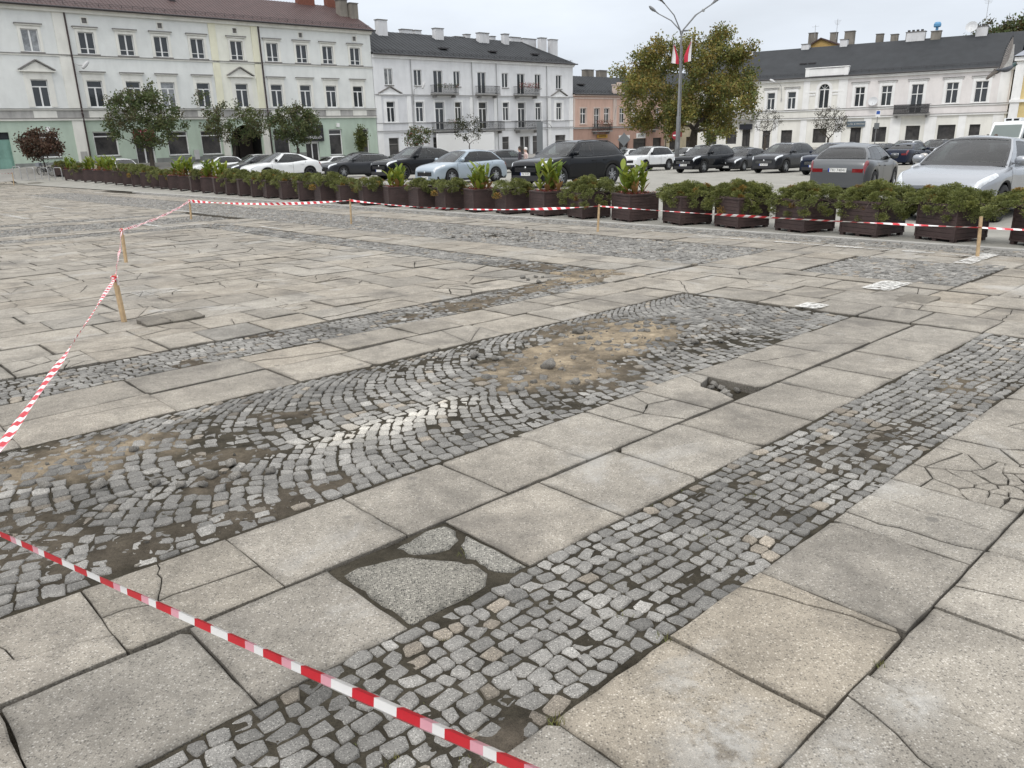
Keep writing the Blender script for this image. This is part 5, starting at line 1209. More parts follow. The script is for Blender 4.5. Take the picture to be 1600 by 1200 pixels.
def wall(parent, x0, x1, z0, z1, holes, mt, name='wall', y=0.0, rev=0.22):
    xs = sorted({x0, x1} | {min(max(h[i], x0), x1) for h in holes for i in (0, 1)}); zs = sorted({z0, z1} | {min(max(h[i], z0), z1) for h in holes for i in (2, 3)})
    b = MB()
    inside = lambda x, z: any(h[0] < x < h[1] and h[2] < z < h[3] for h in holes)
    for i in range(len(xs) - 1):
        for j in range(len(zs) - 1):
            if not inside((xs[i] + xs[i + 1]) / 2, (zs[j] + zs[j + 1]) / 2): b.quad((xs[i], y, zs[j]), (xs[i + 1], y, zs[j]), (xs[i + 1], y, zs[j + 1]), (xs[i], y, zs[j + 1]))
    for a, c, d, e in holes:
        a, c, d, e = max(a, x0), min(c, x1), max(d, z0), min(e, z1)
        if c <= a or e <= d: continue
        for p in (((a, d), (a, e)), ((c, e), (c, d)), ((a, e), (c, e)), ((c, d), (a, d))):
            (p0, q0), (p1, q1) = p; b.quad((p0, y, q0), (p0, y + rev, q0), (p1, y + rev, q1), (p1, y, q1))
    return b.build(name, mt, parent)
def side_walls(parent, x0, x1, z0, z1, dep, mt, gable=None):
    for x in (x0, x1):
        b = MB(); b.quad((x, 0.002, z0), (x, dep, z0), (x, dep, z1), (x, 0.002, z1))
        if gable: b.add([(x, 0.002, z1), (x, dep, z1), (x, dep / 2, gable)], [(0, 1, 2)])
        b.build('side_wall', mt, parent)
    b = MB(); b.quad((x0, dep, z0), (x1, dep, z0), (x1, dep, z1), (x0, dep, z1)); b.build('back_wall', mt, parent)
def win(parent, x0, x1, z0, z1, style='cross', glass=None, y=0.10, fm=None, name='window', tr=0.70, fw=0.07):
    b = MB(); fm = fm or M_UPVC; d = 0.06
    b.box(x0, x0 + fw, y, y + d, z0, z1); b.box(x1 - fw, x1, y, y + d, z0, z1); b.box(x0 + fw, x1 - fw, y, y + d, z0, z0 + fw); b.box(x0 + fw, x1 - fw, y, y + d, z1 - fw, z1)
    w, h = x1 - x0, z1 - z0; xm = (x0 + x1) / 2; zt = z0 + h * tr
    i = 0.003
    if style in ('cross', 'tee', 'double', 'low', 'shop'):
        if style in ('cross', 'tee', 'shop'): b.box(x0 + fw, x1 - fw, y - i, y + d - i, zt - .045, zt + .045)
        if style == 'cross': b.box(xm - .055, xm + .055, y - 2 * i, y + d - 2 * i, z0 + fw, z1 - fw)
        if style in ('tee',): b.box(xm - .06, xm + .06, y - 2 * i, y + d - 2 * i, z0 + fw, zt - .045)
        if style in ('double', 'low'): b.box(xm - .06, xm + .06, y - 2 * i, y + d - 2 * i, z0 + fw, z1 - fw)
        if style == 'low': b.box(x0 + fw, x1 - fw, y - i, y + d - i, z0 + h * .24, z0 + h * .24 + .05)
    o = b.build(name, fm, parent)
    g = MB(); g.quad((x0 + .02, y + d * .7, z0 + .02), (x1 - .02, y + d * .7, z0 + .02), (x1 - .02, y + d * .7, z1 - .02), (x0 + .02, y + d * .7, z1 - .02))
    g.build('pane', glass or (M_CURT if rnd.random() < .10 else M_GLZ), o); return o
def surround(o, x0, x1, z0, z1, w, mt, top=None, cap=None, capw=0.16, bottom=True, p=0.05, capm=None):
    b = MB(); T = top if top else w
    b.box(x0 - w, x0, -p, 0.02, z0, z1 + T); b.box(x1, x1 + w, -p, 0.02, z0, z1 + T); b.box(x0, x1, -p, 0.02, z1, z1 + T)
    b.build('surround', mt, o)
    if bottom: b = MB(); b.box(x0 - w - .04, x1 + w + .04, -p - .06, 0.02, z0 - .10, z0); b.build('sill', M_LEDGE if bottom == 2 else mt, o)
    if cap is not None: b = MB(); b.box(x0 - w - capw, x1 + w + capw, -p - .16, 0.0, cap, cap + .07); b.build('hood', M_LEDGE, o); b = MB(); b.box(x0 - w - capw + .06, x1 + w + capw - .06, -p - .10, 0.0, cap - .10, cap); b.build('hood_moulding', capm or mt, o)
def band(parent, x0, x1, z0, z1, p, mt, name='string_course', ledge=True):
    b = MB(); b.box(x0, x1, -p, 0.01, z0, z1); b.build(name, mt, parent)
    if ledge: b = MB(); b.box(x0, x1, -p - .05, 0.01, z1 + .001, z1 + .045); b.build('ledge', M_LEDGE, parent)
def pilaster(parent, x0, x1, z0, z1, p, mt): b = MB(); b.box(x0, x1, -p, 0.01, z0, z1); b.build('pilaster', mt, parent)
def pediment(o, xc, w, z0, h, mt):
    b = MB(); b.prism([(xc - w / 2 + .12, z0 + .1), (xc + w / 2 - .12, z0 + .1), (xc, z0 + h - .08)], 0.12, Matrix.Translation((0, -.10, 0))); b.box(xc - w / 2, xc + w / 2, -.24, 0.0, z0, z0 + .10); b.build('pediment', mt, o)
    b = MB()
    for s in (-1, 1):
        L = math.hypot(w / 2, h - .1); a = math.atan2(h - .1, w / 2)
        b.box(0, L, -.26, 0.0, 0, .09, Matrix.Translation((xc + s * w / 2, 0, z0 + .10)) @ (Matrix.Rotation(-a, 4, 'Y') if s < 0 else Matrix.Rotation(math.pi + a, 4, 'Y') @ Matrix.Scale(-1, 4, (0, 0, 1))))
    b.build('pediment_moulding', M_LEDGE, o)
def roof(parent, x0, x1, ze, dep, zr, mt, over=0.45, rib=0.0, hip0=0.0, hip1=0.0, yr=None, rows=0):
    yr = yr or dep / 2; b = MB(); sl = (zr - ze) / yr
    zf = ze - over * sl * 0.3
    n = max(1, int((x1 - x0) / rib)) if rib else 1
    A = lambda t: x0 + (x1 - x0) * t
    P = []
    for k in range(n + 1):
        x = A(k / n); xt = min(max(x, x0 + hip0), x1 - hip1); h = 0.0
        P.append((x, xt))
    vs = [[(x, -over, zf), (xt, yr, zr)] for x, xt in P]; b.grid(vs)
    b.quad((x0 + hip0, yr, zr), (x1 - hip1, yr, zr), (x1, dep + over, zf), (x0, dep + over, zf))
    if hip0: b.add([(x0, -over, zf), (x0 + hip0, yr, zr), (x0, dep + over, zf)], [(0, 1, 2)])
    if hip1: b.add([(x1, -over, zf), (x1, dep + over, zf), (x1 - hip1, yr, zr)], [(0, 1, 2)])
    b.quad((x0, -over, zf - .10), (x1, -over, zf - .10), (x1, 0.1, zf - .06), (x0, 0.1, zf - .06))
    if rib:     # standing seams / tile ridges
        for x, xt in P[1:-1]: b.add([(x - .022, -over, zf + .003), (x + .022, -over, zf + .003), (x, -over, zf + .045), (xt - .022, yr, zr + .003), (xt + .022, yr, zr + .003), (xt, yr, zr + .045)], [(0, 2, 5, 3), (2, 1, 4, 5)])
    if rows:
        for k in range(1, rows):
            t = k / rows; y = -over + (yr + over) * t; z = zf + (zr - zf) * t; xa = x0 + hip0 * t; xb = x1 - hip1 * t
            b.add([(xa, y, z + .004), (xb, y, z + .004), (xb, y - .03, z + .035), (xa, y - .03, z + .035)], [(0, 1, 2, 3)])
    ro = b.build('roof', mt, parent)
    g = MB(); g.tube([(x0 - .05, -over - .06, zf - .03), (x1 + .05, -over - .06, zf - .03)], .075, 8); g.build('gutter', M_GUT, parent)
    s = MB(); yy = -over + .55; zz = zf + (zr - zf) * (yy + over) / (yr + over)     # snow guard
    for q in (0.10, 0.22): s.box(x0 + .3, x1 - .3, yy - .012, yy + .012, zz + q, zz + q + .022)
    for k in range(int((x1 - x0) / .9)): s.box(x0 + .5 + k * .9, x0 + .53 + k * .9, yy - .015, yy + .015, zz - .02, zz + .25)
    s.build('snow_guard', M_GUT, ro); return ro
def chimney(ro, xc, w, y, d, z0, z1, mt, pots=0):
    b = MB(); b.box(xc - w / 2, xc + w / 2, y - d / 2, y + d / 2, z0, z1); o = b.build('chimney', mt, ro)
    b = MB(); b.box(xc - w / 2 - .07, xc + w / 2 + .07, y - d / 2 - .07, y + d / 2 + .07, z1, z1 + .08); b.m = 0
    b.build('chimney_cap', M_LEDGE, ro)
    if pots:
        b = MB()
        for k in range(pots): b.box(xc - w / 2 + .05 + k * (w - .1) / pots, xc - w / 2 + .05 + (k + .55) * (w - .1) / pots, y - .15, y + .15, z1 + .08, z1 + .3)
        b.build('chimney_pots', M_GUT, ro)
def downpipe(parent, x, z0, z1, mt, r=.055, kink=None):
    b = MB(); pts = [(x, -.10, z0), (x, -.10, z1)] if kink is None else [(x, -.12, z0), (x, -.12, kink - .15), (x - .02, -.17, kink + .05), (x, -.10, kink + .2), (x, -.10, z1)]
    b.tube(pts, r, 7); b.build('downpipe', mt, parent)
def iron_balcony(parent, x0, x1, z0, z1, dep=0.95, slab_t=.14, fill='bars', flowers=0):
    b = MB(); b.box(x0, x1, -dep, 0.0, z0, z0 + slab_t)
    for x in (x0 + .35, x1 - .35): b.prism([(x - .09, z0), (x + .09, z0), (x + .09, z0 - .30), (x - .09, z0 - .30)], dep * .7, Matrix.Translation((0, -dep * .7, 0)))
    o = b.build('balcony', M_CONC, parent); r = MB(); zb = z0 + slab_t
    for z in (z1 - .04, zb + .10): r.box(x0 + .03, x1 - .03, -dep + .02, -dep + .05, z, z + .035); r.box(x0 + .03, x0 + .06, -dep + .05, 0, z, z + .035); r.box(x1 - .06, x1 - .03, -dep + .05, 0, z, z + .035)
    if fill == 'bars':
        n = int((x1 - x0) / .13)
        for k in range(n + 1):
            x = x0 + .04 + (x1 - x0 - .09) * k / n; r.box(x, x + .028, -dep + .02, -dep + .05, zb, z1 - .04)
        for k in range(1, int(dep / .13)):
            for x in (x0 + .035, x1 - .055): r.box(x, x + .018, -k * .13, -k * .13 + .018, zb, z1 - .04)
        for k in range(int((x1 - x0) / .5)):    # scrolls
            cx = x0 + .3 + k * .5; r.tube([(cx + .12 * math.cos(a), -dep + .02, (zb + z1) / 2 + .14 * math.sin(a)) for a in np.linspace(0, 6.28, 9)], .012, 4, cap=False)
    else:
        n = int((x1 - x0) / .11)
        for k in range(n): x = x0 + .05 + (x1 - x0 - .1) * k / n; r.box(x, x + .09, -dep + .025, -dep + .045, zb, z1)
    r.build('railing', M_IRON, o); return o
def flower_box(parent, loc, w, seed, red=.2, label='', n=260, hgt=.35):
    r = np.random.RandomState(seed); C = np.stack([r.uniform(-w / 2, w / 2, n), r.normal(0, .10, n), r.uniform(-.25, hgt, n)], 1); D = unit(r.normal(0, 1, (n, 3)) + [0, -.3, .4]); Wd = unit(np.cross(D, r.normal(0, 1, (n, 3)))) * .035
    t = r.rand(n, 1); col = np.where(t < red, [[.42, .10, .10]], np.where(t < .5 + red / 2, [[.06, .08, .03]], [[.11, .12, .05]])) * r.uniform(.6, 1.3, (n, 1))
    o = link_mesh('balcony_flowers', cards('balcony_flowers', C, D, Wd, r.uniform(.08, .17, n), col, M_LEAF)); o.matrix_world = parent.matrix_world @ Matrix.Translation(loc); tag(o, label, 'flowers'); return o
def wall_lamp(parent, x, z, up, out, side, label):
    t = thing('wall_lamp', label, 'street lamp'); t.matrix_world = parent.matrix_world @ Matrix.Translation((x, 0, z))
    b = MB(); b.tube([(0, -.04, -1.2), (0, -.12, -.3), (side * .1, -.25, up * .55), (side * .45, -out * .55, up * .9), (side * .9, -out, up)], .035, 6); b.build('bracket', M_PIPEG, t)
    h = MB(); h.lathe([(.02, -.45), (.13, -.35), (.17, 0), (.12, .3), (.04, .38)], 10, Matrix.Translation((side * 1.15, -out - .1, up + .05)) @ Matrix.Rotation(R(80) * side, 4, 'Y')); h.build('lamp_head', pmat('lamp_shell', (.5, .5, .5), rough=.4), t)
    b = MB(); b.cbox(0, -.06, -.9, .12, .1, .3); b.build('junction_box', M_PIPEG, t)
RZ1 = R(90) - TH
ORG = lambda s: Vector((*xy(0, -75), 0))
bpy.context.view_layer.update()

# ------------------------------------------------------------------ the long pale house with a green ground floor
A = house('tenement_house', 'long three storey pale grey house with green ground floor and brown tiled roof', ORG(0), RZ1); bpy.context.view_layer.update()
M_A_UP = plaster('pale_grey_render', (0.745, 0.76, 0.74), .08); M_A_Y = plaster('pale_yellow_render', (0.80, 0.795, 0.705), .08); M_A_G = plaster('sage_green_render', (0.475, 0.565, 0.475), .12, .12); M_A_B = plaster('grey_plinth', (0.24, 0.25, 0.24), .3)
W_S = [6.0, 10.0, 14.0, 18.15, 22.3, 25.42, 28.36, 31.57, 35.28, 38.86, 42.0, 44.92, 48.15]
h2 = [(c - .61, c + .61, 8.6, 10.3) for c in W_S]; h1 = [(c - .61, c + .61, 4.45, 6.55) for c in W_S]
vents = [(c - .2, c + .2, 10.95, 11.37) for c in (22.37, 28.46, 35.27, 42.03, 48.2)]
upper = lambda x0, x1, mt: wall(A, x0, x1, 3.45, 11.7, [h for h in h2 + h1 + vents if x0 < (h[0] + h[1]) / 2 < x1], mt)
upper(2.0, 32.8, M_A_UP); upper(32.8, 37.5, M_A_Y); upper(37.5, 50.15, M_A_UP)
GF = [(13.76, 15.24, -.55, 2.55, 'door'), (17.1, 18.75, .50, 2.5, 'shop'), (21.45, 23.38, .45, 2.48, 'shop'), (24.75, 26.4, -.5, 2.4, 'entry'), (27.6, 29.5, .30, 2.4, 'shop'), (30.7, 32.6, .25, 2.38, 'shop'),
      (33.55, 36.75, -1.2, 2.9, 'gate'), (37.95, 39.7, -.30, 2.3, 'shop'), (41.4, 42.95, -1.0, 2.0, 'entry2'), (44.2, 45.75, -.3, 2.3, 'shop'), (47.6, 49.05, -.3, 2.3, 'shop'), (6, 8, .4, 2.5, 'shop'), (9.5, 11.3, .4, 2.5, 'shop')]
wall(A, 2.0, 50.15, -1.6, 3.42, [g[:4] for g in GF], M_A_G, 'ground_floor_wall', rev=.3)
b = MB(); zs_ = [(-1.6, .10)]
xs_ = sorted([2.0] + [x for g in GF if g[4] in ('door', 'entry', 'gate', 'entry2') for x in g[:2]] + [50.15])
for i in range(0, len(xs_) - 1, 2): b.box(xs_[i] + .01, xs_[i + 1] - .01, -.05, .01, -1.6, .12 if xs_[i] < 37 else -.4)
b.build('plinth', M_A_B, A)
for i, c in enumerate(W_S):
    o = win(A, c - .61, c + .61, 8.6, 10.3, 'double' if i < 4 else 'low', y=.12, glass=M_CURT if i == 3 else None); surround(o, c - .61, c + .61, 8.6, 10.3, .22, M_CREAM, cap=10.64, bottom=2)
    o = win(A, c - .61, c + .61, 4.45, 6.55, 'tee' if i < 4 else 'tee', y=.12, tr=.74); ped = i in (1, 3, 8)
    surround(o, c - .61, c + .61, 4.45, 6.55, .24 if not ped else .42, M_CREAM, top=.62 if not ped else .55, cap=7.2 if not ped else None, bottom=0)
    if ped: pediment(o, c, 2.6, 7.12, .85, M_CREAM)
    b = MB(); b.box(c - .85, c + .85, -.05, 0.01, 3.62, 4.16); b.build('apron_panel', M_CREAM, A)
for a, c, d, e in vents:
    b = MB(); b.box(a - .10, a, -.03, .02, d - .1, e + .1); b.box(c, c + .10, -.03, .02, d - .1, e + .1); b.box(a, c, -.03, .02, d - .1, d); b.box(a, c, -.03, .02, e, e + .1); o = b.build('attic_vent', M_CREAM, A)
    g = MB(); g.quad((a, .14, d), (c, .14, d), (c, .14, e), (a, .14, e)); g.build('vent_hole', M_LEDGE, o)
band(A, 2.0, 50.2, 8.34, 8.46, .07, M_CREAM); band(A, 2.0, 50.2, 4.2, 4.30, .12, M_CREAM); band(A, 2.0, 50.2, 3.40, 3.56, .16, M_CREAM)
b = MB(); b.box(2.0, 50.2, -.012, .01, 3.57, 4.195); b.build('stained_band', M_GREYST, A)
b = MB(); b.box(2.0, 50.25, -.22, .01, 11.66, 11.86); b.box(2.0, 50.3, -.34, .01, 11.861, 12.05); b.build('cornice', M_CREAM, A)
for x0, x1 in ((20.0, 20.9), (32.75, 33.4), (36.85, 37.5)):
    pilaster(A, x0, x1, 4.36, 11.65, .07, M_CREAM if x0 < 30 else plaster('yellow_trim', (.78, .76, .60), .12)); pilaster(A, x0, x1, -.9, 3.39, .09, M_CREAM)
downpipe(A, 20.92, -.6, 12.0, M_PIPE, .07, 3.9); downpipe(A, 37.62, -.9, 12.0, M_PIPE, .07, 3.9)
for a, c, d, e, k in GF:
    if k == 'shop':
        o = win(A, a, c, d, e, 'shop', M_SHOP, y=.14, tr=.80, fw=.10); b = MB(); b.box(a - .05, c + .05, -.07, .1, d - .08, d); b.build('sill', M_LEDGE, o)
    elif k == 'door':
        b = MB(); b.box(a, c, .18, .24, d, e - .55); 
        for x in (a + .1, (a + c) / 2 + .05):
            for z0, z1 in ((d + .2, d + 1.0), (d + 1.15, e - .75)): b.box(x, x + .55, .165, .181, z0, z1)
        b.build('door', plaster('mint_door', (.25, .42, .36), .3, .25), A); g = MB(); g.box(a, c, .2, .24, e - .54, e); o = g.build('fanlight', M_GLZ, A); b = MB(); b.box((a + c) / 2 - .04, (a + c) / 2 + .04, .16, .2, e - .54, e); b.build('glazing_bar', M_IRON, o)
        b = MB(); b.box(a - .3, c + .3, -.7, .2, -.85, d); b.build('step', M_CONC, A)
    elif k in ('entry', 'entry2'):
        o = win(A, a, c, d, d + 2.05, 'double', M_SHOP, y=.2, name='door', fw=.12); g = MB(); g.box(a, c, .05, .22, d + 2.06, e); g.build('transom_panel', M_DARK if k == 'entry' else M_UPVC, A)
    elif k == 'gate':
        xm, hw_ = (a + c) / 2, (c - a) / 2; b = MB(); n = 12; zsp = 1.35; hh = e - zsp
        for s in (-1, 1):
            pts = [(xm + s * hw_, e)] + [(xm + s * hw_ * math.cos(t), zsp + hh * math.sin(t) * .97) for t in np.linspace(0, math.pi / 2, n)] + [(xm, e)]
            b.prism(pts if s > 0 else pts[::-1], .25, Matrix.Translation((0, -.004, 0)))
        b.build('gate_arch', M_A_G, A)
        g = MB(); g.box(a, c, 3.4, 3.45, -1.6, e); 
        for x in (a - .02, c + .02): g.box(x - .01, x + .01, .3, 3.4, -1.6, e)
        g.box(a, c, .3, 3.4, e, e + .02); g.build('passage', M_DARK, A)
        b = MB(); b.box(xm - hw_ + .1, xm - .05, 2.0, 2.06, -1.3, 1.6); b.box(xm + .05, xm + hw_ - .1, 2.0, 2.06, -1.3, 1.6); b.build('gate_leaf', pmat('old_gate', (.03, .022, .018), rough=.8), A)
side_walls(A, 2.0, 50.15, -1.6, 12.0, 11, M_A_UP, 14.7)
RA = roof(A, 1.6, 50.5, 12.12, 11, 14.95, M_RED_ROOF, over=.5, rib=.33, rows=0)
PX = lambda s, y: s * (75 + y) / 75
chimney(RA, PX(42.9, 5.5), 1.9, 5.5, .7, 13.8, 16.9, M_BRICK); chimney(RA, PX(45.9, 5.5), 1.5, 5.5, .7, 13.8, 16.4, M_BRICK); chimney(RA, 48.95, .95, 3.1, .8, 12.6, 15.2, M_OLDPL); chimney(RA, 49.98, .95, 2.7, .8, 12.5, 14.9, M_OLDPL)
for s in (12.5, 25, 31): b = MB(); b.cbox(s, 3, 13.9, .5, .5, .6); b.build('roof_vent', M_GUT, RA)
# small fittings that belong to the wall
for x, z in ((18.1, 2.72), (32.0, 2.72), (45.3, 2.7)): b = MB(); b.cbox(x, -.10, z, .30, .2, .38); b.build('alarm_box', M_UPVC, A)
b = MB(); b.cbox(30.05, -.12, .3, .42, .2, .85); b.build('meter_box', pmat('meter_box', (.5, .5, .5), rough=.5, var=.2), A); b = MB(); b.cbox(20.45, -.12, .5, .5, .06, .8); b.build('meter_door', M_GREYST, A)
# shop signs on the wall
def sign(parent, x0, x1, z0, z1, colr, text, tcol, size, label, y=-.10, lines=None):
    t = thing('shop_sign', label, 'sign'); t.matrix_world = parent.matrix_world @ Matrix.Translation(((x0 + x1) / 2, y, (z0 + z1) / 2))
    b = MB(); b.box(-(x1 - x0) / 2, (x1 - x0) / 2, -.04, .06, -(z1 - z0) / 2, (z1 - z0) / 2); b.build('board', pmat('sign_board', colr, rough=.5), t)
    for tx, sz, dz in (lines or [(text, size, 0)]):
        if not tx: continue
        q = link_mesh('lettering', text_mesh(tx, sz, pmat('sign_lettering', tcol, rough=.5), thick=.01), t); q.matrix_local = Matrix.Translation((0, -.055, dz)) @ Matrix.Rotation(R(90), 4, 'X')
sign(A, 41.2, 43.5, 1.15, 2.75, (.012, .012, .014), '', (.75, .75, .75), .3, 'black shop sign with white lettering over the door behind the round tree', lines=[('C·D', .34, .38), ('VANDELLO', .36, -.42)])
sign(A, 24.7, 26.5, 1.65, 2.60, (.20, .02, .03), '', (.75, .45, .5), .3, 'dark red shop sign behind the leftmost street tree', lines=[('SALON', .3, .18), ('MODY', .3, -.2)])
bpy.context.view_layer.update()
wall_lamp(A, 20.95, 8.0, -.35, .9, .55, 'small lamp bracketed to the left brown downpipe')

# ------------------------------------------------------------------ the grey house with balconies
B = house('grey_house', 'three storey light grey house with iron balconies and white chimneys', ORG(0), RZ1); bpy.context.view_layer.update()
M_B = plaster('light_grey_render', (0.78, 0.785, 0.795), .10); M_B1 = plaster('mid_grey_render', (0.70, 0.705, 0.72), .12)
T_S = [(52.19, .55, 0), (56.12, .55, 0), (58.97, .66, 1), (61.75, .5, 0), (65.58, .66, 1), (69.38, .53, 0), (72.07, .66, 1), (75.06, .53, 0), (78.93, .53, 0)]
ht = [(c - w, c + w, 6.74 if not k else 6.0, 8.42) for c, w, k in T_S]; hf = [(c - w, c + w, 2.9 if not k else 2.0, 5.05) for c, w, k in T_S]
wall(B, 50.2, 81.62, 5.74, 9.75, ht, M_B); wall(B, 50.2, 81.62, 1.9, 5.74, hf, M_B1)
GB = [(51.64, 52.98, -1.0, 1.25, 's'), (66.0, 67.05, -1.9, 1.1, 'd'), (68.64, 69.8, -1.2, 1.0, 's'), (71.7, 73.45, -1.9, 1.0, 'd'), (73.97, 75.75, -1.3, 1.0, 's'), (78.2, 80.2, -1.3, 1.0, 's'), (57.8, 59.2, -1.0, 1.2, 's'), (61.6, 63.0, -1.0, 1.2, 's')]
wall(B, 50.2, 81.62, -2.2, 1.9, [g[:4] for g in GB], M_B, 'ground_floor_wall')
for (c, w, k), a, f in zip(T_S, ht, hf):
    o = win(B, *a, 'double', y=.12); b = MB(); b.box(a[0] - .06, a[1] + .06, -.10, .02, a[2] - .07, a[2]); b.build('sill', M_LEDGE, o)
    o = win(B, *f, 'tee', y=.12, tr=.72 if not k else .76)
    if c in (52.19, 78.93): surround(o, *f, .40, M_WTRIM, top=.30, bottom=1); pediment(o, c, 3.0, 5.75, .80, M_WTRIM)
    else: surround(o, *f, .18, M_WTRIM, bottom=1 if not k else 0)
for a, c, d, e, k in GB: win(B, a, c, d, e, 'shop' if k == 's' else 'double', M_SHOP, y=.15, fm=M_LEDGE if k == 's' else M_UPVC, name='window' if k == 's' else 'door')
band(B, 50.2, 81.7, 5.66, 5.74, .10, M_B); band(B, 50.2, 81.7, 2.72, 2.79, .06, M_B1); band(B, 50.2, 81.7, 1.84, 1.96, .14, M_B)
b = MB(); b.box(50.2, 81.7, -.20, .01, 9.45, 9.62); b.box(50.2, 81.75, -.30, .01, 9.621, 9.78); b.build('cornice', M_WTRIM, B)
for x0, x1 in ((50.25, 50.95), (54.38, 54.93), (63.53, 64.11), (67.36, 67.95), (76.78, 77.38), (80.89, 81.6)): pilaster(B, x0, x1, 1.98, 5.64, .08, M_WTRIM); pilaster(B, x0, x1, -2.0, 1.82, .08, M_WTRIM)
side_walls(B, 50.2, 81.62, -2.2, 9.75, 12, M_B)
RB = roof(B, 50.16, 82.0, 9.9, 12, 12.9, M_SLATE, over=.45, rib=.6, hip1=4.0)
for s, w, z1 in ((51.67, 1.25, 13.9), (54.84, 1.5, 13.3), (56.31, .9, 13.3), (59.27, 1.25, 13.5), (62.23, 1.5, 12.95), (63.48, .7, 13.3), (65.94, 1.6, 13.4), (67.39, .75, 13.3), (69.55, .8, 13.5), (71.04, 1.8, 13.4), (73.47, 2.4, 13.35), (75.9, 1.1, 13.4), (77.83, 1.3, 13.3)):
    y = 5.0 if w in (1.25, 1.6, .8, 1.1, 1.3) else 6.4; chimney(RB, PX(s, y), w, y, .65, 11.3, z1, M_WCH)
for s in (61.3, 69.0, 76.3): b = MB(); b.box(s - .55, s + .55, 1.4, 2.5, 10.9, 11.05); b.build('skylight', M_GUT, RB)
for x in (55.15, 64.0, 67.9, 76.6): downpipe(B, x, -1.8, 9.5, M_PIPEG, .05)
for n_, (x0, x1, z0, z1, fl) in enumerate(((57.75, 61.2, 5.80, 6.85, 0), (64.45, 67.7, 5.80, 6.85, 0), (70.7, 74.5, 5.80, 6.9, 1), (57.6, 61.35, 1.78, 2.85, 0), (64.9, 68.3, 1.72, 2.85, 0), (70.7, 74.65, 1.68, 2.85, 0))):
    iron_balcony(B, x0, x1, z0, z1)
flower_box(B, (72.6, -.95, 6.95), 3.6, 3, .45, 'rusty flowers along the rail of the upper right balcony on the grey house', 420); flower_box(B, (59.6, -.95, 6.75), 3.2, 4, .05, 'green plants on the upper left balcony of the grey house', 260, .25); flower_box(B, (59.9, -.95, 2.75), 1.6, 6, .1, 'pot plants on the lower left balcony of the grey house', 120)
t = thing('billboard', 'blank white billboard panel across the grey house front', 'billboard'); t.matrix_world = B.matrix_world @ Matrix.Translation((61.5, -1.6, 0)); b = MB(); b.box(-4.25, 4.25, 0, .12, -1.35, 1.5); b.build('panel', pmat('blank_hoarding', (.78, .78, .77), rough=.6), t); b = MB(); b.box(-4.3, 4.3, -.03, .15, 1.501, 1.58); b.box(-4.36, -4.251, -.03, .15, -1.35, 1.5); b.box(4.251, 4.36, -.03, .15, -1.35, 1.5); b.build('panel_frame', M_WTRIM, t)
for x in (-4, 0, 4): b = MB(); b.box(x - .06, x + .06, .13, .25, -2.4, 1.4); b.build('post', M_PIPEG, t)
wall_lamp(B, 55.3, 5.9, .75, 1.4, .35, 'street lamp on a long arm on the left of the grey house')

# ------------------------------------------------------------------ the low pink house
Cc = house('pink_house', 'low two storey pink house with plants on its balconies', ORG(0), RZ1); bpy.context.view_layer.update()
M_C = plaster('salmon_render', (0.63, 0.435, 0.355), .13, .12); M_C2 = plaster('brown_pink_render', (0.44, 0.29, 0.235), .18, .15); M_CT = plaster('pale_pink_trim', (0.64, 0.53, 0.47), .2)
P_S = [(83.69, .6, 0), (86.5, .57, 1), (88.61, .56, 0), (91.97, .56, 0), (94.91, .5, 0), (97.06, .5, 1), (100.28, .5, 0)]
hc = [(c - w, c + w, 2.35 if not k else 1.8, 4.37) for c, w, k in P_S]
wall(Cc, 81.65, 102.3, 1.75, 6.1, hc, M_C)
GC = [(83.2, 85.0, -1.3, .2), (87.0, 89.0, -1.6, .1), (91.4, 93.6, -2.3, .15), (94.7, 97.8, -2.3, .12), (99.4, 101.6, -1.4, .15)]
wall(Cc, 81.65, 102.3, -2.8, 1.75, GC, M_C2, 'ground_floor_wall')
for (c, w, k), h in zip(P_S, hc): o = win(Cc, *h, 'cross', y=.12, tr=.64); surround(o, *h, .14, M_CT, bottom=1 if not k else 0)
for g in GC: win(Cc, *g, 'shop', M_SHOP, y=.2, fm=M_IRON)
band(Cc, 81.65, 102.35, 1.70, 1.86, .12, M_GREYST); band(Cc, 81.65, 102.35, 5.55, 5.75, .10, M_CT, 'frieze', False)
b = MB(); b.box(81.65, 102.35, -.28, .01, 5.9, 6.12); b.build('cornice', M_CT, Cc)
for x0, x1 in ((89.94, 90.7), (93.5, 94.25), (81.7, 82.0)): pilaster(Cc, x0, x1, 1.92, 5.54, .09, M_CT)
b = MB(); b.box(90.0, 92.6, -.15, .25, 6.25, 7.4); b.box(89.9, 92.7, -.22, .3, 7.401, 7.52); b.box(91.0, 91.6, -.18, .25, 7.521, 7.8); b.build('parapet', M_CT, Cc)
side_walls(Cc, 81.65, 102.3, -2.8, 6.1, 11, M_C)
RC = roof(Cc, 81.6, 102.5, 6.22, 11, 8.9, M_SLATE, over=.4, rib=.6)
chimney(RC, PX(84.6, 7), 1.8, 7, .8, 8.0, 9.9, M_OLDPL); chimney(RC, PX(87.4, 7), 1.6, 7, .8, 8.0, 9.9, M_OLDPL)
b = MB(); b.box(85.2, 86.4, 2.0, 2.9, 7.5, 7.62); b.build('skylight', M_GUT, RC)
iron_balcony(Cc, 85.5, 88.9, 1.25, 2.3, .9); iron_balcony(Cc, 96.1, 99.5, 1.25, 2.3, .9)
flower_box(Cc, (87.2, -.95, 2.3), 3.4, 8, .35, 'dark red and green flowers on the left balcony of the pink house', 380, .5); flower_box(Cc, (87.0, -.7, 1.3), 2.6, 18, .45, 'trailing plants under the left balcony of the pink house', 160, .3); flower_box(Cc, (97.8, -.95, 2.3), 3.2, 9, .15, 'dark green bushes in pots on the right balcony of the pink house', 380, .6)
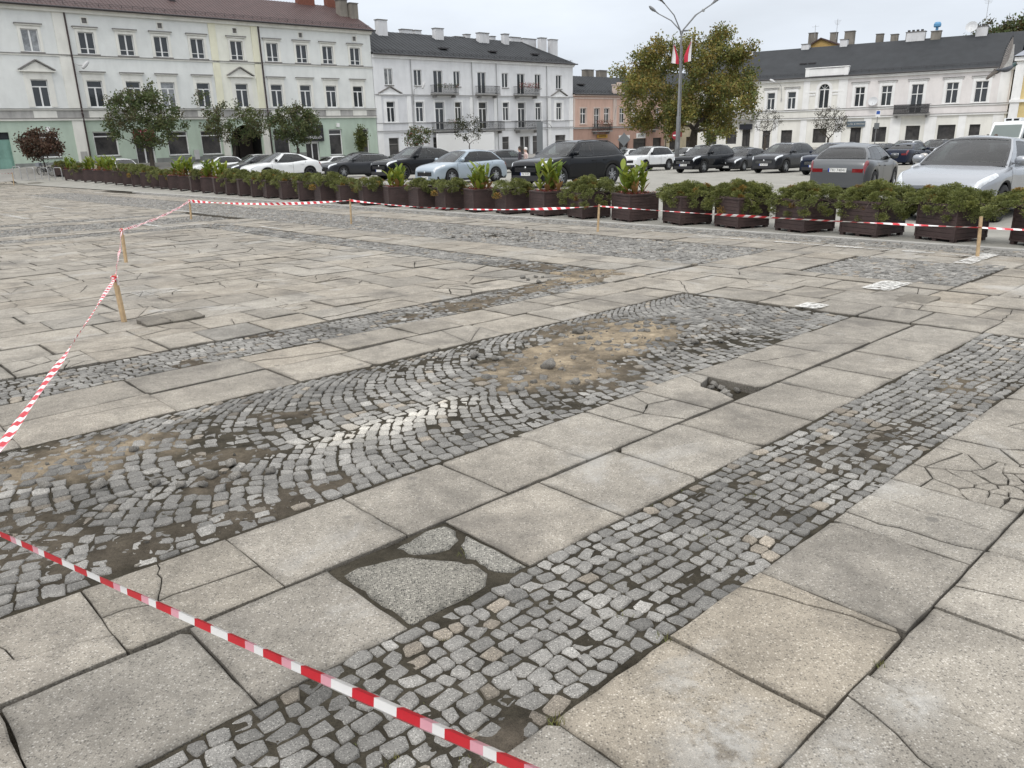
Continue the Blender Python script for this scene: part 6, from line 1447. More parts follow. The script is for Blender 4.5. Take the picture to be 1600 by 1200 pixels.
sign(Cc, 86.5, 88.7, .42, .86, (.45, .26, .03), 'KANTOR', (.05, .03, .02), .36, 'narrow amber sign low on the pink house'); sign(Cc, 95.3, 97.4, .18, .9, (.72, .72, .70), 'STUDIO', (.05, .05, .06), .42, 'white sign over a dark shop front on the pink house'); sign(Cc, 91.3, 93.7, .18, .68, (.74, .74, .73), '', (.1, .1, .1), .3, 'blank white sign board behind the diamond road sign')
wall_lamp(Cc, 90.3, 3.9, 1.2, 2.4, .9, 'lamp on a curved arm on the pink house')
# ------------------------------------------------------------------ the cream house behind the big tree
D_ = house('cream_house', 'cream house mostly hidden by the big autumn tree', ORG(0), RZ1); bpy.context.view_layer.update()
M_D = plaster('cream_render', (0.62, 0.56, 0.42), .2)
hd = [(c - .55, c + .55, 2.4, 4.4) for c in (104.5, 107.5, 111, 114, 117)]; gd = [(103.6, 106.4, -2.2, .1), (108, 111, -2.2, .1), (113, 116, -2.2, .1)]
wall(D_, 102.36, 120, -2.8, 6.6, hd + gd, M_D)
for h in hd: o = win(D_, *h, 'cross', y=.12); surround(o, *h, .14, M_WTRIM)
for g in gd: win(D_, *g, 'shop', M_SHOP, y=.2, fm=M_IRON)
band(D_, 102.36, 120, 1.7, 1.86, .12, M_GREYST); band(D_, 102.36, 120, 6.3, 6.6, .2, M_WTRIM, 'cornice', False); side_walls(D_, 102.36, 120, -2.8, 6.6, 11, M_D); roof(D_, 102.3, 120.2, 6.7, 11, 10, M_SLATE, over=.4, rib=.6, hip1=3)
downpipe(D_, 102.5, -2.2, 6.5, M_PIPE, .06)
sign(D_, 103.4, 106.6, .15, .85, (.30, .05, .05), 'OPTYK', (.7, .6, .55), .42, 'dull red sign under the cream house beside the no entry sign')

# ------------------------------------------------------------------ the right-hand white house
E_ = house('white_house', 'long two storey off-white house with dark roof and arched centre window', (RP0[0], RP0[1], 0), math.atan2(RE[1], RE[0])); bpy.context.view_layer.update()
M_E1 = plaster('ivory_render', (0.77, 0.755, 0.705), .10); M_E2 = plaster('pinkish_white_render', (0.77, 0.735, 0.72), .10); M_EW = plaster('bright_white_trim', (0.83, 0.825, 0.815), .10)
K = 1.375; sx = lambda s: s * K; zz = lambda z: 1.6 + (z - 1.6) * K
U_S = [(-7.5, .5), (-4.6, .5), (-1.9, .5), (.98, .51), (3.67, .53), (12.0, .58), (15.1, .60), (18.5, .66), (22.2, .63), (25.2, .66)]
he = [(c - w, c + w, 3.46 if c < 17 or c > 19 else 2.5, 5.6 if c < 5 else 5.78) for c, w in U_S]; arch = (7.7 - .62, 7.7 + .62, 3.42, 6.36)
wall(E_, -9, 10.5, 2.2, 7.0, [h for h in he if h[1] < 10] + [arch], M_E1); wall(E_, 10.5, 28.1, 2.2, 7.0, [h for h in he if h[0] > 10.5], M_E2)
GE = [(-7.6, -6.2), (-4.9, -3.4), (-2.6, -1.5), (.2, 1.2), (2.65, 4.1), (6.75, 8.45), (11.35, 12.6), (13.95, 15.55), (17.75, 19.3), (21.25, 23.1), (24.55, 25.65)]
ge = [(a, c, -1.9 if i in (2, 6, 3) else -.8, 1.5 if i == 2 else [.8, .85, 1, .85, .85, .95, .98, .98, 1.04, 1.05, 1.03][i]) for i, (a, c) in enumerate(GE)]
wall(E_, -9, 10.5, -2.6, 2.2, ge[:6], M_E1, 'ground_floor_wall', rev=.35); wall(E_, 10.5, 28.1, -2.6, 2.2, ge[6:], M_E1, 'ground_floor_wall', rev=.35)
for h in he: o = win(E_, *h, 'tee' if h[0] < 5 else 'cross', y=.12, tr=.66); surround(o, *h, .30, M_EW, top=.42 if h[0] > 5 else .35, cap=h[3] + .52, capw=.2, bottom=1)
o = win(E_, arch[0], arch[1], arch[2], 5.70, 'double', y=.14); n = 10; b = MB(); b.m = 0
xm = 7.7; ro_, ri = .62, .50
b.prism([(xm + ro_ * math.cos(t), 5.72 + ro_ * math.sin(t)) for t in np.linspace(0, math.pi, 13)], .05, Matrix.Translation((0, .17, 0))); b.build('fanlight', M_GLZ, o)
b = MB()
for k in range(5): a = math.pi * k / 4; b.box(0, .6, -.02, .02, -.02, .02, Matrix.Translation((xm, .15, 5.72)) @ Matrix.Rotation(-a, 4, 'Y'))
b.build('fan_bars', M_UPVC, o)
b = MB()
for s in (-1, 1):
    pts = [(xm + s * .62, 6.37)] + [(xm + s * .62 * math.cos(t), 5.72 + .62 * math.sin(t)) for t in np.linspace(0, math.pi / 2, 9)] + [(xm, 6.37)]; b.prism(pts if s > 0 else pts[::-1], .2, Matrix.Translation((0, -.003, 0)))
b.build('arch_spandrel', M_E1, E_)
b = MB(); pts = [(xm + 1.0 * math.cos(t), 5.72 + 1.0 * math.sin(t)) for t in np.linspace(0, math.pi, 13)]; ins = [(xm + .64 * math.cos(t), 5.72 + .64 * math.sin(t)) for t in np.linspace(math.pi, 0, 13)]
for k in range(12): b.prism([pts[k], pts[k + 1], ins[11 - k], ins[12 - k]], .08, Matrix.Translation((0, -.08, 0)))
b.box(xm - 1.0, xm - .64, -.08, .01, 3.42, 5.71); b.box(xm + .64, xm + 1.0, -.08, .01, 3.42, 5.71); b.build('arch_surround', M_EW, o)
for s in (-1, 1): b = MB(); b.box(xm + s * 1.0 if s > 0 else xm - 2.3, xm + 2.3 if s > 0 else xm - 1.0, -.12, .01, 5.35, 5.55); b.box(xm + s * 1.05 if s > 0 else xm - 2.2, xm + 2.2 if s > 0 else xm - 1.05, -.07, .01, 5.0, 5.2); b.build('impost_band', M_EW, E_)
for i, g in enumerate(ge): win(E_, *g, 'plain' if i not in (2, 6, 7) else 'double', M_SHOP, y=.22, fm=M_IRON, name='window' if i not in (2, 6) else 'door')
band(E_, -9, 28.2, 3.14, 3.28, .12, M_EW); band(E_, -9, 28.2, 2.12, 2.30, .22, M_EW); b = MB(); b.box(-9, 28.2, -.25, .01, 6.82, 7.0); b.box(-9, 28.3, -.40, .01, 7.001, 7.16); b.build('cornice', M_EW, E_)
for x0, x1, z0, z1 in ((5.1, 5.9, 3.34, 6.8), (9.4, 10.5, 3.34, 6.8), (26.9, 27.9, 3.34, 6.8), (5.1, 5.9, -2.2, 2.1), (9.4, 10.3, -2.2, 2.1), (12.85, 13.75, -2.2, 2.1), (15.9, 17.1, -2.2, 2.1), (19.8, 21.0, -2.2, 2.1), (23.3, 24.1, -2.2, 2.1), (26.8, 27.9, -2.2, 2.1), (-.9, -.2, -2.2, 2.1), (1.5, 2.2, -2.2, 2.1)): pilaster(E_, x0, x1, z0, z1, .10, M_EW)
b = MB(); b.box(5.6, 10.1, -.28, .3, 7.17, 8.2); b.box(5.25, 5.75, -.34, .36, 7.17, 8.26); b.box(9.95, 10.45, -.34, .36, 7.17, 8.26); b.box(5.2, 10.5, -.40, .42, 8.261, 8.36); b.build('parapet', M_EW, E_)
side_walls(E_, -9, 28.1, -2.6, 7.1, 12, M_E1)
RE_ = roof(E_, -9.3, 28.5, 7.3, 12, 11.3, M_SLATE, over=.45, rib=0, rows=0)
EX = lambda s, y: 34.75 + (s * K - 34.75) * (110 + y) / 110
for s, w, z1, m_, p in ((-.6, 1.5, 10.9, M_OLDPL, 0), (3.6, 1.0, 11.7, M_WCH, 0), (6.95, .9, 11.9, M_WCH, 0), (12.8, 2.1, 12.1, M_WCH, 4), (14.35, 1.1, 12.0, M_OLDPL, 0), (17.73, 1.2, 12.1, M_WCH, 5)): chimney(RE_, EX(s, 6), w, 6, .8, 9.8, z1, m_, p)
b = MB(); b.lathe([(0, .62), (.30, .56), (.42, .36), (.42, .1), (.36, 0), (.16, -.02), (.16, -.35)], 12, Matrix.Translation((EX(14.35, 6), 6, 12.5))); b.build('chimney_cowl', pmat('blue_cowl', (.10, .28, .48), rough=.4), RE_)
for s in (4.2, 5.3): b = MB(); b.box(s - .5, s + .4, 2.3, 3.0, 9.0, 9.15); b.build('skylight', M_GUT, RE_)
iron_balcony(E_, 16.2, 20.2, 2.26, 3.5, .9, fill='panel')
sign(E_, 10.85, 13.05, 1.08, 1.72, (.10, .13, .16), 'HOTEL  8  PRESTIGE', (.62, .62, .58), .235, 'grey blue sign board over the door of the white house', y=-.18)
sign(E_, -2.95, -1.2, 1.05, 1.75, (.012, .014, .022), '', (.5, .5, .5), .2, 'dark blue canopy board over the leftmost door of the white house', y=-.3)
iron_balcony(E_, -4.9, -1.0, 2.3, 3.3, .9)
wall_lamp(E_, 2.35, 5.6, 1.35, 1.6, -.75, 'white hooded lamp bracketed high on the left of the white house')
def dish(org, M, r, label):
    t = thing('satellite_dish', label, 'satellite dish'); t.matrix_world = org.matrix_world @ M; b = MB(); b.lathe([(0.001, 0), (r * .5, .05 * r), (r, .22 * r)], 16, Matrix.Rotation(R(70), 4, 'X')); b.build('reflector', pmat('dish_grey', (.55, .56, .57), rough=.4), t); b = MB(); b.tube([(0, 0, 0), (0, .3, -.05), (0, .3, -.7)], .025, 5); b.tube([(0, 0, -r * .8), (0, -r * .9, -.1)], .015, 4); b.build('mount', M_PIPEG, t)
dish(E_, Matrix.Translation((13.75, -.5, 4.0)), .55, 'white satellite dish on the wall between two upper windows'); dish(E_, Matrix.Translation((EX(16.95, 5.5), 5.2, 12.1)), .65, 'satellite dish on the rightmost chimney of the white house'); dish(E_, Matrix.Translation((EX(-1.5, 6), 5.2, 10.8)), .55, 'satellite dish on the leftmost chimney of the white house')
def antenna(org, x, y, z0, z1, label, bars=4):
    t = thing('roof_aerial', label, 'aerial'); t.matrix_world = org.matrix_world @ Matrix.Translation((x, y, z0)); b = MB(); b.tube([(0, 0, 0), (0, 0, z1 - z0)], .03, 5); b.build('mast', M_PIPEG, t); b = MB(); h = z1 - z0
    for k in range(bars): b.tube([(-.5 + .08 * k, 0, h - .25 - .16 * k), (.5 - .08 * k, 0, h - .2 - .16 * k)], .018, 4)
    b.build('aerial_bars', M_PIPEG, t)
antenna(E_, EX(17.9, 6), 6, 12.1, 15.2, 'tall thin aerial on the rightmost chimney of the white house', 3); antenna(E_, EX(6.2, 14), 14, 12.8, 15.4, 'branched aerial above the yellow gable'); antenna(E_, EX(4.3, 14), 14, 13.2, 14.9, 'single rod aerial left of the yellow gable', 1)
# yellow gable house behind it
F_ = house('yellow_gable_house', 'yellow gabled house rising behind the dark roof', (RP0[0], RP0[1], 0), math.atan2(RE[1], RE[0])); bpy.context.view_layer.update()
M_F = plaster('ochre_render', (.46, .31, .12), .15); y0 = 16
g0, g1, gp = EX(1.2, y0), EX(7.6, y0), EX(4.9, y0); b = MB(); b.add([(g0, y0, -1), (g1, y0, -1), (g1, y0, 11.6), (gp, y0, 13.3), (g0, y0, 10.2)], [(0, 1, 2, 3, 4)]); b.build('gable_wall', M_F, F_)
b = MB()
for (xa, za), (xb, zb) in (((g0 - .4, 10.05), (gp, 13.35)), ((gp, 13.35), (g1 + .4, 11.45))): b.quad((xa, y0 - .3, za), (xb, y0 - .3, zb), (xb, y0 + 12, zb), (xa, y0 + 12, za)); b.quad((xa, y0 - .3, za), (xb, y0 - .3, zb), (xb, y0 - .3, zb - .18), (xa, y0 - .3, za - .18))
rf = b.build('roof', M_RED_ROOF, F_); b = MB()
for x in (g0, g1): b.quad((x, y0, -1), (x, y0 + 12, -1), (x, y0 + 12, 10), (x, y0, 10))
b.build('side_wall', M_F, F_)
for s, w, z0_, z1_ in ((4.16, 1.1, 12, 14.2), (6.0, .9, 12, 14.0), (7.37, 1.3, 11, 14.0), (9.9, .9, 11, 13.3), (11.1, .9, 11, 13.1), (12.4, 1.2, 11, 13.2)): chimney(rf, EX(s, y0 + 2), w, y0 + 2, .9, z0_, z1_, M_OLDPL)
# the yellow house at the right end
G_ = house('yellow_corner_house', 'yellow house with white pilasters cut by the right edge of the frame', (RP0[0], RP0[1], 0), math.atan2(RE[1], RE[0])); bpy.context.view_layer.update()
M_G = plaster('buttercup_render', (.66, .53, .27), .12)
wall(G_, 28.3, 44, -2.6, 8.0, [(30.9, 33.6, -2, 2.0), (36, 38, 4.5, 6.6), (40.5, 42.5, 4.5, 6.6)], M_G, y=-.9)
for h in ((36, 38, 4.5, 6.6), (40.5, 42.5, 4.5, 6.6), (30.9, 33.6, -2, 2.0)): win(G_, *h, 'cross', y=-.75)
for x0, x1 in ((28.3, 29.2), (30.0, 30.7), (34, 34.7)): b = MB(); b.box(x0, x1, -1.05, -.89, -2.4, 7.6); b.build('pilaster', M_EW, G_)
b = MB(); b.box(28.1, 44, -1.35, -.89, 7.65, 8.05); b.box(28.2, 44, -1.2, -.89, 3.3, 3.6); b.build('cornice', M_EW, G_); b = MB(); b.quad((28.3, -.9, -2.6), (28.3, 9, -2.6), (28.3, 9, 8), (28.3, -.9, 8)); b.build('side_wall', M_G, G_)
b = MB(); b.add([(28.0, -1.6, 8.15), (44, -1.6, 8.15), (44, 10, 8.15), (28.0, 10, 8.15), (32, 4, 11.2), (41, 4, 11.2)], [(0, 1, 5, 4), (1, 2, 5), (2, 3, 4, 5), (3, 0, 4)]); b.build('roof', pmat('grey_sheet_roof', (.27, .29, .33), rough=.5, var=.2), G_)
# ================================================================== TREES
M_BARK = pmat('tree_bark', (0.075, 0.062, 0.05), rough=.95, var=.5, vscale=5, bump=.6, bscale=18)
def skeleton(seed, origin, th, r0, targets, lean=(0, 0), minr=.010):
    """grow a trunk and connect every target point to the nearest earlier node"""
    r = random.Random(seed); b = MB(); nodes = []      # (pos, radius)
    n = 6; path, rad = [], []
    for k in range(n + 1):
        t = k / n; p = Vector((lean[0] * t * t * th + r.gauss(0, .02) * th * t, lean[1] * t * t * th + r.gauss(0, .02) * th * t, th * t)); path.append(p); rad.append(r0 * (1.25 - .45 * t if k else 1.5))
        if k >= 3: nodes.append((p, rad[-1]))
    b.tube([path[0] - Vector((0, 0, .25))] + path, [rad[0] * 1.1] + rad, 9)
    top = path[-1]; tips = []
    for tg in sorted(targets, key=lambda q: (Vector(q) - top).length + r.uniform(0, .4)):
        tg = Vector(tg)
        bp, br = min(nodes, key=lambda nd: (tg - nd[0]).length + 0.9 * max(0, nd[0].z - tg.z + .1) + .25 * (nd[1] < .02))
        d = tg - bp; L = d.length
        if L < .05: continue
        mid1 = bp + d * .35 + Vector((r.gauss(0, .07), r.gauss(0, .07), r.uniform(.0, .12))) * L; mid2 = bp + d * .7 + Vector((r.gauss(0, .06), r.gauss(0, .06), r.uniform(0, .10))) * L
        ra = max(minr, br * .72) if L > .5 else max(minr * .8, br * .55)
        b.tube([bp, mid1, mid2, tg], [ra, ra * .85, ra * .7, ra * .5], 6 if ra > .05 else 4)
        nodes += [(mid1, ra * .85), (mid2, ra * .7), (tg, ra * .5)]; tips.append((tg, d.normalized(), mid2))
    return b, tips
def leaves_at(tips, per, spread, size, cols, seed, up=.15):
    r = np.random.RandomState(seed); C, D = [], []
    P = np.array([list(t[0]) for t in tips]); Q = np.array([list(t[2]) for t in tips]); N = len(P) * per
    i = np.repeat(np.arange(len(P)), per); f = r.rand(N, 1) ** .7; c = Q[i] + (P[i] - Q[i]) * f * 1.15 + r.normal(0, 1, (N, 3)) * spread
    d = unit(r.normal(0, 1, (N, 3)) + [0, 0, up]); w = unit(np.cross(d, r.normal(0, 1, (N, 3)))) * (size * r.uniform(.26, .42, (N, 1))); L = size * r.uniform(.7, 1.3, N)
    pal = np.array(cols); tipcol = r.randint(0, len(pal), len(P)); k = np.where(r.rand(N) < .6, tipcol[i], r.randint(0, len(pal), N)); col = pal[k] * r.uniform(.7, 1.3, (N, 1))
    return cards('crown', c, d, w, L, col, M_LEAF)
def ball(n, c, rx, ry, rz, seed, shell=.35):
    r = random.Random(seed); o = []
    while len(o) < n:
        p = Vector((r.uniform(-1, 1), r.uniform(-1, 1), r.uniform(-1, 1))); l = p.length
        if shell < l < 1 + .0: o.append((c[0] + p.x * rx, c[1] + p.y * ry, c[2] + p.z * rz))
    return o
def tree(label, x, y, th, r0, targets, per, spread, size, cols, seed, group=None, lean=(0, 0), z=None, minr=.010):
    t = thing('tree', label, 'tree', (x, y, gz(x, y) if z is None else z), 0, group)
    b, tips = skeleton(seed, None, th, r0, targets, lean, minr); b.build('trunk', M_BARK, t, smooth=True)
    if per: link_mesh('crown', leaves_at(tips, per, spread, size, cols, seed), t)
    return t
DKG = [(.075, .105, .042), (.095, .122, .046), (.115, .130, .05), (.095, .085, .045)]
tree('small street tree with a wide dark crown before the green shop fronts', -29.66, 67.87, 1.6, .16, ball(130, (0, 0, 4.0), 3.4, 2.6, 2.3, 3) + ball(14, (.4, 0, 5.9), 1.0, 1, .9, 4, 0), 60, .20, .19, DKG, 3)
tree('leaning street tree with a long bare upper branch before the arched gateway', -24.6, 73.22, 1.7, .14, ball(95, (.5, 0, 3.7), 2.9, 2.2, 1.7, 7) + [(-1.0, 0, 4.6), (-1.6, 0, 5.3), (-2.1, 0, 5.9), (-2.5, 0, 6.3), (-1.9, .3, 6.2), (-2.7, 0, 5.5)], 46, .18, .18, DKG + [(.09, .075, .035)], 7, lean=(.15, 0))
tree('round-headed street tree between the gateway and the black shop sign', -19.84, 77.62, 1.5, .16, ball(110, (0, 0, 3.6), 2.7, 2.2, 1.75, 9), 60, .20, .19, DKG, 9)
tree('narrow yellow-green young tree against the end of the green ground floor', -15.15, 86.02, .5, .05, ball(36, (0, 0, 2.0), .62, .55, 1.35, 12, 0), 46, .16, .18, [(.10, .125, .035), (.13, .14, .04), (.08, .10, .03)], 12)
tree('loose young tree with clusters of red berries left of the white billboard', -9.24, 86.71, 1.0, .07, ball(48, (0, 0, 2.5), 1.6, 1.4, 1.2, 13, .2), 30, .17, .19, DKG + DKG[:3] + [(.08, .10, .04), (.22, .05, .03)], 13)
tree('thin young tree standing before the white billboard', -4.07, 91.49, 1.7, .07, ball(56, (0, 0, 3.5), 1.75, 1.5, 1.55, 14, .2), 20, .15, .17, [(.05, .055, .03), (.07, .065, .035), (.04, .05, .025)], 14)
tree('nearly bare tree in front of the two left windows of the white house', 31.29, 98.0, 1.9, .16, ball(90, (0, 0, 3.6), 1.95, 1.7, 1.5, 15, .2) + ball(70, (0, 0, 3.9), 2.1, 1.8, 1.3, 45, .6), 5, .14, .12, [(.042, .042, .026)], 15, minr=.024)
tree('small bare-topped tree before the arched window of the white house', 36.57, 92.0, 1.8, .13, ball(90, (0, 0, 3.5), 2.0, 1.6, 1.45, 16, .2) + ball(60, (0, 0, 3.9), 2.1, 1.7, 1.3, 46, .6), 13, .14, .13, [(.045, .048, .026), (.055, .045, .026), (.04, .036, .024)], 16, minr=.022)
tree('reddish brown small tree at the left end of the planters', -35.56, 62.43, .7, .06, ball(80, (0, 0, 2.05), 1.65, 1.4, 1.15, 17, .2), 46, .17, .18, [(.085, .042, .03), (.10, .055, .035), (.06, .045, .03), (.12, .075, .05)], 17)
tree('dark tree top rising behind the roof at the right edge', 75.5, 125, 8, .4, ball(90, (0, 0, 14.3), 6.0, 4, 3.2, 18, .3), 90, .5, .42, DKG + [(.08, .06, .02)], 18)
# the big autumn tree: many small boughs with gaps between them
r_ = random.Random(21); LOBES = []
for cx, cz, rx, rz, n in ((-5.6, 8.0, 2.6, 2.3, 9), (-2.6, 9.2, 2.6, 2.0, 8), (1.0, 10.0, 2.8, 2.1, 9), (3.2, 8.2, 2.2, 2.4, 8), (-4.0, 5.6, 3.2, 2.0, 8), (0.2, 7.0, 3.2, 2.6, 12), (3.4, 5.4, 2.2, 2.4, 8), (2.9, 3.6, 2.0, 1.4, 6), (-2.6, 4.4, 2.0, 1.2, 4), (-5.2, 3.9, 1.6, 1.0, 2), (5.0, 7.6, .8, 1.1, 2), (1.8, 11.6, 1.6, .9, 3)):
    for k in range(n): LOBES.append((cx + r_.uniform(-1, 1) * rx * .8, r_.uniform(-4.2, 4.2), cz + r_.uniform(-1, 1) * rz * .8))
TG = []
for k, c in enumerate(LOBES): TG.append(c); TG += ball(7, c, 1.25, 1.25, .9, 100 + k, .4)
BIG = [(.145, .165, .048), (.19, .195, .052), (.235, .215, .055), (.245, .185, .048), (.19, .15, .045), (.11, .13, .045)]
tree('big autumn tree with a wide olive and bronze crown behind the lamp post', 18.87, 82.0, 3.0, .42, TG, 66, .30, .245, BIG, 23, lean=(.05, 0))

# ================================================================== LAMP POST, FLAGS, ROAD SIGNS
M_POST = pmat('grey_steel_post', (.20, .205, .21), rough=.55, var=.3, vscale=3); M_HEAD = pmat('lamp_housing', (.13, .135, .14), rough=.45); M_LENS = pmat('lamp_lens', (.45, .47, .48), rough=.12)
def lamp_post(x, y, zt):
    zb = gz(x, y); t = thing('street_lamp', 'tall grey lamp post with three curved arms and two flags', 'street lamp', (x, y, zb)); h = zt - zb
    b = MB(); b.tube([(0, 0, 0), (0, 0, 3.6), (0, 0, 3.7), (0, 0, h - .4), (0, 0, h)], [.135, .125, .09, .065, .06], 10); b.build('pole', M_POST, t, smooth=True)
    b = MB(); b.tube([(.19, .06, 0), (.17, .06, 3.0), (.10, .03, h - 1)], .04, 6); b.build('cable_duct', M_POST, t)
    for az, L, rise in ((R(200), 1.45, 1.70), (R(150), 1.75, 1.25), (R(-8), 2.2, 1.72), (R(20), 2.35, 1.75)):
        c, s = math.cos(az), math.sin(az); b = MB(); P_ = [(0, 0, h - .35), (c * .12, s * .12, h + .05), (c * L * .45, s * L * .45, h + rise * .58), (c * L, s * L, h + rise)]; b.tube(P_, [.05, .045, .04, .035], 7); a = b.build('arm', M_POST, t, smooth=True)
        hd = Matrix.Translation((c * L, s * L, h + rise)) @ Matrix.Rotation(az, 4, 'Z') @ Matrix.Rotation(R(-38), 4, 'Y')
        b = MB(); b.lathe([(.01, -.05), (.07, 0), (.085, .25), (.15, .36), (.185, .55), (.15, .82), (.02, .93)], 12, hd @ Matrix.Rotation(R(90), 4, 'Y') @ Matrix.Diagonal((.55, 1, 1, 1))); b.build('lamp_head', M_HEAD, a, smooth=True)
        b = MB(); b.lathe([(.001, -.06), (.10, -.045), (.15, 0)], 12, hd @ Matrix.Translation((.60, 0, -.075)) @ Matrix.Diagonal((1.4, 1, 1, 1))); b.build('lens', M_LENS, a, smooth=True)
    b = MB(); b.tube([(-.1, 0, h - .05), (.45, 0, h - .02)], .03, 5); b.cbox(.3, 0, h + .02, .42, .08, .05); b.build('crossbar', M_POST, t)
    b = MB(); b.lathe([(.01, -.1), (.10, -.06), (.11, .1), (.02, .14)], 10, Matrix.Translation((1.55, .25, h + 1.3))); b.build('camera', M_LENS, t)
    b = MB(); b.cbox(0, -.1, 1.6, .16, .08, .5); b.build('access_door', M_POST, t)
lamp_post(12.68, 60.0, 8.09)
M_FW = pmat('flag_white', (.74, .72, .72), rough=.8); M_FR = pmat('flag_red', (.52, .03, .06), rough=.8)
def flag(x, y, z, side, label, seed):
    t = thing('flag', label, 'flag', (x, y, z)); b = MB(); b.tube([(0, 0, 0), (side * .62, -.1, 1.5)], .018, 5); b.build('flag_pole', M_POST, t)
    top = Vector((side * .56, -.1, 1.36)); m_ = MB(); rows = []
    for i in range(9):                       # i runs from the outer white edge to the inner red edge
        s = i / 8; row = []
        for j in range(9):
            q = j / 8; wd = .10 + .42 * min(1, q * 1.5) ** .8; x = top.x - side * wd * s + side * .05 * q; z = top.z + .06 - 1.5 * q - .42 * s * (1 - q) - .10 * s * q
            row.append(Vector((x + .02 * math.sin(9 * s + 3 * q + seed), top.y - .07 * math.sin(8 * s + 2 * q + seed), z)))
        rows.append(row)
    for i in range(8):
        for j in range(8):
            m_.m = 0 if i < 4 else 1; m_.quad(rows[i][j], rows[i + 1][j], rows[i + 1][j + 1], rows[i][j + 1])
    m_.build('cloth', [M_FW, M_FR], t, smooth=True)
flag(12.62, 59.9, 6.05, -1, 'white and red flag on the left of the lamp post', 1); flag(12.82, 59.9, 6.15, 1, 'white and red flag on the right of the lamp post', 2)
M_SGREY = pmat('sign_back_grey', (.17, .18, .185), rough=.5, metal=.4); M_SRED = pmat('sign_red', (.26, .02, .03), rough=.4); M_SWHT = pmat('sign_white', (.75, .75, .74), rough=.4)
def road_sign(name, label, x, y, ztop, build):
    z0 = gz(x, y); t = thing(name, label, 'road sign', (x, y, z0)); b = MB(); b.tube([(0, 0, 0), (0, 0, ztop - z0)], .035, 7); b.build('post', M_POST, t); build(t, ztop - z0); return t
disc = lambda r, M: [(M @ Vector((r * math.cos(a), 0, r * math.sin(a)))) for a in np.linspace(0, 6.2832, 25)[:-1]]
def b_noentry(t, h):
    M = Matrix.Translation((0, -.05, h - .32)); b = MB(); b.prism([(.32 * math.cos(a), .32 * math.sin(a)) for a in np.linspace(0, 6.2832, 25)[:-1]], .03, M); p = b.build('disc', M_SRED, t); b = MB(); b.box(-.23, .23, -.056, -.05, h - .37, h - .27); b.build('bar', M_SWHT, p)
road_sign('no_entry_sign', 'round red no entry sign half behind the lamp post', 13.5, 64.5, 1.30, b_noentry)
def b_diamond(t, h):
    b = MB(); b.prism([(0, -.52), (.52, 0), (0, .52), (-.52, 0)], .03, Matrix.Translation((0, -.05, h - .55))); b.build('plate', M_SGREY, t); b = MB(); b.box(-.2, .2, -.05, -.02, h - 1.75, h - 1.15); b.build('lower_plate', M_SGREY, t)
road_sign('diamond_sign', 'grey diamond road sign seen from behind, before the pink house', 9.61, 66.0, 1.30, b_diamond)
def b_p(t, h):
    b = MB(); b.box(-.22, .22, -.05, -.02, h - .62, h - .04); p = b.build('upper_plate', M_SWHT, t); b = MB(); b.box(-.17, .17, -.056, -.05, h - .40, h - .10); b.build('blue_field', pmat('sign_blue', (.03, .09, .34), rough=.4), p); b = MB(); b.box(-.25, .25, -.05, -.02, h - 1.75, h - 1.2); b.build('lower_plate', M_SGREY, t)
road_sign('parking_sign', 'slim post with a small blue and white plate before the white house', 36.43, 80.0, 2.7, b_p)
def b_info(t, h):
    b = MB(); b.box(-.24, .24, -.12, .08, .6, h); b.build('panel', M_SGREY, t); b = MB(); b.tube([(-1.0, 0, h - .5), (-.8, 0, h - .2), (0, 0, h - .05), (.8, 0, h - .2), (1.0, 0, h - .5)], .025, 6); b.build('arched_bar', M_POST, t)
road_sign('info_column', 'tall grey information column with an arched bar before the grey house', 2.78, 66.0, 2.3, b_info)

# ================================================================== BICYCLE STANDS AND BICYCLE
for k in range(4):
    x, y = -36.6 + k * .95, 60.0 + .1 * k; t = MB(); t.tube([(-.0, 0, -.1), (0, 0, .75), (.08, 0, .85), (.72, 0, .85), (.8, 0, .75), (.8, 0, -.1)], .03, 7); o = t.build('bicycle_stand', pmat('galvanised_tube', (.42, .42, .42), rough=.4, metal=.5)); o.location = (x, y, gz(x, y)); o.rotation_euler = (0, 0, R(-25))
    tag(o, 'galvanised hoop stand beside the leaning bicycle', 'bicycle stand', 'bicycle stands at the left end')
def bicycle(x, y, rz):
    t = thing('bicycle', 'dark bicycle leaning at the hoop stands left of the planters', 'bicycle', (x, y, gz(x, y)), rz); t.rotation_euler = (R(8), 0, rz)
    for wx in (-.53, .53):
        b = MB(); b.tube([(wx + .33 * math.cos(a), 0, .34 + .33 * math.sin(a)) for a in np.linspace(0, 6.2832, 25)], .022, 6, cap=False); w = b.build('wheel', M_TYRE, t); b = MB()
        for a in np.linspace(0, 6.2832, 17)[:-1]: b.tube([(wx, 0, .34), (wx + .32 * math.cos(a), 0, .34 + .32 * math.sin(a))], .003, 3)
        b.build('spokes', M_CHR, w)
    b = MB()
    for p, q in (((-.53, 0, .34), (-.08, 0, .32)), ((-.08, 0, .32), (-.22, 0, .85)), ((-.53, 0, .34), (-.2, 0, .78)), ((-.2, 0, .78), (.38, 0, .80)), ((-.08, 0, .32), (.42, 0, .70)), ((.36, 0, .92), (.53, 0, .34))): b.tube([p, q], .018, 6)
    b.build('frame', pmat('bike_frame', (.05, .05, .06), rough=.3), t); b = MB(); b.lathe([(.01, 0), (.10, .01), (.08, .05), (.01, .06)], 10, Matrix.Translation((-.26, 0, .88)) @ Matrix.Diagonal((1.5, .8, 1, 1))); b.build('saddle', M_BLK, t); b = MB(); b.tube([(.30, -.28, 1.0), (.38, -.2, 1.03), (.36, 0, .97), (.38, .2, 1.03), (.30, .28, 1.0)], .014, 6); b.build('handlebar', M_BLK, t)
    b = MB(); b.cbox(-.5, 0, .86, .34, .30, .26); b.build('pannier', pmat('grey_pannier', (.22, .23, .25), rough=.8), t)
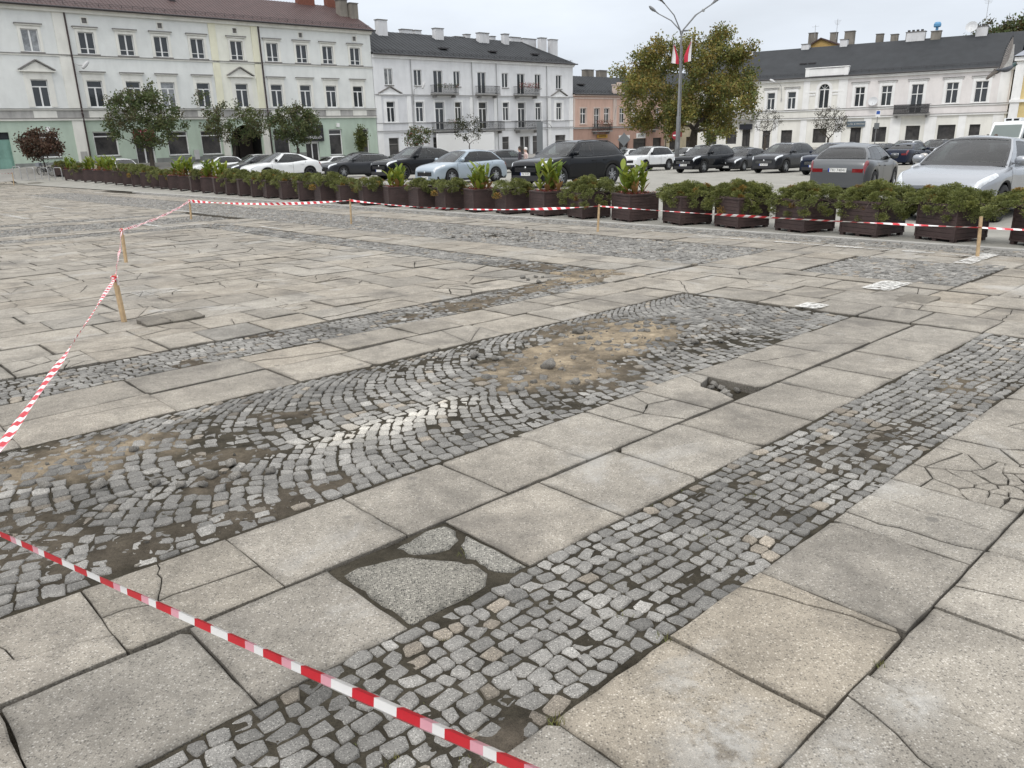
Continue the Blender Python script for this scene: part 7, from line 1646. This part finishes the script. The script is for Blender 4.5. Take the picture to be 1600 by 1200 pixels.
bicycle(-34.9, 61.3, R(-20))

# ================================================================== PEOPLE
M_SKIN = pmat('skin', (.52, .33, .25), rough=.55)
def person(label, x, y, face, height, top_m, leg_m, hair_m, hair_long=False, seed=0):
    """one continuous skinned body, hair as its child; the pelvis is the skin root"""
    t = thing('person', label, 'person', (x, y, gz(x, y)), face); k = height / 1.72
    J = [((0, 0, .93), .135), ((0, .01, 1.10), .125), ((0, 0, 1.28), .15), ((0, -.01, 1.42), .105), ((0, .005, 1.49), .052), ((0, .02, 1.57), .075), ((0, .015, 1.65), .085), ((0, 0, 1.70), .06)]
    E_ = [(i, i + 1) for i in range(7)]; idx = {}
    def chain(start, pts):
        p = start
        for c, r in pts: J.append((c, r)); E_.append((p, len(J) - 1)); p = len(J) - 1
        return p
    for s in (-1, 1):
        hand = chain(2, [((s * .13, -.01, 1.40), .075), ((s * .195, -.02, 1.36), .06), ((s * .225, -.03, 1.10), .044), ((s * .215, .05, .88), .032), ((s * .21, .08, .80), .036)])
        for q in range(4): chain(hand, [((s * (.195 + .004 * q), .06 + .017 * q, .755 - .004 * abs(q - 1.5)), .0095), ((s * (.19 + .003 * q), .065 + .018 * q, .715 + .006 * abs(q - 1.5)), .008)])
        chain(hand, [((s * .19, .11, .785), .010), ((s * .182, .125, .755), .009)])
        chain(0, [((s * .095, 0, .86), .105), ((s * .10, .01, .50), .064), ((s * .10, -.01, .12), .042), ((s * .10, -.02, .055), .043), ((s * .105, .10, .035), .038), ((s * .105, .16, .03), .028)])
    J.append(((0, .105, 1.585), .018)); E_.append((5, len(J) - 1))
    me = bpy.data.meshes.new('body'); me.from_pydata([tuple(c * k for c in p) for p, r in J], E_, []); o = bpy.data.objects.new('body', me); COL.objects.link(o)
    md = o.modifiers.new('skin', 'SKIN'); sv = me.skin_vertices[0].data
    for i, (p, r) in enumerate(J): sv[i].radius = (r * k * (1.25 if i in (2, 3, 0) else 1), r * k * (.85 if i < 4 else 1))
    sv[0].use_root = True; md.use_smooth_shade = True; o.modifiers.new('sub', 'SUBSURF').levels = 2
    dg = bpy.context.evaluated_depsgraph_get(); m2 = bpy.data.meshes.new_from_object(o.evaluated_get(dg)); m2.name = 'body'; bpy.data.objects.remove(o)
    m2.materials.clear()
    for mm in (M_SKIN, top_m, leg_m): m2.materials.append(mm)
    for p in m2.polygons:
        c = p.center / k; p.material_index = 2 if c.z < .92 and abs(c.x) < .17 else (1 if c.z < 1.47 and not (abs(c.x) > .17 and c.z < .90) else 0)
        p.use_smooth = True
    b_ = link_mesh('body', m2, t)
    h = MB(); h.lathe([(.001, .115), (.06, .105), (.098, .06), (.108, 0), (.10, -.05), (.085, -.10 if hair_long else -.06)], 16, Matrix.Translation((0, -.012 * k, 1.655 * k)) @ Matrix.Rotation(R(16), 4, 'X') @ Matrix.Scale(k, 4)); h.build('hair', hair_m, b_, smooth=True)
    for s in (-1, 1): e = MB(); e.lathe([(.001, .012), (.010, .006), (.011, -.004)], 8, Matrix.Translation((s * .033 * k, .085 * k, 1.625 * k)) @ Matrix.Rotation(R(-90), 4, 'X')); e.build('eye', M_BLK, b_); e = MB(); e.lathe([(.001, .03), (.018, .02), (.02, -.02), (.002, -.03)], 8, Matrix.Translation((s * .088 * k, .0, 1.61 * k))); e.build('ear', M_SKIN, b_)
    e = MB(); e.cbox(0, .088 * k, 1.555 * k, .045, .01, .012); e.build('mouth', pmat('lips', (.36, .14, .12), rough=.5), b_)
person('dark haired person in a dark top walking behind the light blue hatchback', .77, 45.0, R(100), 1.66, pmat('dark_top', (.05, .04, .05), rough=.9), pmat('dark_trousers', (.03, .03, .04), rough=.9), pmat('dark_hair', (.02, .014, .01), rough=.6), True)
person('white haired person in a pale pink top walking beside the dark haired one', 1.1, 45.2, R(110), 1.62, pmat('pale_pink_top', (.62, .48, .45), rough=.9), pmat('grey_trousers', (.14, .14, .15), rough=.9), pmat('white_hair', (.66, .64, .62), rough=.7), False)
person('person in a brown jacket standing by the white van at the edge of the frame', 27.2, 45.0, R(150), 1.76, pmat('brown_jacket', (.12, .07, .05), rough=.9), pmat('blue_jeans', (.05, .06, .10), rough=.9), pmat('brown_hair', (.06, .035, .02), rough=.6), False)

# ================================================================== FLYING PIGEON
def pigeon(loc, scale):
    t = thing('pigeon', 'grey pigeon in flight with one wing raised, before the white house roof', 'bird'); t.matrix_world = Matrix.Translation(loc) @ Matrix.Rotation(R(14), 4, 'Z') @ Matrix.Rotation(R(-8), 4, 'Y') @ Matrix.Scale(scale, 4)
    GB_ = pmat('pigeon_grey', (.13, .14, .16), rough=.7, var=.35, vscale=30); GD = pmat('pigeon_dark', (.030, .032, .036), rough=.7); GN = pmat('pigeon_neck', (.018, .06, .055), rough=.35, var=.5, vscale=60); GW = pmat('wing_lining', (.55, .54, .52), rough=.8, var=.3, vscale=40); GF = pmat('flight_feather', (.34, .31, .29), rough=.8, var=.4, vscale=30)
    prof = [(-.135, .006, .004), (-.12, .022, .012), (-.07, .036, .028), (-.01, .045, .045), (.04, .044, .048), (.085, .032, .036), (.115, .024, .026), (.14, .0245, .026), (.158, .020, .022), (.170, .010, .012), (.174, .002, .002)]
    cz = [0.0, 0, 0, 0, .002, .010, .020, .026, .027, .025, .024]; rows = []
    for (x, ry, rz), z in zip(prof, cz): rows.append([(x, ry * math.cos(a), z + rz * math.sin(a)) for a in np.linspace(0, 6.2832, 17)])
    b = MB(); b.grid(rows); n = 16
    for i in range(len(b.f)): b.mi[i] = 1 if 5 <= i // n else 0
    b.build('body', [GB_, GN], t, smooth=True)
    b = MB(); b.lathe([(.005, 0), (.004, .010), (.001, .020)], 8, Matrix.Translation((.170, 0, .022)) @ Matrix.Rotation(R(100), 4, 'Y')); b.build('beak', GD, t)
    for s in (-1, 1): b = MB(); b.lathe([(.001, .003), (.004, .001), (.004, -.002)], 8, Matrix.Translation((.150, s * .0215, .030)) @ Matrix.Rotation(R(-90 * s), 4, 'X')); b.build('eye', pmat('pigeon_eye', (.5, .12, .02), rough=.2), t)
    b = MB()
    for k in range(7):
        a = R(-15 + 5 * k); L = .135; c, s = math.cos(math.pi + a), math.sin(math.pi + a); px, py = -.09, 0; w = .011
        b.add([(px, py + w * .4, .002 * k), (px, py - w * .4, .002 * k), (px + c * L - s * w, py + s * L + c * w * -1, -.018 + .0015 * k), (px + c * L * 1.04, py + s * L * 1.04, -.019 + .0015 * k), (px + c * L + s * w, py + s * L + c * w, -.018 + .0015 * k)], [(0, 1, 2, 3, 4)])
    b.build('tail', GD, t)
    for side, dirz, nm in ((-1, 1, 'raised'), (1, -.25, 'far')):
        b = MB(); root = Vector((.055, side * .035, .02)); up = Vector((-.05, side * .18, 1)).normalized() if dirz > 0 else Vector((.10, side * .85, -.45)).normalized(); back = Vector((-1, 0, -.05)); spread = .255 if dirz > 0 else .18
        edge = [root + up * (spread * q) + Vector((.025 * math.sin(q * 3.0), 0, 0)) * (1 - q) for q in np.linspace(0, 1, 9)]
        lin_ = [p + back * (.125 * (1 - .70 * q)) + Vector((0, -.004 * side, 0)) for p, q in zip(edge, np.linspace(0, 1, 9))]
        b.grid([edge, [(p + q) / 2 + Vector((0, side * .008, 0)) for p, q in zip(edge, lin_)], lin_]); w_ = b.build('wing', GW if dirz > 0 else GB_, t, smooth=True)
        b = MB()
        for k in range(18):
            q = .02 + .96 * k / 17; i = q * 8; i0 = min(7, int(i)); f = i - i0; p = lin_[i0].lerp(lin_[i0 + 1], f); fan = q ** 1.6; d = (back * (1 - fan * .85) + up * (fan * 1.05)).normalized(); L = (.075 + .065 * q) * (1.0 if q < .9 else .95); sd = d.cross(Vector((0, 1, 0))).normalized() * .0085; o = Vector((0, side * (.0008 * k), 0))
            b.m = 0; b.add([tuple(p - sd * .7 + o - d * .02), tuple(p + sd * .7 + o - d * .02), tuple(p + d * L * .75 + sd + o), tuple(p + d * L + o), tuple(p + d * L * .75 - sd + o)], [(0, 1, 2, 3, 4)])
            b.m = 1; b.add([tuple(p + d * L * .72 + sd * 1.02 + o * 1.1), tuple(p + d * L * 1.01 + o * 1.1), tuple(p + d * L * .72 - sd * 1.02 + o * 1.1)], [(0, 1, 2)])
        b.build('flight_feathers', [GF, GD], w_)
pigeon((6.33, 10.5, 2.20), 1.0)
